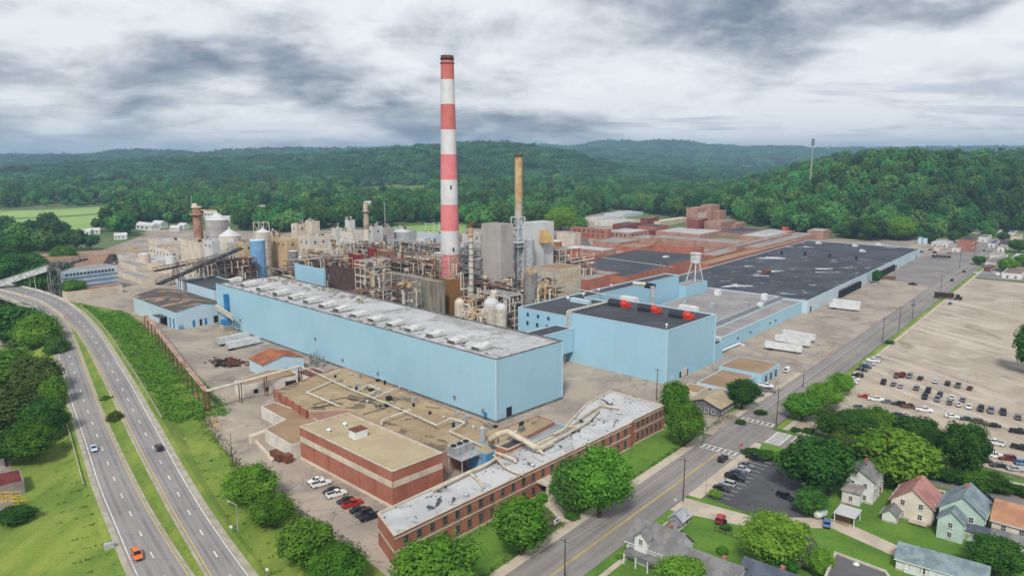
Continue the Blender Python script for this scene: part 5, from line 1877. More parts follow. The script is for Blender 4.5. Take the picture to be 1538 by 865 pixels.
# fat beige pipes on the office roof
M_beige = mat('beige_lagging', (204, 192, 170), (186, 174, 152), .4, .42, .62, rough=.8, fine=.08, fscale=3, spots=[((150, 138, 118), .7, .62, .76, .5)])
t = thing('fat_pipe', 'fat beige pipe arching over the stair house onto the office roof', 'pipe', G(760, 660, 6))
bb = MB()
for o_ in (0, 1.5):
    bb.tube([G(735 + o_ * 3, 664 + o_, 7.5), G(737 + o_ * 3, 659, 11), G(745, 653, 12.6), G(762, 647 + o_, 12.8), G(785, 659 + o_, 11.8), G(803, 670 + o_, 10.4), G(812, 672 + o_, 9.6), G(830, 665, 9.4)], .62, 0, 9)
bb.build('pipe', M_beige, t)
bb = MB()
for x, y, z in ((748, 652, 12), (790, 662, 11)):
    p = G(x, y, z); bb.beam((p.x, p.y, 6), (p.x, p.y, z), .35)
bb.build('support', M_steel, t)
for nm, pts, r, l in (('roof_pipe', [(742, 683, 9.4), (748, 690, 9.4), (757, 700, 9.4), (770, 707, 9.2), (786, 713, 9)], .36, 'beige pipe snaking down the office roof below the stair house'),
                      ('roof_pipe', [(744, 679, 9.8), (758, 684, 9.8), (772, 689, 9.6), (775, 694, 8.8)], .38, 'short beige pipe with bends beside the brick stair house'),
                      ('roof_pipe', [(745, 688, 9.2), (728, 699, 9.2), (700, 711, 9.2), (650, 736, 9)], .42, 'long beige pipe along the back edge of the near office roof'),
                      ('roof_pipe', [(708, 712, 9), (718, 720, 9), (726, 731, 8.9)], .34, 'short curved beige pipe on the near office roof'),
                      ('roof_pipe', [(806, 668, 9.6), (842, 650, 9.4), (872, 627, 9.4), (902, 608, 9.2), (930, 613, 9)], .36, 'beige pipe running up to the far end of the office roof'),
                      ('roof_pipe', [(810, 672, 9.4), (850, 652, 9.4), (884, 632, 9.4), (900, 615, 9.2)], .4, 'second beige pipe beside the one to the far office roof'),
                      ('roof_pipe', [(800, 675, 9.2), (812, 677, 9.2), (816, 682, 8.8)], .4, 'little beige elbow under the arching fat pipes'),
                      ('roof_pipe', [(832, 652, 10.4), (843, 647, 10.8), (852, 641, 10.4), (868, 640, 9.4)], .4, 'humped beige pipe on the middle of the office roof')):
    bb = MB(); bb.tube([G(*q_) for q_ in pts], r, 0, 8)
    tag(bb.build(nm, M_beige), l, 'pipe')
for x, y, l in ((700, 745, 'near'), (800, 700, 'middle'), (930, 622, 'far')):
    p = G(x, y, 8.2); bb = MB(); bb.cyl(p.x, p.y, 8.05, 8.8, .4); bb.cyl(p.x, p.y, 8.8, 9.2, .7, .4)
    tag(bb.build('roof_ventilator', M_galv), 'small grey vent on the %s part of the office roof' % l, 'ventilator')

# ------------------------------------------------------------------ left yard: rack, sheds
def pipe_rack(label, pts, z, npipe, r, m, step=9.0, legs=True, gap=.9):
    g0 = pts[0]
    t = thing('pipe_rack', label, 'pipe rack', (g0.x, g0.y, 0))
    for i in range(npipe):
        bb = MB()
        q = []
        for j, p in enumerate(pts):
            d_ = (pts[min(j + 1, len(pts) - 1)] - pts[max(j - 1, 0)]).normalized()
            s_ = Vector((d_.y, -d_.x, 0)) * (i - (npipe - 1) / 2) * gap
            q.append(p + s_)
        bb.tube(q, r, 0, 7)
        bb.build('pipe', m, t)
    for a_, b_ in zip(pts, pts[1:]):
        n = max(1, int((b_ - a_).length / step))
        for i in range(n + 1):
            p = a_.lerp(b_, i / n)
            d_ = (b_ - a_).normalized(); s_ = Vector((d_.y, -d_.x, 0)) * .8
            bb = MB()
            bb.beam((p.x + s_.x, p.y + s_.y, 0), (p.x + s_.x, p.y + s_.y, p.z), .28); bb.beam((p.x - s_.x, p.y - s_.y, 0), (p.x - s_.x, p.y - s_.y, p.z), .28)
            bb.beam(p + s_ * 1.3 - up * .35, p - s_ * 1.3 - up * .35, .25)
            bb.build('post', M_rust, t)
    return t


M_orange = mat('weathered_pink_lagging', (188, 158, 140), (150, 112, 96), .3, .42, .62, rough=.8, fine=.1)
pipe_rack('long raised pipe rack along the green bank by the yard', [G(219, 474, 8), G(235, 493, 8), G(268, 536, 8), (G(309, 586, 8))], 8, 2, .42, M_orange)
pipe_rack('raised pipes from the bank corner to the white shed', [G(310, 587, 8), G(360, 574, 8), G(398, 564, 8), G(450, 550, 8)], 8, 2, .38, M_pipe, step=14)

q = rect(pz([(351, 573), (404, 582), (450, 561)], 5.0), rad(33))
q = pz([(352, 572), (365, 579), (447, 564), (436, 553), (402, 555)], 5)
t = block('white_shed', 'long low whitewashed shed with a brown roof under the raised pipes', 'shed', q, 5, M_whitew, M_roofbr, para=.15)
e = sorted(wallpoly(q), key=lambda e: -(e[1] - e[0]).length)[0]
for f, w_, h_ in ((.22, 1.6, 1.6), (.42, 1.3, 1.6), (.86, 4.2, 2.4)):
    p, an = on_wall(*e, f, 0, .06); bb = MB(); bb.box(p.x, p.y, 1.1, w_, .14, h_, an); bb.build('opening', M_drk, t)
bb = MB()
for i in range(9):
    p, an = on_wall(*e, .3 + i * .05, 0, 1.3); bb.beam((p.x, p.y, 0), (p.x, p.y, 1.1), .12)
a_, _ = on_wall(*e, .3, 1.1, 1.3); b_, _ = on_wall(*e, .7, 1.1, 1.3); bb.beam(a_, b_, .1); bb.build('railing', M_steel, t)
q = rect(pz([(374, 538), (400, 547), (449, 533)], 5.2), rad(42))
t = thing('gabled_shed', 'pale gabled shed with a rusty orange roof by the long blue wall', 'shed', (*centre(q), 0))
qq = ccw([tuple(v) for v in q])
k_ = min(range(4), key=lambda i: (qq[i][0] + qq[(i + 1) % 4][0]) / 2)
gable(t, q, 5.2, 7.6, M_bluep, M_roofr, along=k_)
e = sorted(wallpoly(q), key=lambda e: (e[0] + e[1]).x)[-1]
p, an = on_wall(*e, .5, 0, .06); bb = MB(); bb.box(p.x, p.y, 1, 3, .14, .9, an); bb.build('opening', M_drk, t)
q = rect(pz([(446, 557), (470, 569), (490, 558)], 4.6), AB)
t = block('maroon_roofed_shed', 'small white shed with a dark maroon roof right of the gabled shed', 'shed', q, 4.6, M_whitew, mat('maroon_roof', (104, 62, 56), (122, 80, 70), .3, .4, .6), para=.15)
for e in wallpoly(q):
    windows(t, *e, [2.6], 2, 1.1, 1.3, M_frame, M_glass, 1, 1)
bb = MB()
rr = random.Random(4)
for i in range(30):
    p = G(466 + rr.uniform(0, 22), 545 + rr.uniform(-3, 8), 0)
    h = rr.uniform(2, 4.6)
    bb.box(p.x, p.y, 0 if i % 3 else 1, .25, .25, h)
    bb.box(p.x, p.y, h * .6, rr.uniform(.4, 2), .3, .3, rr.uniform(0, 3))
tag(bb.build('transformer_bank', M_steel), 'tangle of grey switchgear behind the maroon roofed shed', 'switchgear')
bb = MB()
for i in range(120):
    p = G(345 + rr.gauss(0, 14), 546 + rr.gauss(0, 3), 0)
    s_ = rr.uniform(.5, 1.5)
    bb.box(p.x, p.y, rr.uniform(-.2, .5), s_ * 2, s_ * .5, s_ * .5, rr.uniform(0, 3), rr.randrange(2))
tag(bb.build('scrap_heap', [M_drk, M_rust]), 'heap of dark scrap metal on the left yard', 'scrap heap', kind='stuff')


def trailer_mesh():
    pass


M_tyre = mat('tyre_rubber', (34, 34, 36), fine=.1, rough=.9)


def trailer(name, label, x, y, ang, L=16.0, group=None, wheels=True):
    """a box semi trailer, its centre on the ground at x, y"""
    t = thing(name, label, 'trailer', (x, y, 0), group)
    lf = local((x, y), ang)
    b = MB()
    X, Y, _ = lf(0, 0)
    b.box(X, Y, 1.15, L, 2.6, 2.85, ang)
    b.build('box', M_wh, t)
    b = MB(); b.box(X, Y, 4.0, L - .1, 2.5, .04, ang); b.build('roof', mat('trailer_roof', (204, 204, 202), (186, 184, 180), .4, .4, .6, rough=.6), t)
    b = MB()
    for i in range(5):
        for s_ in (-1, 1):
            X, Y, _ = lf(-L / 2 + .6 + i * (L - 1.2) / 4, s_ * 1.31); b.box(X, Y, 1.25, .08, .03, 2.7, ang)
    b.build('side_rib', M_lg2, t)
    b = MB(); X, Y, _ = lf(0, 0); b.box(X, Y, .95, L - 1, 1.2, .2, ang)
    for s_ in (-1, 1):
        X, Y, _ = lf(L / 2 - 3.2, s_ * .8); b.box(X, Y, 0, .2, .2, 1.1, ang)
    b.build('chassis', M_drk, t)
    for a_ in (-L / 2 + 1.6, -L / 2 + 2.9):
        for s_ in (-1, 1):
            b = MB(); b.tube([lf(a_, s_ * .75, .5), lf(a_, s_ * 1.25, .5)], .5, 0, 10); b.build('wheel', M_tyre, t)
    b = MB(); X, Y, _ = lf(-L / 2 - .02, 0); b.box(X, Y, 1.2, .05, 2.4, 2.7, ang); b.build('rear_door', M_galv, t)
    return t


for i, (x0_, y0_, x1_, y1_, l) in enumerate(((1148, 525, 1203, 533, 'white box trailer nearest the street in the row of three'), (1163, 514.5, 1215, 523.5, 'white box trailer in the middle of the row of three'), (1174, 507, 1222, 515.5, 'white box trailer farthest from the street in the row of three'), (1245, 464, 1290, 469, 'white box trailer nearer the street in the pair at the docks'), (1250, 458.5, 1291, 463.5, 'white box trailer nearer the dock wall in the pair'), (342, 528, 392, 517, 'white box trailer in front in the pair by the blue warehouse'), (331, 521, 375, 510.5, 'white box trailer behind in the pair by the blue warehouse'))):
    a_, b_ = G(x0_, y0_, 0), G(x1_, y1_, 0)
    d = b_ - a_
    s_ = Vector((-d.y, d.x, 0)).normalized() * 1.3
    m = (a_ + b_) / 2 + s_
    trailer('box_trailer', l, m.x, m.y, math.atan2(d.y, d.x), min(16.6, max(13.5, d.length)), ('trailers in the dusty yard', 'trailers in the dusty yard', 'trailers in the dusty yard', 'trailers at the docks', 'trailers at the docks', 'trailers by the blue warehouse', 'trailers by the blue warehouse')[i])

# low brown roofed sheds at the gate
q = rect(pz([(1052, 572), (1093, 583), (1113, 566)], 4.2), AR)
t = block('low_blue_shed', 'low blue shed with a brown roof, nearer one of two stepped blocks', 'shed', rect(pz([(1053, 570.5), (1098, 585), (1126, 562)], 4.0), AR), 4.0, M_bluep, M_roofbr, para=.12)
for e in wallpoly(rect(pz([(1053, 570.5), (1098, 585), (1126, 562)], 4.0), AR)):
    windows(t, *e, [1.8], 4, 1.5, 1.7, M_frame, M_glass, 1.5, 1.5)
q = rect(pz([(1080, 550), (1130, 559), (1162, 552), (1110, 535)], 4.6), AR)
t = block('low_blue_shed', 'low blue shed with a brown roof, farther one of two stepped blocks', 'shed', q, 4.7, M_blue, M_roofbr, para=.12)
for e in wallpoly(q):
    windows(t, *e, [1.8], 3, 2.2, 2.6, M_frame, M_glass, 2, 2)
q = rect(pz([(1033, 601), (1083, 611), (1098, 596)], 3.6), AR)
t = thing('gatehouse', 'small gatehouse with a pitched tan roof beside the gate', 'gatehouse', (*centre(q), 0))
qq = ccw([tuple(v) for v in q])
k_ = max(range(4), key=lambda i: (Vector(qq[i]) - Vector(qq[(i + 1) % 4])).length)
gable(t, q, 3.4, 5.6, mat('dark_grey_boards', (96, 98, 102), (112, 112, 114), .4, .4, .6), mat('tan_shingles', (172, 158, 132), (158, 144, 118), .3, .4, .6, rough=.95), along=k_, over=.8)
for e in wallpoly(q):
    windows(t, *e, [1.7], 4, 1.4, 1.5, M_wframe, M_glass, 1, 1)
q = rect(pz([(1020, 583), (1048, 590), (1060, 580)], 3.4), AR)
block('tan_lean_to', 'tan roofed lean-to against the gatehouse', 'shed', q, 3.4, M_cream, M_roofbr, para=.1)
# ------------------------------------------------------------------ chimney and stacks
M_cred = mat('faded_red_band', (206, 118, 110), (198, 108, 100), .12, .4, .62, rough=.85, fine=.05, fscale=2, spots=[((176, 92, 84), .3, .62, .76, .5, (1, 1, .2))])
M_cpink = mat('pink_red_band', (232, 136, 138), (224, 126, 128), .12, .4, .62, rough=.85, fine=.04, fscale=2, spots=[((206, 118, 116), .3, .64, .76, .4, (1, 1, .2))])
M_cwhite = mat('white_band', (222, 220, 218), (210, 208, 206), .12, .4, .62, rough=.85, fine=.04, fscale=2, spots=[((176, 168, 160), .3, .64, .78, .5, (1, 1, .15))])
YC = 481
base = D(677, 440, YC)
ch = thing('chimney', 'very tall chimney with red and white bands', 'chimney', (base.x, YC, 0))
yb = [84, 92, 120, 157, 195, 232, 270, 307, 346, 381, 470]
zs = [D(676, y, YC).z for y in yb]
zs[-1] = -.5
zt, r_t, r_b = zs[0], 4.05, 6.7


def rz_(z):
    return r_t + (r_b - r_t) * (zt - z) / zt


for i in range(len(zs) - 1):
    b = MB()
    n = 32
    r0, r1 = rz_(zs[i + 1]), rz_(zs[i])
    for j in range(3):
        z0, z1 = zs[i + 1] + (zs[i] - zs[i + 1]) * j / 3, zs[i + 1] + (zs[i] - zs[i + 1]) * (j + 1) / 3
        b.cyl(base.x, YC, z0, z1, rz_(z0), rz_(z1), 0, n, cap=False)
    if i == 0:
        b.cyl(base.x, YC, zs[1], zs[0], 3.2, 3.2, 0, n, cap=False)
        b.cyl(base.x, YC, zs[0], zs[0] + .01, r_t, 3.2, 0, n, cap=False)
    m = M_rust if i == 0 else (M_cwhite if i in (2, 4, 6, 8) else (M_cred if i in (1, 3) else M_cpink))
    b.build('band' if i else 'cap', m, ch, smooth=False)
b = MB()
for z in (zs[1] - 1.5, zs[1] + 1.2):
    b.tube([(base.x + (rz_(z) + .35) * math.cos(2 * math.pi * j / 32), YC + (rz_(z) + .35) * math.sin(2 * math.pi * j / 32), z) for j in range(33)], .22, 0, 4)
b.build('hoop', M_drk, ch)
b = MB(); b.cyl(base.x, YC, zs[0] - 8, zs[0] - .5, 3.15, 3.15, 0, 20); b.build('flue', M_drk, ch)
for px_, z in ((678.5, D(678, 281, YC).z), (681, D(681, 373, YC).z)):
    b = MB(); p = D(px_, 300, YC); b.box(p.x, YC - rz_(z) - .05, z - 1, .9, .5, 2.2); b.build('hatch', M_drk, ch)
b = MB()
for i in range(70):                                  # ladder
    z = 2 + i * 2.05
    b.box(base.x + rz_(z) * .95 + .25, YC - rz_(z) * .3, z, .3, .5, .08)
b.build('ladder', M_steel, ch)


def stack(name, label, cat, px, ytop, ybase_z, Y, r0, r1, segs, extra=None, n=14):
    """round stack in sections: segs = [(pixel y of lower end, material)] from the top"""
    p = D(px, ytop, Y)
    t = thing(name, label, cat, (p.x, Y, 0))
    z = p.z
    zt_ = z
    for y, m in segs:
        z2 = D(px, y, Y).z if y is not None else ybase_z
        f1, f2 = (zt_ - z) / max(1, zt_), (zt_ - z2) / max(1, zt_)
        b = MB()
        b.cyl(p.x, Y, z2, z, r0 + (r1 - r0) * f2, r0 + (r1 - r0) * f1, 0, n)
        b.build('section', m, t)
        z = z2
    return t, p


M_ochre = mat('rusty_ochre_steel', (204, 172, 126), (184, 146, 102), .2, .42, .62, rough=.8, fine=.1, spots=[((196, 178, 140), .2, .58, .72, .7, (1, 1, .25))])
t, p = stack('metal_stack', 'tall rusty ochre metal stack rising from a white lattice tower', 'stack', 779, 232, 0, 455, 2.3, 2.5, [(236, M_rust), (300, M_ochre), (325, mat('grey_stack_steel', (190, 178, 160), (170, 150, 124), .2, .4, .6, rough=.7)), (None, M_galv)])
b = MB(); b.cyl(p.x, 455, p.z - 1.2, p.z + .2, 2.9, 2.9, 0, 14); b.build('rim', M_rust, t)


def lattice(name, label, cat, px, ytop, Y, w_, m, step=6.0, z0=0.0, ang=AB, plat=()):
    p = D(px, ytop, Y)
    t = thing(name, label, cat, (p.x, Y, 0))
    L = local((p.x, Y), ang)
    h = p.z
    cs_ = [(-w_ / 2, -w_ / 2), (w_ / 2, -w_ / 2), (w_ / 2, w_ / 2), (-w_ / 2, w_ / 2)]
    for u, v in cs_:
        b = MB(); b.beam(L(u, v, z0), L(u, v, h), .42); b.build('leg', m, t)
    b = MB()
    n = max(1, int((h - z0) / step))
    for i in range(n + 1):
        z = z0 + (h - z0) * i / n
        for a_, c_ in zip(cs_, cs_[1:] + cs_[:1]):
            b.beam(L(*a_, z), L(*c_, z), .28)
            if i < n:
                z2 = z0 + (h - z0) * (i + 1) / n
                if i % 2:
                    b.beam(L(*a_, z), L(*c_, z2), .2)
                else:
                    b.beam(L(*c_, z), L(*a_, z2), .2)
    b.build('brace', m, t)
    for y in plat:
        z = D(px, y, Y).z
        b = MB(); x, y_, _ = L(0, 0); b.box(x, y_, z, w_ + 3.4, w_ + 3.4, .2, ang)
        for s_ in (-1, 1):
            for k_ in (0, 1):
                q_ = (w_ + 3.2) / 2
                b.beam(L(-q_, s_ * q_, z + 1.1) if k_ else L(s_ * q_, -q_, z + 1.1), L(q_, s_ * q_, z + 1.1) if k_ else L(s_ * q_, q_, z + 1.1), .12)
        b.build('platform', m, t)
    return t


lattice('lattice_tower', 'white steel lattice tower round the foot of the ochre stack', 'tower', 778, 326, 455, 6.0, M_wh, plat=(364, 370))
t, p = stack('metal_stack', 'slender pale banded stack right of the chimney with a rusty top', 'stack', 707, 331, 0, 398, .9, 1.75, [(342, M_rust), (358, M_ochre), (None, M_pipe)])
b = MB()
for i in range(14):
    z = 3 + i * 3.4
    b.cyl(p.x, 398, z, z + .3, 1.95 - .05 * i * .7, 1.95 - .05 * i * .7, 0, 12)
b.build('ring', M_steel, t)
t, p = stack('metal_stack', 'mottled pale stack behind the red tanks', 'stack', 549, 304, 0, 590, 1.9, 2.9, [(318, mat('mottled_stack', (206, 188, 164), (170, 150, 130), .3, .42, .6)), (345, mat('streaked_stack', (188, 166, 144), (150, 128, 110), .3, .42, .6)), (None, M_cream)])
b = MB(); z = D(549, 318, 590).z; b.cyl(p.x, 590, z, z + .4, 3.6, 3.6, 0, 12); b.build('platform', M_steel, t)
t, p = stack('mast', 'thin pale mast above the tanks left of the chimney', 'mast', 577.5, 304, 0, 640, .25, .55, [(None, M_galv)], n=6)
for px_, yt, l in ((595, 290, 'left'),):
    pass
gp = G(645, 349, 0)
for i, (x, l) in enumerate(((639, 'left'), (660, 'right'))):
    p = G(x, 349, 0); t = thing('goal_post', 'white goal post frame on the green field, %s of the two' % l, 'goal post', p)
    b = MB(); zt_ = D(x, 333, p.y).z
    b.beam((p.x, p.y, 0), (p.x, p.y, zt_), .4); b.beam((p.x + 10, p.y, 0), (p.x + 10, p.y, zt_), .4); b.beam((p.x, p.y, zt_ * .8), (p.x + 10, p.y, zt_ * .8), .3); b.build('frame', M_wh, t)


# ------------------------------------------------------------------ boxes and silos of the process area
def yb_box(name, label, cat, xn, yn, Y, xl, xr, wall, roof, ang=AB, para=.3, cap=60, z0=-.3):
    p = D(xn, yn, Y)
    u, v = Vector((math.cos(ang), math.sin(ang))), Vector((-math.sin(ang), math.cos(ang)))
    lu, lv = min(cap, near_len(p, u, xr, p.z)), min(cap, near_len(p, v, xl, p.z))
    q = p.xy
    poly = [q, q + u * lu, q + u * lu + v * lv, q + v * lv]
    return block(name, label, cat, poly, p.z, wall, roof, para=para, z0=z0), poly, p.z


M_greyclad = mat('grey_box_cladding', (184, 177, 170), (170, 164, 160), .06, .4, .6, rough=.7, fine=.05, extra=lambda k, c, pos: k.mix(k.math('MULTIPLY', k.ramp(k.noise(k.vmul(pos, (1, 1, .04)), .3, 5, .7), .5, .75), .35), c, lin((132, 112, 98))))
M_lgrey = mat('light_grey_cladding', (206, 206, 204), (192, 192, 192), .08, .4, .6, rough=.7, fine=.04)
M_ylw = mat('yellow_hopper', (202, 170, 112), (184, 150, 98), .3, .4, .62, rough=.8, fine=.1)
M_beigec = mat('beige_cladding', (204, 178, 140), (190, 164, 128), .1, .4, .62, rough=.8, fine=.06, spots=[((160, 136, 108), .2, .62, .76, .5, (1, 1, .2))])
M_hop = mat('streaked_grey_steel', (150, 142, 130), (118, 112, 100), .3, .42, .62, rough=.8, fine=.12, stretch=(1, 1, .15), spots=[((104, 92, 66), .25, .6, .72, .7, (1, 1, .2))])
M_olive = mat('olive_rust_steel', (122, 102, 58), (146, 96, 56), .25, .42, .62, rough=.85, fine=.15)

t, q, z = yb_box('boiler_house', 'tall windowless grey boiler house box right of the chimney', 'boiler house', 752, 338, 430, 723, 771, M_greyclad, M_roofg, rad(50))
t2, q2, z2 = yb_box('boiler_house', 'white topped boiler box behind the lattice tower', 'boiler house', 792, 336, 450, 775, 832, M_lgrey, M_roofw, rad(40), cap=30)
e = sorted(wallpoly(q2), key=lambda e: (e[0] + e[1]).x)[-1]
hp = thing('hopper', 'yellow sloping hopper hanging on the white boiler box', 'hopper', (*on_wall(*e, .5, 0, 2)[0].xy, 0))
p, an = on_wall(*e, .62, 0, 2.2)
L = local((p.x, p.y), an)
zt_ = D(815, 346, p.y).z; zb_ = D(815, 364, p.y).z
b = MB()
b.raw([L(-4, 2, zb_), L(4.5, 2, zb_), L(4.5, -2.5, zb_), L(-4, -2.5, zb_), L(-3.5, 2, zt_), L(1.5, 2, zt_), L(1.5, -.5, zt_), L(-3.5, -.5, zt_)], [(3, 2, 6, 7), (2, 1, 5, 6), (0, 3, 7, 4), (4, 7, 6, 5), (0, 1, 2, 3)])
b.build('body', M_ylw, hp)
b = MB()
for u in (-3.5, 4):
    b.beam(L(u, -2.2, 0), L(u, -2.2, zb_), .4)
b.build('leg', M_steel, hp)
p = D(795, 364, 448); b = MB(); b.cyl(p.x, 446, 0, p.z + 2, 3.0, 3.0, 0, 18); b.cone(p.x, 446, p.z + 2, p.z + 4, 3.0, 0, 18)
tag(b.build('silo', M_galv), 'tall bright grey cylinder beside the lattice tower', 'silo')
t, q, z = yb_box('process_building', 'pale building with a brown pitched roof right of the boiler house', 'building', 838, 405, 425, 803, 873, mat('grey_cream_cladding', (196, 186, 168), (178, 168, 150), .15, .4, .62, rough=.8, fine=.08), M_roofbr, rad(42))
b = MB()
for i in range(6):
    p, an = on_wall(*sorted(wallpoly(q), key=lambda e: (e[0] + e[1]).x)[-1], .12 + .15 * i, 0, .2); b.beam((p.x, p.y, 0), (p.x, p.y, z - 1), .25)
b.build('column', M_ylw, t)
yb_box('process_building', 'yellowish steel framed annex below the brown pitched roof', 'building', 852, 424, 395, 838, 872, MATS['grey_cream_cladding'], M_roofbr, rad(42))
p = D(797, 410, 388); t = thing('storage_tank', 'squat grey tank with a rusty pipe crown right of the grey boiler house', 'tank', (p.x, 388, 0))
b = MB(); b.cyl(p.x, 388, 0, p.z, 3.7, 3.7, 0, 20); b.build('shell', M_steel, t)
b = MB()
for i in range(14):
    a = i * .9; b.cyl(p.x + 2.6 * math.cos(a), 388 + 2.6 * math.sin(a), p.z, p.z + 1 + (i % 3), .35)
b.tube([(p.x + 3 * math.cos(a * .6), 388 + 3 * math.sin(a * .6), p.z + .9) for a in range(11)], .2, 0, 5); b.build('pipework', M_ochre, t)

t, q, z = yb_box('hopper_house', 'streaky grey steel hopper house below the chimney', 'building', 658, 424, 352, 627, 668, M_hop, M_roofbr, rad(46))
t, q, z = yb_box('hopper_house', 'olive and rust stained steel box right of the streaky hopper house', 'building', 676, 420, 362, 660, 691, M_olive, M_roofbr, rad(46))
p = D(690, 449, 340); b = MB(); b.cyl(p.x, 340, 0, p.z - 2, 2.4, 2.4, 0, 14); b.dome(p.x, 340, p.z - 2, 2.4, 2.2)
tag(b.build('vessel', M_cream), 'small cream domed vessel behind the long warehouse roof', 'vessel')
for i, (px_, py_, Y, r, l) in enumerate(((738, 447, 352, 4.0, 'large pale round topped vessel left of the blue wing'), (752, 455, 345, 3.0, 'smaller round vessel right of the large pale one'), (728, 462, 338, 1.8, 'thin pale vessel in the pipes by the long warehouse roof'))):
    p = D(px_, py_, Y); t = thing('vessel', l, 'vessel', (p.x, Y, 0))
    b = MB(); b.cyl(p.x, Y, 0, p.z - r * .9, r, r, 0, 16); b.build('shell', M_pipe, t)
    b = MB(); b.dome(p.x, Y, p.z - r * .9, r, r * .9); b.build('head', M_lgrey, t)

# red tanks / boxes
yb_box('red_box', 'dark red steel box among the pipes, larger and left of two', 'building', 536, 383, 500, 523, 547, M_brickd if False else mat('dark_red_steel', (140, 52, 48), (120, 44, 42), .3, .4, .6, rough=.7), M_roofbr, rad(36))
yb_box('red_box', 'dark red steel box among the pipes, smaller and right of two', 'building', 558, 373, 520, 552, 566, MATS['dark_red_steel'], M_roofbr, rad(36))
yb_box('brown_shed', 'brown shed with a peaked roof right of the red boxes', 'shed', 578, 378, 525, 564, 592, mat('brown_cladding', (150, 108, 90), (132, 94, 78), .2, .4, .6), M_roofbr, rad(36))
yb_box('blue_shed', 'blue walled shed with a cluttered black roof left of the pipes', 'shed', 486, 405, 415, 425, 489, M_blue, M_roofbw, rad(46), cap=32)
yb_box('brown_block', 'long dark brown process block right of the blue shed', 'building', 545, 409, 405, 494, 552, mat('dark_brown_steel', (98, 76, 70), (80, 62, 58), .3, .4, .6, fine=.15), M_drk, rad(46), cap=36)
yb_box('grey_block', 'long low grey stained block in front of the chimney', 'building', 640, 420, 395, 575, 652, M_hop, M_roofg, rad(46), cap=60)
nb('long_flat_roof', 'brick coloured flat roof among the tanks left of the chimney', 'building', 620, 364, 374, 592, 640, M_cream, M_roofbr, rad(46))
nb('brick_shed', 'brick shed with a broad tan flat roof below the beige building', 'shed', 430, 388, 402, 413, 466, M_brick, M_roofp, rad(46))

for i, a_ in enumerate((
        (445, 337, 640, 437, 462, 'cream stepped process building left part', M_cream), (468, 333, 640, 458, 480, 'cream stepped process building right part', M_cream),
        (465, 357, 585, 448, 505, 'broad pinkish white shed roof below the cream steps', M_whitew), (505, 343, 600, 498, 514, 'white tower block left of the mottled stack', M_lgrey),
        (524, 331, 612, 518, 533, 'tallest white process tower', M_lgrey), (530, 350, 590, 507, 546, 'wide white block in front of the tallest white tower', M_whitew),
        (560, 341, 615, 551, 575, 'white block with dark openings right of the mottled stack', M_lgrey), (580, 343, 630, 572, 592, 'grey block beside the thin mast', M_greyclad),
        (430, 360, 560, 400, 448, 'big plain beige building behind the blue tank', M_beigec), (408, 352, 590, 398, 425, 'beige upper storey with roof clutter', M_beigec),
        (366, 365, 545, 355, 380, 'narrow tan block left of the blue tank', M_beigec), (300, 366, 560, 270, 328, 'big pale block under the two coned silos', M_cream),
        (318, 362, 540, 305, 330, 'white faced block left of the lower coned silo', M_lgrey), (340, 365, 560, 326, 362, 'pinkish block under the lower coned silo', M_whitew),
        (254, 376, 636, 207, 268, 'long pale shed with a white roof at the left wood edge', M_whitew), (240, 364, 730, 222, 282, 'farther white roofed shed by the brown tower', M_cream),
        (620, 346, 640, 593, 625, 'grey flat tank house left of the chimney', M_galv), (655, 352, 655, 627, 668, 'low bluish shed beyond the chimney', M_bluep),
        (700, 352, 600, 694, 722, 'white shed between chimney and boiler house', M_whitew), (640, 366, 560, 628, 664, 'grey service block left of the chimney', M_greyclad))):
    xn, yn, Y, xl, xr, l, m = a_
    t, q, z = yb_box('process_building', l, 'building', xn, yn, Y, xl, xr, m, (M_roofw, M_roofg, M_roofp)[i % 3], rad(46), cap=45)
    for e in wallpoly(q):
        n = int((e[1] - e[0]).length / 7)
        if n > 0 and z > 6 and i % 2 == 0:
            windows(t, *e, [z - 4], n, 1.5, 1.7, M_frame, M_glass, 1, 1)
    rr = random.Random(i + 50)
    c = centre(q)
    for k_ in range(5):                              # roof plant on it
        v = Vector(q[0]).lerp(Vector(q[1]), rr.uniform(.1, .9)).lerp(Vector(q[3]).lerp(Vector(q[2]), rr.uniform(.1, .9)), rr.uniform(.1, .9))
        b = MB()
        if rr.random() < .5:
            b.box(v.x, v.y, z - .4, rr.uniform(1, 3), rr.uniform(1, 2.5), rr.uniform(1, 2.8), AB)
        else:
            b.cyl(v.x, v.y, z - .4, z + rr.uniform(1, 4), rr.uniform(.3, .8))
        b.build('roof_unit', (M_galv, M_rust, M_cream)[k_ % 3], t)


def silo(label, px, yt, ye, Y, r, m, roofm, cat='silo', z0=0, n=20, name='silo', rib=True):
    p = D(px, yt, Y)
    ze = D(px, ye, Y - r).z
    t = thing(name, label, cat, (p.x, Y, 0))
    b = MB(); b.cyl(p.x, Y, z0, ze, r, r, 0, n, cap=False)
    b.build('shell', m, t)
    b = MB(); b.cone(p.x, Y, ze, p.z, r * 1.04, 0, n)
    b.cyl(p.x, Y, p.z - .6, p.z + 1.2, .8, .8, 0, 8); b.build('roof', roofm, t)
    if rib:
        b = MB()
        for k_ in range(1, 5):
            z = z0 + (ze - z0) * k_ / 5
            b.cyl(p.x, Y, z, z + .25, r + .12, r + .12, 0, n)
        b.build('hoop', M_steel, t)
    return t, p, ze


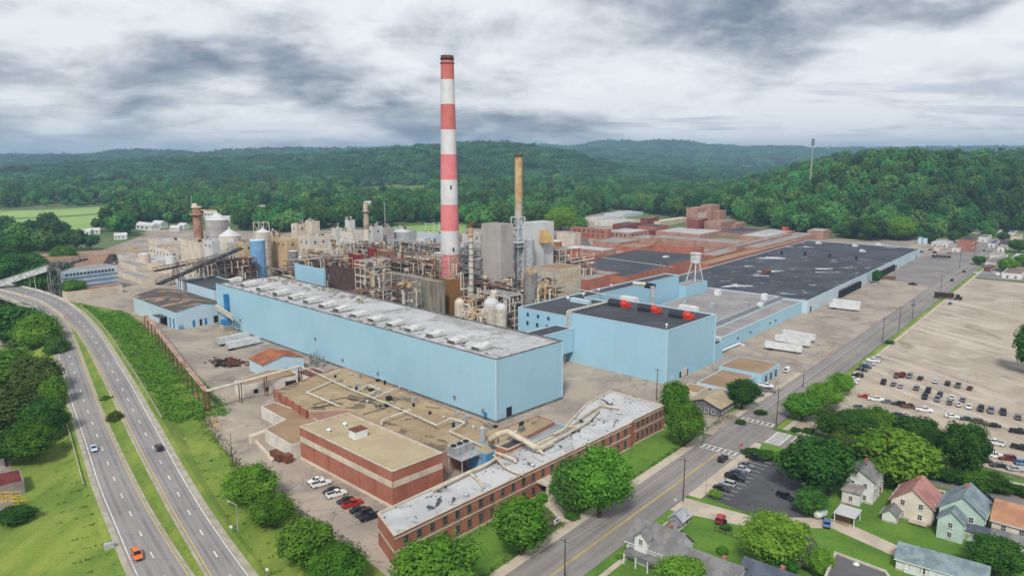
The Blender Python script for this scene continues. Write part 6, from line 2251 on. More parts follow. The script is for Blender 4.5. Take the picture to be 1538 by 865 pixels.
silo('big grey silo with a white cone roof, the taller of two', 325, 318.5, 331.5, 640, 9.6, mat('silo_concrete', (182, 176, 170), (166, 160, 156), .1, .4, .6), M_lgrey)
silo('lower pale silo with a broad white cone roof', 344, 343, 356, 575, 8.3, M_whitew, M_lgrey)
silo('cream silo with a small cone roof under a pipe frame', 394, 343, 350, 560, 5.6, M_cream, M_lgrey)
lattice('silo_gantry', 'cream steel frame standing over the cream silo', 'frame', 392, 334, 566, 8.5, M_cream, step=7, z0=14)
for l, a_ in (('pale roofed shed under the climbing conveyor', (300, 412, 420, 262, 330, M_whitew, M_roofw)), ('light grey shed between the drum and the louvred block', (235, 392, 398, 212, 258, M_lgrey, M_roofw)), ('cream shed with a pale roof left of the climbing conveyor', (285, 396, 404, 262, 305, M_cream, M_roofw)), ('little white shed beside the white box container', (185, 384, 391, 170, 205, M_whitew, M_roofg)), ('brown roofed cream shed just left of the blue tank', (330, 403, 412, 305, 352, M_cream, M_roofbr))):
    nb('low_shed', l, 'shed', *a_)
p = D(386, 361, 520); t = thing('storage_tank', 'tall bright blue cylindrical tank', 'tank', (p.x, 520, 0))
b = MB(); b.cyl(p.x, 520, 0, p.z, 5.3, 5.3, 0, 24); b.build('shell', mat('tank_blue', (122, 170, 206), (108, 156, 196), .15, .4, .6, rough=.5, spots=[((156, 190, 214), .3, .6, .75, .5, (1, 1, .1))]), t)
b = MB(); b.cyl(p.x, 520, p.z, p.z + .5, 5.4, 5.2, 0, 24); b.build('rim', M_bluep, t)
t, p = stack('brown_tower', 'round brown brick tower with a cluttered top and white dome', 'tower', 295, 312, 0, 650, 3.6, 4.3, [(326, mat('cluttered_rust', (170, 134, 104), (140, 104, 84), .4, .42, .6)), (None, mat('brown_tower_brick', (172, 132, 110), (152, 112, 94), .2, .4, .6))])
b = MB(); b.cyl(p.x, 650, p.z, p.z + 1, 4.6, 4.6, 0, 12); b.dome(p.x - 1.5, 650, p.z + 1, 2.6, 3.0); b.build('dome', M_cream, t)
b = MB(); zq = D(295, 322, 650).z; b.cyl(p.x, 650, zq, zq + .4, 6.2, 6.2, 0, 12)
for i in range(8):
    a = i * math.pi / 4; b.beam((p.x + 6 * math.cos(a), 650 + 6 * math.sin(a), zq), (p.x + 6 * math.cos(a), 650 + 6 * math.sin(a), zq + 3), .3)
b.build('platform', M_ochre, t)
b = MB(); b.beam((p.x - 4, 650, p.z - 4), (p.x - 4, 650, D(288, 292, 650).z), .3); b.build('antenna', M_galv, t)
# bridge of pipes from the brown tower to the silo
b = MB(); b.tube([D(302, 316, 650), D(325, 317, 645)], .7, 0, 6); tag(b.build('catwalk', M_ochre), 'rusty catwalk from the brown tower to the big silo', 'catwalk')
for i, (px_, yt, Y, r, l, m) in enumerate(((606, 347, 650, 11, 'broad pale tank left of the chimney', M_galv), (635, 357, 610, 6, 'small pale tank between the broad tank and the chimney', M_lgrey), (256, 385, 590, 4, 'white horizontal looking drum in the left yard', M_wh), (216, 381, 610, 5, 'round pale tank in the left yard', M_cream), (510, 372, 560, 3, 'thin cream tank in front of the white blocks', M_cream), (660, 380, 520, 4, 'grey tank close left of the chimney', M_steel), (440, 377, 540, 3.4, 'little grey tank right of the beige building', M_steel), (692, 385, 520, 3.4, 'pale tank right of the chimney foot', M_lgrey), (717, 388, 500, 3, 'grey tank left of the grey boiler house', M_steel), (832, 362, 560, 6, 'brick red tank behind the yellow hopper', M_brick), (862, 372, 560, 5, 'rusty red tank right of the yellow hopper', M_brick))):
    p = D(px_, yt, Y); t = thing('storage_tank', l, 'tank', (p.x, Y, 0))
    b = MB(); b.cyl(p.x, Y, 0, p.z, r, r, 0, 20, cap=False); b.build('shell', m, t)
    b = MB(); b.cone(p.x, Y, p.z, p.z + r * .18, r, 0, 20); b.build('roof', M_lgrey if m is not M_lgrey else M_galv, t)


# ------------------------------------------------------------------ open steel process frames full of pipes and vessels
def frame_unit(label, px, ytop, Y, wx, wy, ang, seed, m, lev=3.8, fill=1.7):
    p = D(px, ytop, Y)
    h = p.z
    rr = random.Random(seed)
    t = thing('process_unit', label, 'process unit', (p.x, Y, 0))
    L = local((p.x, Y), ang)
    wx, wy = wx * 1.2, wy * 1.2
    nx_, ny_, nz_ = max(1, round(wx / 6)), max(1, round(wy / 6)), max(1, round(h / lev))
    X = [-wx / 2 + wx * i / nx_ for i in range(nx_ + 1)]
    Yv = [-wy / 2 + wy * i / ny_ for i in range(ny_ + 1)]
    Z = [h * i / nz_ for i in range(nz_ + 1)]
    b = MB()
    for x in X:
        for y in Yv:
            b.beam(L(x, y, 0), L(x, y, h * rr.choice((1, 1, .8))), .34)
    for z in Z[1:]:
        for y in Yv:
            b.beam(L(X[0], y, z), L(X[-1], y, z), .28)
        for x in X:
            b.beam(L(x, Yv[0], z), L(x, Yv[-1], z), .28)
    for i in range(nx_):
        for k_ in range(nz_):
            if rr.random() < .45:
                b.beam(L(X[i], Yv[0], Z[k_]), L(X[i + 1], Yv[0], Z[k_ + 1]), .2)
    b.build('steel_frame', m[0], t)
    d = MB()
    for z in Z[1:]:
        for i in range(nx_):
            for j in range(ny_):
                if rr.random() < .5:
                    x, y, _ = L((X[i] + X[i + 1]) / 2, (Yv[j] + Yv[j + 1]) / 2)
                    d.box(x, y, z + .02, wx / nx_ - .2, wy / ny_ - .2, .12, ang)
    if d.f:
        tag(d.build('deck', m[1], t), None, kind='stuff')
    for q in range(3):
        d = MB()
        for i in range(int(10 * fill * max(1, wx / 14))):
            z = rr.choice(Z[1:]) - rr.uniform(.3, 2.4)
            y = rr.uniform(Yv[0], Yv[-1])
            x0_, x1_ = sorted((rr.uniform(X[0] - 1, X[-1] + 1), rr.uniform(X[0] - 1, X[-1] + 1)))
            r = rr.choice((.18, .25, .35, .5))
            if rr.random() < .6:
                pts = [L(x0_, y, z), L(x1_, y, z)]
                if rr.random() < .6:
                    pts.append(L(x1_, y, max(.5, z + rr.choice((-4, 4, -7)))))
            else:
                pts = [L(x0_, Yv[0] - .6, max(.3, z - rr.uniform(3, 9))), L(x0_, Yv[0] - .6, z), L(x0_, Yv[-1], z)]
            d.tube(pts, r, 0, 6)
        d.build('pipework', (M_pipe, M_cream, M_rust if seed % 2 else M_ochre)[q], t)
    for i in range(int(3 * fill * max(1, wx / 12)) + 1):
        z = rr.choice(Z[:-1])
        x, y, _ = L(rr.uniform(X[0] + 1, X[-1] - 1), rr.uniform(Yv[0] + .5, Yv[-1] - .5))
        r = rr.uniform(.8, 1.7)
        d = MB()
        if rr.random() < .5:
            hh = rr.uniform(2.5, 5.5)
            d.cyl(x, y, z + .2, z + .2 + hh, r, r, 0, 10, cap=False); d.dome(x, y, z + .2 + hh, r, r * .6, 0, 10, 2)
        else:
            d.tube([L(*((X[0] + X[-1]) / 2 + rr.uniform(-3, 0), rr.uniform(Yv[0], Yv[-1])), z + r + .2), L((X[0] + X[-1]) / 2 + rr.uniform(1, 4), rr.uniform(Yv[0], Yv[-1]), z + r + .2)], r, 0, 10)
        d.build('vessel', (M_lgrey, M_cream, M_ochre, M_steel, M_olive)[rr.randrange(5)], t)
    return t


FR = [
    ('white stair and pipe frame beside the dark brown block', 560, 390, 398, 14, 8, M_pipe, M_steel),
    ('rusty pipe frame between the brown block and the grey block', 590, 388, 430, 24, 9, M_steel, M_rust),
    ('long stained pipe frame left of the chimney foot', 635, 382, 450, 26, 10, M_steel, M_rust),
    ('low pipe frame just left of the streaky hopper house', 606, 420, 352, 12, 7, M_steel, M_rust),
    ('dark pipe frame right of the chimney foot', 700, 386, 440, 14, 9, M_steel, M_drk),
    ('black steel pipe bridge in front of the grey boiler house', 735, 422, 395, 26, 7, M_steel, M_drk),
    ('tangled pipe frame under the slender banded stack', 712, 446, 362, 13, 7, M_ochre, M_steel),
    ('pipe frame round the large pale vessel left of the blue wing', 752, 440, 362, 16, 9, M_cream, M_steel),
    ('pipe frame at the foot of the lattice tower', 772, 420, 405, 12, 8, M_steel, M_drk),
    ('pipe frame left of the pale building with the brown roof', 815, 414, 400, 15, 8, M_pipe, M_steel),
    ('yellowish pipe frame right of the squat grey tank', 828, 428, 385, 12, 8, M_ylw, M_steel),
    ('pipe frame behind the dark red boxes', 560, 366, 560, 30, 10, M_steel, M_rust),
    ('pipe frame behind the blue shed roof', 470, 388, 470, 30, 10, M_rust, M_steel),
    ('pipe frame under the tan flat roof by the beige building', 500, 386, 500, 24, 10, M_ochre, M_rust),
    ('cream pipe frame in front of the pinkish white shed', 480, 374, 545, 26, 9, M_cream, M_steel),
    ('dark pipe frame left of the blue tank', 345, 390, 500, 28, 8, M_rust, M_rust),
    ('pipe frame above the smaller warehouse by the conveyor', 305, 398, 500, 26, 7, M_steel, M_rust),
    ('pipe frame between the broad tank and the brick coloured roof', 610, 362, 590, 28, 10, M_lgrey, M_steel),
    ('white pipe frame in front of the white process towers', 525, 362, 570, 26, 9, M_wh, M_steel),
    ('pipe frame behind the chimney on its left', 650, 368, 560, 26, 10, M_galv, M_rust),
    ('pipe frame between chimney and boiler house farther back', 705, 366, 540, 18, 10, M_lgrey, M_steel),
    ('low pipe frame behind the long warehouse roof', 545, 436, 372, 16, 6, M_steel, M_rust),
    ('low pipe frame beside the round vessels', 712, 466, 330, 10, 6, M_cream, M_rust),
    ('pale pipe frame below the yellow hopper', 826, 372, 480, 22, 10, M_pipe, M_steel),
    ('pipe frame on the red tank yard behind the brown roof', 868, 386, 500, 22, 9, M_brick, M_steel),
]
for i, (l, px_, yt, Y, wx, wy, m0, m1) in enumerate(FR):
    frame_unit(l, px_, yt, Y, wx, wy, rad(-44 if i % 3 else 46), 300 + i, (m0, m1))
sheet('process_yard', [UV(u0 - 8, vl + 4)] + [Vector(q_) for q_ in (b1[2] + Vector((8, 8)), b1[3] + Vector((6, 8)))] + pz([(330, 392), (340, 360), (600, 356), (740, 352), (880, 352), (900, 395)], 0), .05, mat('process_yard_concrete', (122, 110, 101), (98, 90, 84), .08, .4, .62, rough=.95, fine=.2, fscale=1, spots=[((70, 64, 60), .15, .58, .7, .6), ((150, 136, 122), .1, .6, .72, .5)]), 'dark stained ground between the process units')
for i, (a_, c_, z, np_, l) in enumerate(((( 430, 415), (520, 392), 12, 3, 'first long pipe bridge behind the long warehouse, by the blue shed'), ((500, 425), (640, 388), 11, 4, 'long pipe bridge rising past the brown block to the chimney'), ((560, 440), (700, 470), 9, 3, 'pipe bridge along the back of the long warehouse roof'), ((690, 435), (800, 415), 12, 4, 'pipe bridge in front of the grey boiler house'), ((610, 378), (690, 396), 14, 3, 'pipe bridge behind the chimney'), ((450, 395), (600, 372), 13, 4, 'high pipe bridge past the red boxes'), ((760, 440), (850, 430), 10, 3, 'pipe bridge above the blue wing'), ((400, 402), (470, 412), 10, 3, 'short pipe bridge by the blue tank'), ((640, 372), (760, 360), 13, 3, 'far pipe bridge between chimney and boiler house'))):
    pipe_rack(l, [G(*a_, z), G(*c_, z)], z, np_, .34, (M_pipe, M_steel, M_galv)[i % 3], step=11)
# ground pieces scattered through the process yard (too small to pick apart)
b = MB()
rr = random.Random(77)
for i in range(2600):
    px_ = rr.uniform(410, 880); Y = rr.uniform(360, 640)
    x = (px_ - 769) / FPX * Y * 1.02
    s_ = rr.uniform(.6, 3)
    mi = rr.randrange(5)
    if rr.random() < .3:
        b.cyl(x, Y, 0, rr.uniform(1.5, 6), s_ * .5, s_ * .5, mi, 8)
    elif rr.random() < .5:
        a = rr.choice((AB, AB + 1.571)); l_ = rr.uniform(3, 12); z = rr.uniform(1.5, 8)
        b.tube([(x, Y, z), (x + l_ * math.cos(a), Y + l_ * math.sin(a), z)], rr.uniform(.2, .5), mi, 5); b.beam((x, Y, 0), (x, Y, z), .25, mi)
    else:
        b.box(x, Y, 0, s_ * rr.uniform(.7, 2), s_, rr.uniform(1, 5), AB, mi)
tag(b.build('yard_clutter', [M_steel, M_rust, M_pipe, M_drk, M_cream]), 'pumps, skids and bits of pipe crowding the process yard', kind='stuff')

# ------------------------------------------------------------------ conveyors and the left end
def conveyor(label, pts, w_, h_, cover, m, tower_at=()):
    t = thing('conveyor', label, 'conveyor', (pts[0].x, pts[0].y, 0))
    for part in ('gallery', 'truss'):
        b = MB()
        for a_, c_ in zip(pts, pts[1:]):
            d = (c_ - a_).normalized(); s_ = Vector((d.y, -d.x, 0)).normalized() * w_ / 2
            u_ = Vector((0, 0, h_))
            if part == 'gallery':
                v = [a_ - s_, a_ + s_, c_ + s_, c_ - s_]
                b.raw(v + [x + u_ * (.95 if cover else .25) for x in v], [(0, 1, 5, 4), (1, 2, 6, 5), (2, 3, 7, 6), (3, 0, 4, 7), (4, 5, 6, 7), (3, 2, 1, 0)])
            else:
                n = max(2, int((c_ - a_).length / 5))
                for sg in (s_ * 1.08, -s_ * 1.08):
                    b.beam(a_ + sg + u_, c_ + sg + u_, .25); b.beam(a_ + sg, c_ + sg, .25)
                    for i in range(n):
                        p_, q_ = a_.lerp(c_, i / n), a_.lerp(c_, (i + 1) / n)
                        b.beam(p_ + sg, q_ + sg + u_, .18) if i % 2 else b.beam(p_ + sg + u_, q_ + sg, .18)
                        b.beam(p_ + sg, p_ + sg + u_, .18)
        b.build(part, m if part == 'truss' else (M_lgrey if cover else M_drk), t)
    for f in tower_at:
        p_ = pts[0].lerp(pts[-1], f)
        b = MB()
        for sx, sy in ((-1, -1), (1, -1), (1, 1), (-1, 1)):
            b.beam((p_.x + sx * 3, p_.y + sy * 2.4, 0), (p_.x + sx * .9, p_.y + sy * .9, p_.z), .4)
        b.build('trestle', m, t)
    return t


conveyor('pale covered conveyor rising to the right above the road bridge', [D(-40, 443, 452), D(72, 407, 462)], 3.6, 3.6, True, M_galv, (.8,))
conveyor('grey open conveyor truss carrying on towards the brown barn', [D(72, 406, 463), D(128, 390, 520)], 4, 3.4, False, M_steel, (.05, .6))
conveyor('long open conveyor truss climbing to the silos', [D(238, 428, 440), D(362, 374, 505)], 4.2, 3.2, False, M_steel, (.25, .5, .75))
conveyor('lower dark conveyor truss crossing behind the climbing one', [D(232, 408, 500), D(330, 388, 540)], 3.4, 2.6, False, M_rust, (.3, .7))
lattice('steel_tower', 'splayed steel tower where the two left conveyors meet', 'tower', 80, 404, 462, 6, M_steel, step=8)
a_, c_ = D(92, 409, 470), D(176, 401, 497)
d = (c_ - a_).xy.normalized(); an = math.atan2(d.y, d.x); nrm = Vector((-d.y, d.x))
ln = (c_ - a_).xy.length
t = block('louvred_shed', 'pale blue and white louvred block with a row of dark windows', 'building', [a_.xy, a_.xy + d * ln, a_.xy + d * ln + nrm * 16, a_.xy + nrm * 16], a_.z, mat('white_blue_boards', (206, 216, 224), (176, 200, 220), .15, .4, .6, rough=.6, stretch=(1, 1, .6)), M_roofg, para=.2)
for k_ in range(4):
    p, _ = on_wall(a_.xy, a_.xy + d * ln, .5, 0, .35); b = MB(); b.box(p.x, p.y, a_.z - 4.4 - k_ * 3.0, ln, .7, .35, an); b.build('ledge', mat('shadow_grey_ledge', (120, 132, 146), fine=.05), t)  # plain blue-grey ledges standing proud of the boards
windows(t, a_.xy, a_.xy + d * ln, [a_.z - 2.2], 14, 1.5, 1.4, M_frame, M_glass, 2, 2)
a_, c_ = D(101, 443, 456), D(184, 432, 482)
d = (c_ - a_).xy.normalized(); nrm = Vector((-d.y, d.x)); ln = (c_ - a_).xy.length
block('low_block', 'low cream block with a rusty roof below the louvred block', 'building', [a_.xy, a_.xy + d * ln, a_.xy + d * ln + nrm * 8, a_.xy + nrm * 8], 5.2, M_cream, M_roofr, para=.1)
nb('grey_shed', 'grey flat roofed shed right of the louvred block', 'shed', 212, 419, 427, 176, 232, M_cream, M_roofg, rad(46), cap=45)
nb('cream_shed', 'long cream shed along the left conveyors', 'shed', 258, 405, 415, 205, 268, M_cream, M_roofp, rad(46), cap=45)
nb('cream_shed', 'low cream shed behind the louvred block', 'shed', 205, 400, 408, 178, 225, M_cream, M_roofg, rad(46), cap=45)
q = [D(62, 393, 560).xy, D(150, 391, 575).xy, D(172, 384, 640).xy, D(85, 384, 630).xy]
t = thing('barn', 'broad low barn with a faded brown roof at the left edge of the woods', 'barn', (*centre(q), 0))
gable(t, q, 4.2, 7.8, mat('grey_barn_boards', (140, 124, 108), (118, 104, 92), .3, .4, .6), mat('faded_brown_roof', (152, 122, 98), (138, 110, 90), .08, .4, .6), along=0, over=1.2)
for i, (px_, py_, l, m) in enumerate(((140, 392, 'white box van body left of the barn yard', M_wh), (152, 393, 'cream box container by the barn', M_cream), (182, 390, 'white box container alone in the earth yard', M_wh), (160, 392, 'small yellow bin by the barn', M_ylw))):
    p = G(px_, py_, 0); b = MB(); b.box(p.x, p.y, .3, 5 if i < 3 else 2.5, 2.5, 2.8, rad(10 + 20 * i)); b.box(p.x, p.y, 0, 4 if i < 3 else 1.8, 1.6, .3, rad(10 + 20 * i)); b.box(p.x, p.y, 3.1, 4.6 if i < 3 else 2.2, 2.2, .1, rad(10 + 20 * i))
    tag(b.build('container', m), l, 'container')
b = MB()
for i in range(60):
    p = G(rr.uniform(110, 235), rr.uniform(384, 398), 0)
    b.box(p.x, p.y, 0, rr.uniform(.8, 4), rr.uniform(.8, 2), rr.uniform(.5, 2), rr.uniform(0, 3), rr.randrange(3))
tag(b.build('yard_clutter', [M_wh, M_cream, M_rust]), 'scattered pallets and bins in the earth yard on the left', kind='stuff')
# ------------------------------------------------------------------ far houses in the valley
def far_house():
    b = MB()
    b.box(0, 0, -1, 12, 8, 5.2, 0, 0)
    b.raw([(-6.3, -4.5, 4), (6.3, -4.5, 4), (6.3, 4.5, 4), (-6.3, 4.5, 4), (-6.3, 0, 6.8), (6.3, 0, 6.8)], [(0, 1, 5, 4), (2, 3, 4, 5), (1, 2, 5), (3, 0, 4)], 1)
    for x in (-4, -1, 2.5):
        b.box(x, -4.02, 1.4, 1.4, .1, 1.5, 0, 2)
    return b.build('far_house', [M_wh, M_lgrey, M_glass], mesh_only=True)


FH = far_house()
for i, p in enumerate(FARH):
    o = place('far_house', FH, None, (p.x, p.y, terrain(p.x, p.y)), rr.uniform(-.6, .6))
    s = 1.3 if i in (13, 14, 17, 18) else 1.0
    o.scale = (s * (2.2 if i in (13, 17) else 1), s, s)
    tag(o, 'tiny white house among the far valley trees', 'house', 'houses in the far valley')
b = MB()
for i in range(16):
    p = D(1393 + i * 3.6, 266, 1020); zt_ = terrain(p.x, 1030 + (i % 3) * 9)
    b.box(p.x, 1030 + (i % 3) * 9, zt_ - .3, .9, .5, 1.6 + (i % 4) * .7)
tag(b.build('gravestones', M_wh), 'white gravestones on the hilltop lawn', kind='stuff')
p = D(1218, 258, 980); zb_ = terrain(p.x, p.y); zt_ = D(1219, 209, 980).z
t = thing('phone_mast', 'tall grey phone mast with antennas standing out of the hillside wood', 'mast', (p.x, 980, zb_))
b = MB(); b.tube([(p.x, 980, zb_ - 1), (p.x, 980, zt_)], [.9, .55], 0, 8); b.build('pole', M_galv, t)
b = MB()
for z in (zt_ - 1, zt_ - 4, zt_ - 7):
    for i in range(6):
        a = i * math.pi / 3; b.box(p.x + 1.6 * math.cos(a), 980 + 1.6 * math.sin(a), z - 1.2, .5, .5, 2.4, a)
    b.cyl(p.x, 980, z - .2, z + .1, 1.5, 1.5, 0, 8)
b.build('antenna', M_drk, t)

# ------------------------------------------------------------------ near trees
ML = {'g': leafmat('leaves_green', (92, 142, 46), (58, 106, 38), (132, 174, 68), .5, .2, .3, .015),
      'd': leafmat('leaves_dark', (68, 112, 48), (42, 80, 38), (100, 142, 62), .5, .2, .3, .015),
      'l': leafmat('leaves_lime', (122, 164, 54), (88, 136, 46), (156, 188, 76), .5, .15, .3, .015),
      'o': leafmat('leaves_olive', (88, 110, 52), (60, 84, 42), (120, 132, 70), .5, .2, .3, .02),
      'y': leafmat('leaves_yellow', (190, 186, 60), (150, 160, 54), (214, 206, 90), .5, .1, .3, .01),
      'r': leafmat('leaves_red', (140, 72, 60), (110, 64, 52), (166, 96, 78), .5, .1, .3, .01)}


def near_tree(kind, seed, shape='round'):
    rnd = random.Random(seed)
    t = thing('tree', 'tree', 'tree', (0, 0, 0))
    b = MB()
    W, Hh = 8.0, 9.0
    b.tube([(0, 0, -.4), (.05, .05, 1.2), (.1, -.05, 3.2), (0, .1, 5.6)], [.34, .26, .22, .08], 0, 8)
    lob = crown_lobes(rnd, W, Hh * (.82 if shape == 'round' else .94), Hh * (.18 if shape == 'round' else .04), 44 if shape == 'round' else 30)
    for c, r in lob[::4]:                            # limbs out to the leafy masses
        b.tube([(0, 0, 1.8 + rnd.random() * 1.6), tuple(c * .55 + Vector((0, 0, .6))), tuple(c)], [.14, .09, .03], 0, 5)
    b.build('trunk', M_bark, t)
    b = MB()
    q = seed % 10 % 3
    crown_mesh(b, rnd, lob, (230, 190, 120)[q], (.18, .22, .29)[q], 0)
    b.build('crown', ML[kind], t)
    return t


TREEP = {}


def tree(px, py, w_, h_, kind, label, seed=0, z=0.0, name=None, shape='round', cat='tree', group=None, flat=False):
    """a tree whose foot is at px, py of the photograph and whose crown is w_ by h_ pixels there"""
    key = (kind, seed % 3, shape)
    p = G(px, py, z)
    dep = math.sqrt(p.x ** 2 + p.y ** 2 + (HC - z) ** 2) * .93
    wm = w_ * dep / FPX
    hm = h_ * dep / FPX
    hm = max(.7 * wm if not flat else .35 * wm, (hm - .28 * wm) / .9)
    first = key not in TREEP
    if first:
        TREEP[key] = near_tree(kind, 400 + seed % 3 + 10 * 'gdloyr'.index(kind), shape)
    c = copy_thing(TREEP[key], p, (px * 7.3 + py * 3.1) % 6.28, (wm / 8, wm / 8, hm / 9), None, None, first)
    c['label'], c['category'] = label, cat
    if name:
        c.name = name
    if group:
        c['group'] = group
    return c


tr = random.Random(9)
ROUND = [
    (377, 757, 80, 66, 'g', 'bright tree farthest left of four on the grass by the yard'), (408, 790, 64, 60, 'g', 'bright tree second from the left of four on the grass by the yard'),
    (460, 850, 84, 84, 'g', 'bright tree third from the left of four on the grass by the yard'), (505, 885, 88, 80, 'g', 'bright tree nearest the camera of four on the grass by the yard'),
    (655, 912, 126, 126, 'g', 'big bright tree hiding the near corner of the brick office'), (783, 833, 84, 104, 'g', 'round green tree on the lawn left of the office entrance'),
    (862, 772, 74, 96, 'd', 'left half of the big tree right of the office entrance'), (900, 776, 98, 124, 'g', 'very big green tree right of the office entrance'),
    (1012, 642, 46, 78, 'g', 'upright bright tree at the far end of the office, farther of two'), (1028, 670, 58, 78, 'g', 'bright tree at the far end of the office lawn, nearer of two'),
    (1114, 614, 48, 56, 'd', 'dark tree by the low blue sheds at the gate'),
    (1204, 630, 54, 46, 'g', 'tree at the near end of the row beside the big car park'), (1236, 612, 52, 46, 'g', 'middle tree of the row beside the big car park'), (1261, 592, 38, 38, 'g', 'far tree of the row beside the big car park'),
    (1244, 660, 44, 54, 'd', 'dark tree behind the row at the car park corner'), (1282, 662, 62, 54, 'd', 'dark tree left in the belt between side street and car park'), (1318, 656, 58, 46, 'g', 'green tree middle in the belt between side street and car park'),
    (1376, 672, 60, 56, 'd', 'dark tree right in the belt between side street and car park'), (1402, 692, 46, 52, 'd', 'narrow dark tree left of the tall one by the hedge'), (1446, 718, 60, 88, 'd', 'tall dark tree standing in the hedge by the parked cars'),
    (1222, 742, 104, 106, 'd', 'huge dark tree beside the small car park'), (1262, 702, 56, 62, 'o', 'greyish tree behind the huge dark one'), (1286, 696, 50, 50, 'g', 'bright green tree left of the lime one'),
    (1346, 730, 102, 98, 'l', 'broad lime green tree beside the white house'),
    (1160, 850, 94, 96, 'l', 'big lime tree among the back gardens'), (1172, 862, 46, 36, 'd', 'dark low tree under the lime garden tree'), (1022, 890, 74, 64, 'g', 'garden tree in front of the corner house'),
    (1230, 866, 40, 50, 'g', 'small tree beside the little white garage'), (1492, 862, 66, 64, 'd', 'dark tree behind the long garage'), (1546, 562, 44, 74, 'd', 'dark tree at the right edge in the empty car park'),
    (1216, 772, 50, 44, 'd', 'dark bushy tree right of the lone parked car'), (1350, 361, 46, 28, 'l', 'lime yellow tree at the far side of the huge black roof'), (1304, 361, 48, 26, 'd', 'dark tree left of the lime yellow one at the far side of the black roof'),
    (1272, 358, 30, 20, 'd', 'farther dark tree beyond the huge black roof'), (1316, 426, 14, 22, 'd', 'dark tree growing against the dock wall'), (1396, 366, 20, 18, 'd', 'round dark bush tree by the grey house at the town edge'), (1432, 364, 22, 16, 'd', 'round dark tree left of the brick town house'),
    (1224, 347, 22, 15, 'g', 'bright bush tree right of the orange red box'), (1166, 346, 30, 16, 'o', 'olive tree left of the orange red box'), (1142, 344, 24, 14, 'g', 'green tree beyond the brick tower'),
    (842, 346, 50, 36, 'l', 'yellow green tree behind the white boiler box'), (868, 350, 34, 28, 'g', 'green tree right of the yellow green one behind the boiler box'), (1512, 408, 26, 18, 'g', 'bright tree among the town roofs on the right'),
    (1470, 398, 18, 14, 'd', 'small dark tree left of the low tan town house'), (1530, 380, 26, 18, 'd', 'dark tree at the right edge among the town roofs'), (1486, 356, 18, 14, 'g', 'green tree behind the grey town house'), (1444, 356, 24, 16, 'd', 'dark tree behind the brick town building'), (1536, 400, 22, 16, 'g', 'green tree at the right edge by the town car park'), (1506, 362, 16, 12, 'd', 'dark tree right of the white town house'),
    (10, 430, 64, 46, 'd', 'dark tree at the left edge under the conveyor'), (44, 418, 50, 40, 'd', 'dark tree behind the covered conveyor'), (84, 428, 44, 38, 'd', 'dark tree under the conveyor junction'), (62, 445, 56, 32, 'g', 'green tree beside the road bridge under the conveyor'), (112, 446, 34, 28, 'g', 'small tree at the bridge end by the louvred block'), (98, 396, 34, 22, 'g', 'green tree in front of the brown barn roof'),
    (24, 392, 50, 24, 'd', 'dark tree left of the barn'),
    (24, 522, 74, 74, 'd', 'dark tree at the far left end of the thicket by the highway'), (62, 532, 60, 66, 'g', 'green tree at the top of the highway thicket'), (88, 548, 34, 46, 'd', 'small dark tree at the highway edge of the thicket'),
    (14, 592, 74, 74, 'g', 'green tree at the left edge in the middle of the thicket'), (60, 604, 72, 76, 'o', 'olive tree in the middle of the thicket'), (84, 620, 36, 54, 'g', 'bright small tree at the highway edge of the thicket'),
    (28, 656, 82, 78, 'o', 'olive tree at the lower left of the thicket'), (70, 662, 62, 66, 'd', 'dark tree at the lower right of the thicket'), (46, 692, 70, 58, 'g', 'bright tree at the near end of the thicket'), (10, 700, 44, 56, 'd', 'dark tree at the near left end of the thicket'),
]
for i, (px, py, w_, h_, kd, lab) in enumerate(ROUND):
    tree(px, py, w_, h_, kd, lab, seed=i)
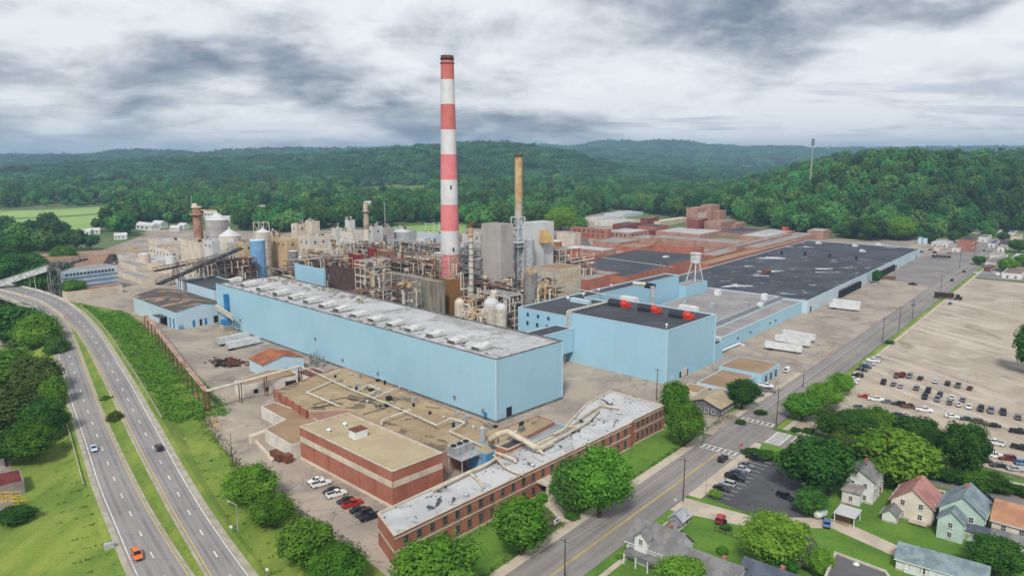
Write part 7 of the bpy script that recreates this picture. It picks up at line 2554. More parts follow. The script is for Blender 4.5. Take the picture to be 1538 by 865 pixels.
SHR = [
    (1404, 716, 50, 32, 'd', 'left end of the dark hedge along the side street'), (1428, 722, 46, 30, 'd', 'second bush of the hedge along the side street'), (1470, 732, 50, 34, 'g', 'bright green bush of the hedge right of the tall tree'), (1494, 738, 48, 34, 'd', 'right end of the dark hedge along the side street'), (1536, 745, 24, 18, 'd', 'separate dark bush at the right edge by the hedge'),
    (1446, 806, 24, 18, 'y', 'yellow bush behind the long garage'), (1440, 795, 20, 16, 'o', 'olive bush above the yellow one'), (160, 612, 26, 22, 'd', 'dark bush in the highway median, larger'), (119, 520, 14, 14, 'd', 'small dark bush high up in the highway median'), (174, 640, 26, 28, 'o', 'olive bush in the highway median below the dark one'), (187, 668, 9, 9, 'd', 'tiny bush low in the highway median'),
    (25, 782, 52, 30, 'd', 'dark low bush by the maroon roof at the left edge'), (1350, 566, 14, 10, 'r', 'reddish bush at the left end of the first car row'), (1336, 516, 14, 8, 'd', 'dark bush on the verge at the car park kerb'), (1150, 688, 34, 14, 'd', 'dark low hedge at the corner of the small car park'), (1128, 684, 30, 14, 'd', 'left half of the low hedge at the car park corner'), (1168, 690, 30, 12, 'g', 'right end of the low hedge at the car park corner'),
    (1074, 745, 22, 14, 'l', 'lime planted bush at the street corner of the small car park'), (1196, 648, 16, 10, 'd', 'clipped bush on the corner lawn, left of two'), (1214, 650, 20, 12, 'd', 'clipped bush on the corner lawn, right of two'), (1112, 636, 18, 8, 'd', 'low shrub bed under the dark gate tree, left'), (1142, 622, 20, 10, 'd', 'low shrub bed under the dark gate tree, right'), (945, 606, 34, 14, 'g', 'green bush behind the far end of the office'),
    (815, 752, 20, 18, 'g', 'bush against the office wall left of the porch'), (858, 778, 26, 14, 'd', 'low dark bush right of the office path'), (1085, 830, 20, 14, 'g', 'bush behind the middle grey roof'), (1462, 790, 16, 18, 'd', 'dark bush right of the mint house'), (1508, 790, 14, 16, 'd', 'dark bush in front of the tan roofed house'), (990, 368, 16, 9, 'g', 'green bush on the roofs of the brick mills'), (900, 378, 20, 8, 'd', 'low hedge among the mill roofs'),
    (1090, 795, 18, 12, 'd', 'dark bush by the red car'), (1205, 800, 22, 20, 'g', 'green shrub above the little white garage'), (930, 838, 12, 8, 'g', 'small weed bush on the street verge'), (972, 818, 14, 9, 'g', 'small bush beside the yellow sign'),
]
for i, (px, py, w_, h_, kd, lab) in enumerate(SHR):
    tree(px, py, w_, h_, kd, lab, seed=i, name='bush', shape='bush', cat='bush', flat=True)

# scrub on the highway bank
b = MB()
tr = random.Random(21)
for q in range(2600):
    i = tr.randrange(i0, IB + 3)
    d = (ED[i + 1] - ED[i - 1]).normalized()
    s = Vector((d.y, -d.x, 0)).normalized()
    o = 4.5 + 21 * tr.random()
    p = ED[i].lerp(ED[i + 1], tr.random()) + s * o
    z = max(0, ED[i].z - (o - 3) / 1.75)
    hgt = (.5 + 1.6 * max(0, mnoise.noise(Vector((p.x / 14, p.y / 14, 2))) + .25)) * (1.3 if o > 9 else .7)
    for _ in range(9):
        nn = Vector((tr.gauss(0, .5), tr.gauss(0, .5), 1)).normalized()
        leaf_quad(b, Vector((p.x + tr.gauss(0, .8), p.y + tr.gauss(0, .8), z + tr.random() * hgt)), nn, tr.uniform(.3, .6), tr)
tag(b.build('bank_scrub', ML['g']), 'thick green scrub on the bank between highway and pipe rack', kind='stuff')
# tufts that break up the mown grass and yard edges
b = MB()
for q in range(3200):
    c = tr.random()
    if c < .35:
        i = tr.randrange(2, IB - 2); E_ = (EB, EA, ED)[tr.randrange(3)]
        p = E_[i].lerp(E_[i + 1], tr.random()) + (EC[i] - EB[i]) * tr.random() if E_ is EB else None
        if p is None:
            d = (E_[i + 1] - E_[i - 1]).normalized(); s = Vector((d.y, -d.x, 0)).normalized() * (-1 if E_ is EA else 1)
            p = E_[i] + s * (2 + abs(tr.gauss(0, 5))); 
        z = p.z - .5 if E_ is EB else max(.0, E_[i].z - 1)
        if E_ is not EB:
            z = max(0.02, E_[i].z - max(0, ((p - E_[i]).length - 1.5)) / 1.75)
    elif c < .7:
        f = tr.random(); e_ = [G(300, 612), G(312, 640), G(350, 692), G(385, 726), G(470, 785), G(548, 838)]
        j = tr.randrange(5); p = e_[j].lerp(e_[j + 1], f) + Vector((tr.gauss(0, 1.2), tr.gauss(0, 1.2), 0)); z = .05
    else:
        p = RN(tr.uniform(-60, 110), tr.choice((16.8, 17, 31, 30)) + tr.gauss(0, .5)); z = .1
    for _ in range(4):
        nn = Vector((tr.gauss(0, .6), tr.gauss(0, .6), 1)).normalized()
        leaf_quad(b, Vector((p.x + tr.gauss(0, .3), p.y + tr.gauss(0, .3), z + tr.random() * .35)), nn, tr.uniform(.12, .3), tr)
tag(b.build('weeds', ML['o']), 'weeds and longer grass along edges and kerbs', kind='stuff')

# ------------------------------------------------------------------ houses
M_sh_g = mat('grey_shingles', (132, 130, 128), (114, 112, 112), .4, .4, .6, rough=.95, fine=.14, fscale=3)
M_sh_d = mat('slate_blue_shingles', (92, 98, 110), (78, 84, 96), .4, .4, .6, rough=.95, fine=.14, fscale=3)
M_sh_b = mat('blue_grey_shingles', (134, 148, 152), (112, 126, 132), .4, .4, .6, rough=.95, fine=.16, fscale=3)
M_sh_r = mat('faded_red_shingles', (178, 130, 122), (158, 110, 104), .3, .4, .6, rough=.95, fine=.14, fscale=3)
M_sh_t = mat('tan_orange_shingles', (182, 136, 106), (162, 118, 92), .3, .4, .6, rough=.95, fine=.14, fscale=3)
M_siding = mat('white_siding', (220, 220, 216), (208, 208, 204), .4, .4, .6, rough=.7, fine=.05)
M_creams = mat('cream_siding', (222, 212, 196), (210, 198, 182), .4, .4, .6, rough=.7, fine=.05)
M_mint = mat('mint_siding', (190, 210, 198), (176, 198, 186), .4, .4, .6, rough=.7, fine=.05)


def house(label, px, py, L, W, ze, zr, ang, wall, roof, name='house', cat='house', wz=(1.6,), chim=True, doorw=True, frame=None):
    p = G(px, py, 0)
    t = thing(name, label, cat, (p.x, p.y, 0))
    lf = local((p.x, p.y), ang)
    poly = [Vector(lf(u, v)[:2]) for u, v in ((-L / 2, -W / 2), (L / 2, -W / 2), (L / 2, W / 2), (-L / 2, W / 2))]
    gable(t, poly, ze, zr, wall, roof, along=0, over=.45)
    for i in range(4):
        a, c = poly[i], poly[(i + 1) % 4]
        n = max(2, int((c - a).length / 3.2))
        windows(t, a, c, wz, n, 1.0, 1.4, frame or M_wframe, M_glass, .6, .6)
    if chim:
        b = MB(); x, y, _ = lf(L * .2, .3); b.box(x, y, zr - 1.2, .8, .8, 2.0, ang); b.build('chimney', M_brick, t)
    b = MB()                                        # fascia boards along the eaves and a base course
    for v in (-W / 2 - .47, W / 2 + .47):
        x, y, _ = lf(0, v); b.box(x, y, ze - .35, L + .9, .08, .22, ang)
    b.build('fascia', M_wh, t)
    b = MB(); x, y, _ = lf(0, 0); b.box(x, y, -.2, L + .12, W + .12, .65, ang); b.build('foundation', M_conc, t)
    if doorw:
        b = MB(); x, y, _ = lf(L * .18, -W / 2 - .06); b.box(x, y, .4, 1.0, .12, 2.1, ang); b.build('door', M_brickd, t)
    return t, lf


def wing(t, lf, ang, u, v, L, W, ze, zr, wall, roof, turn=0.0, part='wing_', wz=(1.6,)):
    x, y, _ = lf(u, v)
    l2 = local((x, y), ang + turn)
    poly = [Vector(l2(a, c)[:2]) for a, c in ((-L / 2, -W / 2), (L / 2, -W / 2), (L / 2, W / 2), (-L / 2, W / 2))]
    gable(t, poly, ze, zr, wall, roof, along=0, over=.35, names=(part + 'wall', part + 'roof'))
    for i in range(4):
        a, c = poly[i], poly[(i + 1) % 4]
        windows(t, a, c, wz, max(1, int((c - a).length / 2.8)), .9, 1.3, M_wframe, M_glass, .5, .5)


A90 = AR - rad(90)
t, lf = house('white corner house with a grey roof, dormer and street porch', 990, 838, 12, 9, 4.4, 8.2, A90, M_siding, M_sh_g, wz=(2.0,))
wing(t, lf, A90, -2, -3.2, 4, 3.2, 6.4, 7.9, M_siding, M_sh_g, rad(90), 'dormer_', (5.6,))
b = MB(); x, y, _ = lf(-.5, -5.9); b.box(x, y, 2.9, 9.5, 3, .25, A90); b.build('porch_roof', M_sh_g, t)
for i in range(4):
    b = MB(); x, y, _ = lf(-5 + i * 3, -7.2); b.box(x, y, 0, .25, .25, 2.9, A90); b.build('porch_post', M_wh, t)
t, lf = house('long grey roofed house with a brick chimney behind the corner house', 1066, 876, 14, 9, 3.6, 6.6, A90, M_siding, M_sh_g)
t, lf = house('house with a dark slate roof at the bottom edge', 1156, 893, 11, 9, 3.6, 6.6, A90, M_siding, M_sh_d)
t, lf = house('tall narrow white house with a grey roof right of the huge dark tree', 1296, 742, 10.5, 7.5, 6.6, 8.8, AR, M_siding, M_sh_g, wz=(1.6, 4.8))
wing(t, lf, AR, -5.2, 1.0, 4.5, 6, 3.4, 4.6, M_siding, mat('weathered_roof', (120, 116, 112), (150, 146, 140), .5, .4, .6), rad(90))
t, lf = house('cream house with a faded red roof', 1374, 770, 10.5, 9.5, 4.6, 8.4, AR, M_creams, M_sh_r, wz=(1.6, 4.4))
b = MB(); x, y, _ = lf(-6.3, -2); b.box(x, y, .5, 2.4, 4, .2, AR); b.build('deck', M_walk, t)
t, lf = house('mint green house with a steep blue grey roof', 1446, 792, 10, 9.5, 6.2, 10, AR, M_mint, M_sh_b, wz=(1.6, 4.8))
wing(t, lf, AR, -5.8, 1.5, 7, 5.5, 5.0, 7.4, M_mint, M_sh_b, 0, wz=(1.6, 4.0))
wing(t, lf, AR, -5.0, -3.4, 5, 3.4, 2.8, 3.8, M_mint, M_sh_d, rad(90))
t, lf = house('house with a tan orange roof at the right edge', 1535, 812, 12, 10, 5.6, 8.8, A90, M_creams, M_sh_t, wz=(1.6, 4.2))
wing(t, lf, A90, -1, -6.4, 9, 4, 2.8, 4.0, M_siding, M_sh_g, 0)
t, lf = house('long low garage with a grey green roof and white walls', 1413, 862, 17, 7.5, 2.9, 4.9, A90 + rad(4), M_siding, M_sh_b, name='garage', cat='garage', chim=False, doorw=False)
for i in range(3):
    b = MB(); x, y, _ = lf(-5 + i * 4.8, -3.82); b.box(x, y, 0, 3.6, .12, 2.4, A90 + rad(4)); b.build('garage_door', M_wh, t)
t, lf = house('little white garage with a dark roof beside the alley', 1203, 838, 6.5, 5.2, 2.7, 4.3, AR, M_siding, mat('dark_shingles', (84, 82, 84), (70, 68, 70), .4, .4, .6), name='garage', cat='garage', chim=False)
q = pz([(1236, 872), (1254, 829), (1330, 857), (1350, 885), (1300, 910)], 4)
t = block('flat_roofed_building', 'building with a plain dark grey flat roof at the bottom edge', 'building', q, 4, M_siding, mat('dark_felt_roof', (104, 102, 104), (94, 92, 94), .1, .4, .6), para=.15, cope=M_trim)
p = G(1286, 846, 4); b = MB(); b.dome(p.x, p.y, 3.86, .6, .5, 0, 12); b.cyl(p.x, p.y, 3.8, 3.9, .7, .7, 0, 12); tag(b.build('skylight_dome', M_wh), 'white dome on the plain dark grey flat roof', 'skylight')
t, lf = house('small grey garden shed with a rounded roof by the alley', 1021, 786, 4.4, 3.2, 2.2, 3.4, AR, mat('grey_shed_boards', (160, 164, 168), (146, 150, 156), .4, .4, .6), mat('grey_shed_roof', (176, 180, 186), (160, 164, 170), .4, .4, .6), name='garden_shed', cat='shed', chim=False, wz=())
t, lf = house('small dark roofed shed behind the corner house', 1008, 803, 3.6, 3, 2.0, 3.0, AR, M_siding, M_sh_g, name='garden_shed', cat='shed', chim=False, wz=())
t, lf = house('small white barn shaped shed in front of the cream house', 1338, 780, 4, 3.4, 2.2, 3.6, AR, M_siding, M_sh_g, name='garden_shed', cat='shed', chim=False, wz=())
p = G(1272, 783, 0); t = thing('carport', 'white roofed open carport on the drive', 'carport', p)
lf = local((p.x, p.y), AR)
b = MB(); b.box(p.x, p.y, 2.7, 6, 5.2, .22, AR); b.build('roof', M_lgrey, t)
for u, v in ((-2.7, -2.3), (2.7, -2.3), (2.7, 2.3), (-2.7, 2.3)):
    b = MB(); x, y, _ = lf(u, v); b.box(x, y, 0, .18, .18, 2.7, AR); b.build('post', M_wh, t)
p = G(1231, 778, 0); t = thing('camper', 'small white covered camper under the trees left of the blue car', 'camper', p)
b = MB(); b.tube([(p.x - 1.5, p.y - 1, 1.3), (p.x - .9, p.y - .6, 1.5), (p.x + 1.2, p.y + .8, 1.5), (p.x + 1.7, p.y + 1.2, 1.2)], [.7, 1.2, 1.2, .6], 0, 10); b.build('cover', M_wh, t)
b = MB()
for s_ in (-1, 1):
    b.tube([(p.x + s_ * .5, p.y - s_ * .8, .35), (p.x + s_ * .6, p.y - s_ * .95, .35)], .35, 0, 10)
b.build('wheel', M_tyre, t)
p = G(1350, 848, 0); b = MB(); b.box(p.x, p.y, 0, .9, .8, 1.1, .5); b.box(p.x, p.y, 1.1, .95, .85, .1, .5); tag(b.build('bin', M_dblue), 'blue wheeled bin beside the long garage', 'bin')
p = G(1088, 787, 0); b = MB(); b.box(p.x, p.y, 0, .9, .8, 1.1, .5); b.box(p.x, p.y, 1.1, .95, .85, .1, .5); tag(b.build('bin', M_drk), 'dark wheeled bin beside the red car', 'bin')
p = G(1449, 805, 0); b = MB(); b.cyl(p.x + 2, p.y - 2, 0, .8, 1.9, 1.9, 0, 18); b.cyl(p.x + 2, p.y - 2, .8, .95, 2, 1.9, 0, 18); tag(b.build('paddling_pool', M_cream), 'round cream garden pool cover behind the mint house', 'pool')


def fence(label, pts, h, m, gap=1.4, slat=True):
    t = thing('fence', label, 'fence', pts[0])
    b = MB()
    for a, c in zip(pts, pts[1:]):
        n = max(1, int((c - a).length / gap))
        for i in range(n + 1):
            p = a.lerp(c, i / n); b.box(p.x, p.y, 0, .1, .1, h)
    b.build('post', m, t)
    for f in ((.3, .6, .95) if slat else (.95,)):
        b = MB()
        for a, c in zip(pts, pts[1:]):
            b.beam(a + up * h * f, c + up * h * f, .08)
        b.build('rail', m, t)
    if not slat:
        return t
    return t


fence('wooden garden fence behind the middle gardens', [RN(30, -14), RN(30, -27)], 1.3, M_bark)
fence('white garden fence right of the mint house', [RN(66, -67), RN(76, -72)], 1.2, M_wh)
fence('dark fence between the long garage and the tan roofed house', [RN(50, -62), RN(60, -70)], 1.4, M_bark)
fence('chain link fence round the car park edge of the yard', [G(312, 642), G(350, 693), G(392, 733), G(470, 786), G(548, 839)], 1.8, M_steel, 4, False)
# maroon roofed building at the left edge with yellow racks
q = pz([(-60, 722), (30, 704), (36, 722), (-60, 745)], 3.6)
t = block('maroon_shed', 'open shed with a maroon roof at the left edge', 'shed', q, 3.6, mat('grey_shed_wall', (150, 142, 138), (132, 124, 120), .3, .4, .6), mat('maroon_tin_roof', (116, 52, 50), (98, 44, 44), .3, .4, .6), para=.05)
for i in range(4):
    b = MB(); p = G(4 + i * 8, 752 + (i % 2) * 8, 0); b.beam((p.x, p.y, 0), (p.x, p.y, 2.6), .2); b.beam((p.x - 2, p.y, 1.4), (p.x + 2, p.y + .6, 1.4), .18); b.beam((p.x - 2, p.y, 2.4), (p.x + 2, p.y + .6, 2.4), .18)
    tag(b.build('storage_rack', mat('yellow_rack', (206, 166, 70), (190, 150, 60), .5, .4, .6)), 'yellow rack in front of the maroon roofed shed, %s from the left' % ORD[i], 'rack')

# ---- far end of the street: town buildings
TOWN = [
    ('brick_house', 'dark red brick town building with windows at the far end of the street', 1458, 361, 378, 1440, 1475, M_brick, M_roofb),
    ('town_house', 'long white shed at the near edge of the town', 1424, 366, 372, 1399, 1432, M_lgrey, M_roofw),
    ('town_house', 'grey house at the left edge of the town', 1392, 358, 367, 1379, 1400, M_bluep, M_roofg),
    ('town_house', 'white house below the wood at the far right', 1500, 347, 354, 1486, 1514, M_siding, M_sh_g),
    ('town_house', 'white roofed shed left of the white house below the wood', 1472, 350, 354, 1460, 1480, M_lgrey, M_roofw),
    ('town_house', 'dark roofed town building at the right edge', 1512, 366, 374, 1500, 1545, M_brickd, M_roofb),
    ('town_house', 'white gabled town building right of the far street', 1508, 372, 379, 1498, 1530, M_siding, M_roofg),
    ('town_house', 'brown flat roofed house right of the far street', 1500, 384, 392, 1487, 1526, M_creams, M_roofg),
    ('town_house', 'low white walled house with a grey roof by the far street', 1505, 389, 396, 1490, 1530, M_siding, M_roofg),
    ('town_house', 'low tan house with a wide dark roof by the far car park', 1510, 396, 405, 1480, 1545, M_cream, M_sh_g),
    ('town_house', 'house with a brown roof at the right edge by the far car park', 1534, 412, 420, 1505, 1565, M_siding, mat('brown_shingles', (138, 116, 104), (122, 102, 92), .3, .4, .6)),
    ('town_house', 'long roofed building at the right edge behind the tan house', 1538, 388, 396, 1520, 1560, M_siding, M_roofw),
    ('town_house', 'small white shed beside the brick town building', 1440, 374, 379, 1430, 1447, M_wh, M_roofw),
    ('town_house', 'grey town house close behind the brick town building', 1482, 357, 364, 1470, 1492, M_siding, M_sh_g),
    ('town_house', 'white town house between the brick building and the dark roofed one', 1494, 366, 372, 1484, 1503, M_siding, M_sh_d),
    ('town_house', 'tan town house at the right edge below the wood', 1530, 356, 362, 1518, 1548, M_cream, M_roofbr),
    ('town_house', 'pale town house at the right edge above the dark roofed one', 1522, 350, 355, 1514, 1536, M_siding, M_sh_g),
    ('town_house', 'small cream hut left of the long white shed', 1410, 372, 377, 1403, 1418, M_cream, M_roofg),
    ('town_house', 'dark roofed hut right of the far street before the cross street', 1487, 402, 408, 1478, 1502, M_brickd, M_sh_d),
]
for nm, l, xn, yn, yb_, xl, xr, wm_, rm_ in TOWN:
    t, q, z = nb(nm, l, 'building', xn, yn, yb_, xl, xr, wm_, rm_, AR, para=.2, cap=34)
    for e in wallpoly(q):
        n = int((e[1] - e[0]).length / 4.5)
        if n:
            windows(t, *e, [z * .35] if z < 6 else [z * .25, z * .7], n, 1.4, 1.6, M_wframe, M_glass, 1, 1)
sheet('town_car_park', pz([(1440, 415), (1480, 402), (1560, 412), (1560, 424), (1500, 420)], 0), .06, M_asph, 'town car park at the right edge')
sheet('cross_street', pz([(1455, 398), (1470, 388), (1560, 398), (1560, 403)], 0), .064, M_asph, 'far cross street at the right edge')
sheet('yard', pz([(1330, 420), (1372, 386), (1440, 378), (1500, 345), (1560, 352), (1480, 385), (1440, 408), (1400, 430)], 0), .03, M_asph, 'grey paving at the far end of the docks')
# ------------------------------------------------------------------ vehicles
M_paint = mat('car_paint', (255, 255, 255), objcol=True, rough=.28, spec=.5, fine=0)
M_cglass = mat('car_glass', (28, 32, 38), fine=0, rough=.08, spec=.7)
M_rim = mat('wheel_rim', (170, 172, 176), fine=0, rough=.35, metal=.6)
M_hl = mat('headlight_lens', (226, 228, 230), fine=0, rough=.15)
M_tl = mat('tail_light_lens', (170, 26, 24), fine=0, rough=.2)


def wheel_mesh():
    b = MB()
    b.tube([(0, -.11, 0), (0, .11, 0)], .33, 0, 14)
    b.tube([(0, .1, 0), (0, .125, 0)], .2, 1, 10)
    b.tube([(0, -.1, 0), (0, -.125, 0)], .2, 1, 10)
    return b.build('wheel', [M_tyre, M_rim], mesh_only=True)


WHEEL = wheel_mesh()


def loft(b, secs, m=0, cap=True):
    """sections along x: (x, half width low, z low, half width belt, z belt, half width top, z top)"""
    n = 8
    vs = []
    for x, w0, z0, w1, z1, w2, z2 in secs:
        vs += [(x, -w0, z0), (x, -w1, z1), (x, -w2, (z1 + z2 * 2) / 3 if False else z2 - .02), (x, -w2 * .8, z2), (x, w2 * .8, z2), (x, w2, z2 - .02), (x, w1, z1), (x, w0, z0)]
    fs = []
    for i in range(len(secs) - 1):
        for j in range(n):
            fs.append((i * n + j, i * n + (j + 1) % n, (i + 1) * n + (j + 1) % n, (i + 1) * n + j))
    if cap:
        fs.append(tuple(range(n))); fs.append(tuple(reversed(range((len(secs) - 1) * n, len(secs) * n))))
    b.raw(vs, [tuple(reversed(f)) for f in fs], m)


def car_proto(kind):
    t = thing(kind, kind, 'car', (0, 0, 0))
    b, g = MB(), MB()
    k = {'sedan': (4.7, .9, 1.44), 'suv': (4.7, .94, 1.74), 'pickup': (5.7, .98, 1.86), 'van': (5.3, .98, 2.1)}[kind]
    L, w, h = k
    f, r = L / 2, -L / 2
    hood = {'sedan': .88, 'suv': 1.05, 'pickup': 1.15, 'van': 1.2}[kind]
    belt = hood + .02
    loft(b, [(r, w * .82, .42, w * .9, .6, w * .84, belt - .1), (r + .18, w * .9, .3, w, .6, w * .92, belt), (r + .9, w * .92, .24, w, .6, w * .95, belt), (0, w * .92, .22, w, .6, w * .95, belt),
             (f - 1.3, w * .92, .24, w, .6, w * .93, belt), (f - .35, w * .9, .28, w * .98, .55, w * .86, belt - .12), (f, w * .72, .4, w * .84, .55, w * .76, belt - .28)])
    cab = {'sedan': (r + .75, r + 1.35, f - 2.2, f - 1.45), 'suv': (r + .1, r + .4, f - 2.0, f - 1.35), 'pickup': (-.55, -.4, f - 2.2, f - 1.55), 'van': (r + .08, r + .25, f - 1.5, f - .85)}[kind]
    xb0, xt0, xt1, xb1 = cab
    wb, wt = w * .9, w * .74
    v = [(xb0, -wb, belt - .02), (xb1, -wb, belt - .02), (xb1, wb, belt - .02), (xb0, wb, belt - .02), (xt0, -wt, h - .06), (xt1, -wt, h - .06), (xt1, wt, h - .06), (xt0, wt, h - .06)]
    g.raw(v, [(0, 1, 5, 4), (1, 2, 6, 5), (2, 3, 7, 6), (3, 0, 4, 7), (4, 5, 6, 7)])
    rv = [(xt0 - .04, -wt - .03, h - .07), (xt1 + .04, -wt - .03, h - .07), (xt1 + .04, wt + .03, h - .07), (xt0 - .04, wt + .03, h - .07), (xt0 + .1, -wt + .12, h), (xt1 - .1, -wt + .12, h), (xt1 - .1, wt - .12, h), (xt0 + .1, wt - .12, h)]
    b.raw(rv, [(0, 1, 5, 4), (1, 2, 6, 5), (2, 3, 7, 6), (3, 0, 4, 7), (4, 5, 6, 7)])
    for s in (-1, 1):                                # pillars
        for (x0, x1) in ((xb0, xt0), (xb1, xt1), ((xb0 + xb1) / 2 - .1, (xt0 + xt1) / 2 - .1)):
            b.beam((x0, s * (wb + .005), belt - .05), (x1, s * (wt + .015), h - .05), .09)
        if kind in ('van',):
            b.box((xb0 + xt1) / 2 - .6, s * (wb + wt) / 2, belt, 3.0, .14, h - belt - .1)
        b.box(xb1 - .25, s * (w + .08), belt - .02, .16, .2, .16)
    if kind == 'pickup':                             # open bed
        v = [(r + .15, -w * .8, belt + .012), (-.62, -w * .8, belt + .012), (-.62, w * .8, belt + .012), (r + .15, w * .8, belt + .012)]
        b.face(v, 1)
        for s in (-1, 1):
            b.box((r - .5) / 2 + .05, s * w * .88, belt, -r - .65, .14, .16)
        b.box(r + .1, 0, belt, .12, w * 1.7, .16)
    b.box(r - .02, 0, .36, .12, w * 1.6, .2, 0, 1)
    b.box(f - .02, 0, .32, .12, w * 1.4, .2, 0, 1)
    b.build('body', [M_paint, M_drk], t)
    g.build('windows', M_cglass, t)
    for s in (-1, 1):
        q = MB(); q.box(f - .16, s * w * .6, belt - .38, .2, .36, .15); q.build('headlight', M_hl, t)
        q = MB(); q.box(r + .06, s * w * .72, belt - .3, .14, .28, .2); q.build('tail_light', M_tl, t)
        for x in (f - .95, r + .95):
            place('wheel', WHEEL, t, (x, s * (w - .1), .33))
    return t


CARP = {}
CN = {'white': (.78, .78, .77), 'silver': (.42, .43, .45), 'grey': (.17, .18, .19), 'black': (.018, .019, .022), 'dark blue': (.03, .05, .11), 'red': (.45, .025, .02), 'dark red': (.16, .02, .02), 'blue': (.10, .22, .45), 'orange': (.72, .16, .02), 'brown': (.14, .07, .045), 'light blue': (.5, .62, .74), 'dark green': (.03, .07, .05)}
KN = {'sedan': 'parked_car', 'suv': 'parked_suv', 'pickup': 'pickup_truck', 'van': 'van'}
KW = {'sedan': ('car', 'car'), 'suv': ('SUV', 'car'), 'pickup': ('pickup', 'pickup'), 'van': ('van', 'van')}


def car(px, py, kind, col, ang, label, group=None, z=0.06, flip=False):
    p = G(px, py, z)
    first = kind not in CARP
    if first:
        CARP[kind] = car_proto(kind)
    c = copy_thing(CARP[kind], p, ang + (math.pi if flip else 0), 1.0, None, (*CN[col], 1), first)
    c['label'], c['category'] = label, KW[kind][1]
    c.name = KN[kind] if group else {'parked_car': 'car', 'parked_suv': 'suv'}.get(KN[kind], KN[kind])
    if group:
        c['group'] = group
    return c


def row(where, group, ang, lst, side='left'):
    """a row of parked vehicles; the label counts from the left and names colour and kind"""
    lst = list(lst)
    n = len(lst)
    for i, it in enumerate(lst):
        px, py, kind, col = it[:4]
        pos = 'leftmost' if i == 0 else ('rightmost' if i == n - 1 else ORD[i] + ' from the left')
        car(px, py, kind, col, ang + random.Random(int(px * 10)).uniform(-.04, .04), '%s %s, %s %s' % (col, KW[kind][0], pos, where), group, flip=(int(px) % 3 == 0))


AC = AR
row('of the first car park row', 'first car row', rad(52), [(1365.5, 566, 'pickup', 'dark red'), (1382.5, 569, 'suv', 'black'), (1347, 566, 'pickup', 'brown')][2:] + [(1347.4 + 8, 565, 'pickup', 'dark red'), (1365.5, 566.5, 'suv', 'grey'), (1382.5, 569.5, 'sedan', 'black'), (1405, 574, 'sedan', 'white'), (1423.3, 577.8, 'suv', 'black'), (1439, 580.5, 'pickup', 'grey'), (1456.6, 584.5, 'sedan', 'dark red')])
row('of the second car park row', 'second car row', rad(56), [(1327, 575.5, 'pickup', 'black'), (1342, 578.5, 'sedan', 'grey'), (1352.6, 581.3, 'sedan', 'silver'), (1376.5, 584.5, 'suv', 'grey'), (1394, 588, 'pickup', 'black'), (1411.6, 594, 'suv', 'black'), (1429.3, 598.5, 'sedan', 'white'), (1445.7, 602, 'sedan', 'grey')])
row('of the third car park row', 'third car row', rad(56), [(1389, 597.5, 'pickup', 'black'), (1407.5, 601.5, 'suv', 'grey'), (1426, 606, 'suv', 'grey'), (1439.7, 609, 'sedan', 'white'), (1455, 612.5, 'sedan', 'white'), (1473, 615.5, 'pickup', 'black'), (1488, 618.5, 'pickup', 'grey'), (1506.5, 621, 'pickup', 'black'), (1529, 628.5, 'suv', 'grey')])
row('of the long side-on row', 'fourth car row', rad(-28), [(1299, 597, 'sedan', 'red'), (1315.6, 601.5, 'pickup', 'white'), (1334.8, 605.5, 'sedan', 'grey'), (1350, 608.5, 'suv', 'black'), (1366, 612.5, 'pickup', 'brown'), (1388, 617.5, 'pickup', 'white'), (1430, 627, 'sedan', 'white'), (1453.8, 631.5, 'sedan', 'dark green'), (1472.3, 636, 'suv', 'brown'), (1491, 640.5, 'sedan', 'black'), (1531, 650.5, 'pickup', 'black')])
row('under the trees by the car park', 'cars by the tree belt', rad(-62), [(1291, 613.5, 'sedan', 'grey'), (1316, 618, 'sedan', 'white'), (1330, 620.5, 'sedan', 'silver'), (1347.5, 624.5, 'sedan', 'dark blue')])
row('nose in along the street kerb', 'cars along the street kerb', rad(-36), [(1279.5, 575, 'sedan', 'white'), (1283, 571, 'sedan', 'white'), (1287.5, 565.5, 'suv', 'black'), (1294.5, 557, 'sedan', 'black'), (1300, 552.5, 'suv', 'dark blue'), (1306, 547.5, 'sedan', 'silver'), (1311.5, 543, 'pickup', 'white'), (1317.5, 538.5, 'sedan', 'silver')])
row('by the tall dark hedge tree', 'cars by the hedge', rad(-50), [(1404, 674.5, 'suv', 'white'), (1418, 671, 'suv', 'silver'), (1469, 652.5, 'sedan', 'white'), (1475, 662.5, 'sedan', 'silver'), (1494, 667, 'pickup', 'white')])
row('of the cluster right of the hedge', 'cars right of the hedge', rad(-14), [(1474, 679.5, 'suv', 'grey'), (1478, 694, 'sedan', 'black'), (1492, 686.5, 'pickup', 'white'), (1500, 701, 'sedan', 'black'), (1512.5, 690.5, 'suv', 'dark red'), (1525, 706.5, 'sedan', 'silver'), (1537, 698, 'suv', 'blue')])
car(1534, 675, 'pickup', 'black', rad(-40), 'black pickup alone at the right edge of the big car park')
row('of the row in the small car park', 'cars in the small car park', rad(-38), [(1084, 735.5, 'sedan', 'black'), (1092.5, 728.5, 'suv', 'silver'), (1103.5, 719.5, 'pickup', 'black'), (1108, 713, 'sedan', 'dark blue'), (1115.5, 706.5, 'sedan', 'silver'), (1121, 700.5, 'sedan', 'grey'), (1134, 690, 'pickup', 'black')])
car(1179, 748, 'suv', 'black', rad(-52), 'black SUV alone at the right side of the small car park')
row('of the row beside the brick hall', 'cars beside the brick hall', rad(36), [(474.5, 723.5, 'sedan', 'white'), (482.5, 729, 'pickup', 'white'), (498, 739, 'sedan', 'black'), (505.5, 744.5, 'pickup', 'white'), (519, 753.5, 'sedan', 'black'), (529.5, 759, 'pickup', 'red'), (539, 767.5, 'sedan', 'black'), (546.5, 773.5, 'suv', 'black'), (556.5, 778.5, 'pickup', 'black')])
# moving and single vehicles


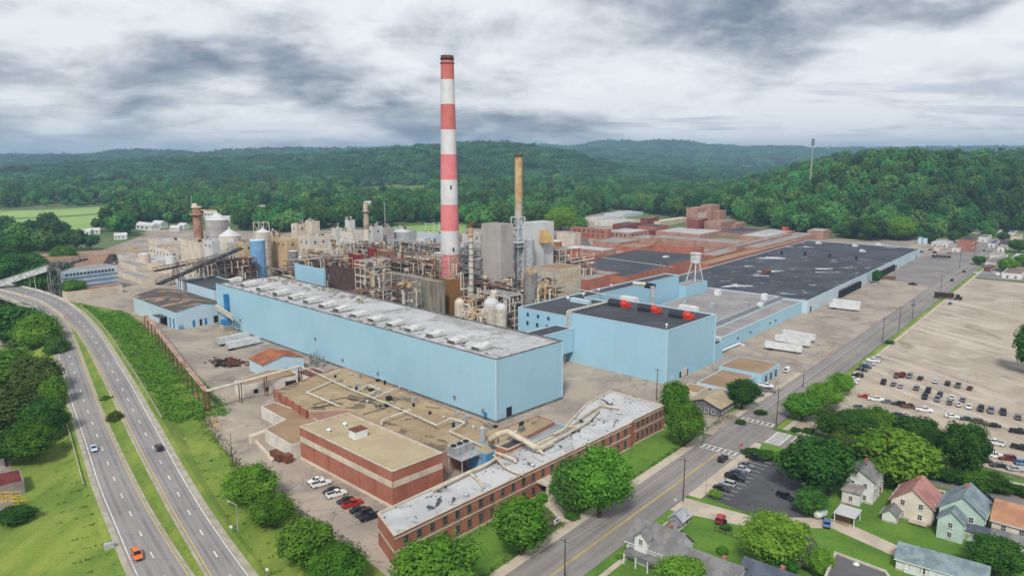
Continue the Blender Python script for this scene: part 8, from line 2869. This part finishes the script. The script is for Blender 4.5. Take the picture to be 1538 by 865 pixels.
def on_road(px, py, kind, col, lab, flip, zz):
    p = G(px, py, zz)
    best = min(range(1, NH - 1), key=lambda i: (EB[i].xy - p.xy).length)
    d = EB[best + 1] - EB[best - 1]
    c = car(px, py, kind, col, math.atan2(d.y, d.x), lab, None, zz + .05, flip)
    return c


on_road(141, 675.5, 'sedan', 'light blue', 'pale blue car driving on the left carriageway of the highway', True, 1.7)
on_road(239, 674.5, 'suv', 'black', 'black SUV driving on the right carriageway of the highway', False, 1.7)
on_road(206, 836, 'suv', 'orange', 'orange car driving on the left carriageway near the bottom edge', True, .55)
car(1086, 691, 'suv', 'black', RA, 'black SUV driving on the street by the crossing', None, .1)
car(1183, 558, 'van', 'white', RA, 'white van in the dusty yard by the brown roofed sheds')
car(1151, 581, 'pickup', 'white', rad(-28), 'white pickup by the low blue sheds')
car(1154, 588, 'pickup', 'grey', rad(-28), 'grey pickup beside the white one by the low blue sheds')
car(1138, 594, 'sedan', 'dark green', rad(-28), 'dark green car half under the gate tree')
car(1372, 458, 'sedan', 'silver', RA, 'silver car on the far street by the docks', None, .1)
car(1427, 457, 'sedan', 'blue', RA, 'blue car behind the dark lorry')
car(1430, 422, 'suv', 'black', RA, 'black SUV on the far street beyond the lorry', None, .1)
car(1448, 409, 'sedan', 'black', RA, 'black car farther up the far street', None, .1)
car(1371, 428, 'pickup', 'black', rad(-10), 'black pickup alone in the dock yard')
car(1315, 428, 'pickup', 'white', RA, 'white pickup by the tree at the dock wall')
car(1467, 411, 'sedan', 'white', rad(-10), 'white car at the left of the town car park')
car(1495, 411, 'suv', 'white', rad(-10), 'white SUV in the middle of the town car park')
car(1500, 414, 'van', 'white', rad(-10), 'white van in the town car park')
car(1397, 376, 'sedan', 'grey', rad(30), 'grey car left in the far yard beyond the docks')
car(1404, 380, 'suv', 'black', rad(30), 'black SUV in the far yard beyond the docks')
car(1426, 381, 'sedan', 'grey', rad(-20), 'grey car right in the far yard beyond the docks')
car(1383, 379, 'suv', 'black', rad(-20), 'black SUV close to the far dock corner')
car(1485, 378, 'sedan', 'silver', RA, 'silver car at the far end of the street')
car(1478, 377, 'sedan', 'dark blue', RA, 'dark blue car beside the silver one at the far street end')
car(1082, 782, 'suv', 'red', rad(60), 'red car parked on the grass behind the corner house')
car(1242, 788, 'sedan', 'blue', rad(66), 'blue car on the drive left of the carport')
car(1481, 752, 'suv', 'black', rad(-45), 'black SUV parked in the side street by the mint house')
# dark lorry at the kerb
p = G(1423, 449, 0)
t = thing('lorry', 'dark articulated lorry turning off the far street', 'lorry', p)
aL = rad(-30); lf = local((p.x, p.y), aL)
b = MB(); x, y, _ = lf(-2, 0); b.box(x, y, 1.1, 11, 2.5, 2.8, aL); b.build('trailer_box', mat('dark_maroon_box', (62, 44, 44), (52, 38, 40), .3, .4, .6, rough=.5), t)
b = MB(); x, y, _ = lf(5.4, 0); b.box(x, y, .7, 2.4, 2.4, 2.6, aL); x, y, _ = lf(7.2, 0); b.box(x, y, .7, 1.6, 2.2, 1.3, aL); b.build('cab', mat('dark_cab', (50, 50, 56), fine=0, rough=.4), t)
b = MB(); x, y, _ = lf(6.62, 0); b.box(x, y, 2.2, .08, 2.0, .8, aL); b.build('windscreen', M_cglass, t)
for u in (-6.4, -5.2, 4.2, 7):
    for s_ in (-1, 1):
        b = MB(); b.tube([lf(u, s_ * .8, .5), lf(u, s_ * 1.25, .5)], .5, 0, 10); b.build('wheel', M_tyre, t)
for i, (x_, y_, l, m, L_) in enumerate(((1333, 420, 'brown flat trailer by the docks', M_rust, 11), (1414, 388, 'long dark flat trailer in the far yard', M_drk, 15))):
    p = G(x_, y_, 0); t = thing('flat_trailer', l, 'trailer', p); lf = local((p.x, p.y), rad(-30)); b = MB(); b.box(p.x, p.y, 1, L_, 2.5, .4, rad(-30))
    for k_ in range(5):
        x, y, _ = lf(-L_ / 2 + 1 + k_ * L_ / 5, 0); b.box(x, y, 1.4, L_ / 6, 2.2, 1.2, rad(-30))
    b.build('bed', m, t)
    for s_ in (-1, 1):
        b = MB(); b.tube([lf(-L_ / 2 + 2, s_ * .8, .5), lf(-L_ / 2 + 2, s_ * 1.25, .5)], .5, 0, 10); b.build('wheel', M_tyre, t)

# ------------------------------------------------------------------ poles, lamps, signs
M_wood = mat('pole_wood', (92, 80, 70), (74, 64, 58), .8, .4, .6, rough=.95)


def pole(px, yb_, yt, label, arm=True, m=None, r=.19, group='street poles', lamp=0.0):
    g = G(px, yb_, 0)
    z = D(px, yt, g.y).z
    t = thing('utility_pole' if not lamp else 'street_lamp', label, 'pole' if not lamp else 'lamp post', (g.x, g.y, 0), group)
    b = MB(); b.tube([(g.x, g.y, -.3), (g.x, g.y, z)], [r, r * .65], 0, 7); b.build('post', m or M_wood, t)
    if arm:
        b = MB(); n_ = Vector((-math.sin(RA), math.cos(RA), 0))
        c = Vector((g.x, g.y, z - .7)); b.beam(c - n_ * 1.3, c + n_ * 1.3, .14); b.build('crossarm', m or M_wood, t)
        b = MB()
        for k_ in (-1.1, -.5, .5, 1.1):
            q = c + n_ * k_; b.cyl(q.x, q.y, q.z + .07, q.z + .3, .07, .05, 0, 6)
        b.build('insulator', M_lgrey, t)
    if lamp:
        b = MB(); n_ = Vector((math.cos(lamp), math.sin(lamp), 0)); c = Vector((g.x, g.y, z - .3)); b.tube([c, c + n_ * 1.2 + up * .35, c + n_ * 2.6 + up * .4], .07, 0, 6); b.build('arm', m or M_galv, t)
        b = MB(); e = c + n_ * 2.9 + up * .35; b.box(e.x, e.y, e.z - .08, .9, .35, .16, lamp); b.build('lamp_head', M_galv, t)
    return Vector((g.x, g.y, z))


POLES = [pole(848, 872, 808, 'wooden pole nearest the camera on the street pavement'), pole(1026, 753, 687, 'wooden pole on the pavement opposite the office lawn end'), pole(1166, 640, 582, 'wooden pole by the far crossing'),
         pole(1206, 582, 562, 'short thin pole at the yard kerb beyond the crossing', arm=False), pole(1325, 514, 477, 'leaning wooden pole on the verge by the car park, first after the kerbside cars'), pole(1350, 496, 460, 'wooden pole on the verge, second after the kerbside cars'), pole(1370, 479, 450, 'wooden pole on the verge, third after the kerbside cars'), pole(1412, 444, 412, 'wooden pole beside the dark lorry')]
pole(1441, 402, 372, 'wooden pole at the far end of the street'), pole(1463, 384, 358, 'pole before the brick town building')
pole(986, 601, 553, 'wooden pole at the near corner of the red fan warehouse', group=None)
wr_ = MB()
for a, c in zip(POLES[:3] + POLES[4:7], POLES[1:3] + POLES[4:8]):
    for k_ in (-1.1, 0, 1.1):
        n_ = Vector((-math.sin(RA), math.cos(RA), 0)) * k_
        wr_.tube([a + n_ - up * .4 + (c - a) * f - up * 1.2 * 4 * f * (1 - f) for f in (0, .2, .4, .6, .8, 1)], .022, 0, 3)
tag(wr_.build('power_lines', M_drk), 'thin power lines between the street poles', 'wires')
for x, yb_, yt, l, an_ in ((1290, 541, 515, 'grey lamp post at the car park kerb by the parked row', 2.4), (1389, 506, 478, 'grey lamp post alone in the empty car park', 2.4), (1419, 624, 580, 'grey lamp post between the car rows', 2.4), (1289, 595, 547, 'tall grey lamp post at the left end of the car rows', .9), (1336, 562, 539, 'grey lamp post beside the reddish bush', .9), (1515, 729, 699, 'grey lamp post in front of the hedge', 2.4), (1452, 580, 560, 'distant lamp post behind the first car row', 2.4), (1520, 470, 440, 'lamp post at the right of the empty car park', 2.4)):
    pole(x, yb_, yt, l, False, M_galv, .11, 'car park lamps', an_)
pole(435, 770, 734, 'dark lamp post beside the cars at the brick hall', False, M_steel, .13, None, .6)
pole(349, 697, 651, 'thin pole at the edge of the left yard', False, M_wood, .13, None)
pole(358, 802, 757, 'white lamp post with a long arm on the highway verge', False, M_galv, .12, None, 2.6)
pole(1060, 778 - 30, 712, 'thin grey post at the corner of the small car park', False, M_steel, .09, None)
for x, y in ((432, 330), ):
    pass
for i, (x, y, h, m, l, w_) in enumerate(((348, 804, 2.4, M_wh, 'small white sign on the highway verge under the lamp post', .8), (402, 868, 2.2, M_wh, 'small white sign at the bottom edge by the highway', .8), (971, 832, 2.4, mat('warning_yellow', (232, 170, 40), fine=0), 'yellow diamond sign on the street verge', 1.0), (1014, 762, 2.3, M_wh, 'small white sign on the kerb before the alley', .6), (1113, 678, 2.2, MATS['red_fan_paint'], 'small red stop sign at the crossing corner', .7))):
    p = G(x, y, 0); t = thing('road_sign', l, 'sign', p)
    b = MB(); b.beam((p.x, p.y, 0), (p.x, p.y, h), .08); b.build('post', M_galv, t)
    b = MB()
    b.tube([(p.x, p.y - .06, h), (p.x, p.y - .1, h)], w_ * .62, 0, 4 if i != 4 else 8); b.build('plate', m, t)
p = G(165, 822, .3); b = MB(); b.box(p.x, p.y, 0, 2.2, 1.0, 1.4, .3); b.box(p.x, p.y, 1.4, 2.3, 1.1, .08, .3)
tag(b.build('utility_cabinet', M_galv), 'grey cabinet on the grass beside the left carriageway', 'cabinet')
b = MB(); p = G(267, 660, .1)
for i in range(9):
    b.box(p.x + rr.uniform(-2, 2), p.y + rr.uniform(-.5, .5), .1, rr.uniform(.6, 1.6), .4, .3, rr.uniform(0, 3))
tag(b.build('debris', M_walk), 'small heap of pale debris on the grass right of the highway', 'debris')
# ------------------------------------------------------------------ haze
hz = MB()
hz.prism([(-5900, -800), (7700, -800), (7700, 9900), (-5900, 9900)], -3, 215, 0, bottom=True)
mh = bpy.data.materials.new('haze_air')
mh.use_nodes = True
k = NT(mh.node_tree)
for nd in list(mh.node_tree.nodes):
    mh.node_tree.nodes.remove(nd)
pv = k.n('ShaderNodeVolumePrincipled')
pv.inputs['Color'].default_value = (.48, .73, 1, 1)
pv.inputs['Density'].default_value = 0.000125
o_ = k.n('ShaderNodeOutputMaterial')
k.l(pv.outputs[0], o_.inputs['Volume'])
tag(hz.build('haze', mh), 'thin blue haze over the valley', kind='stuff')
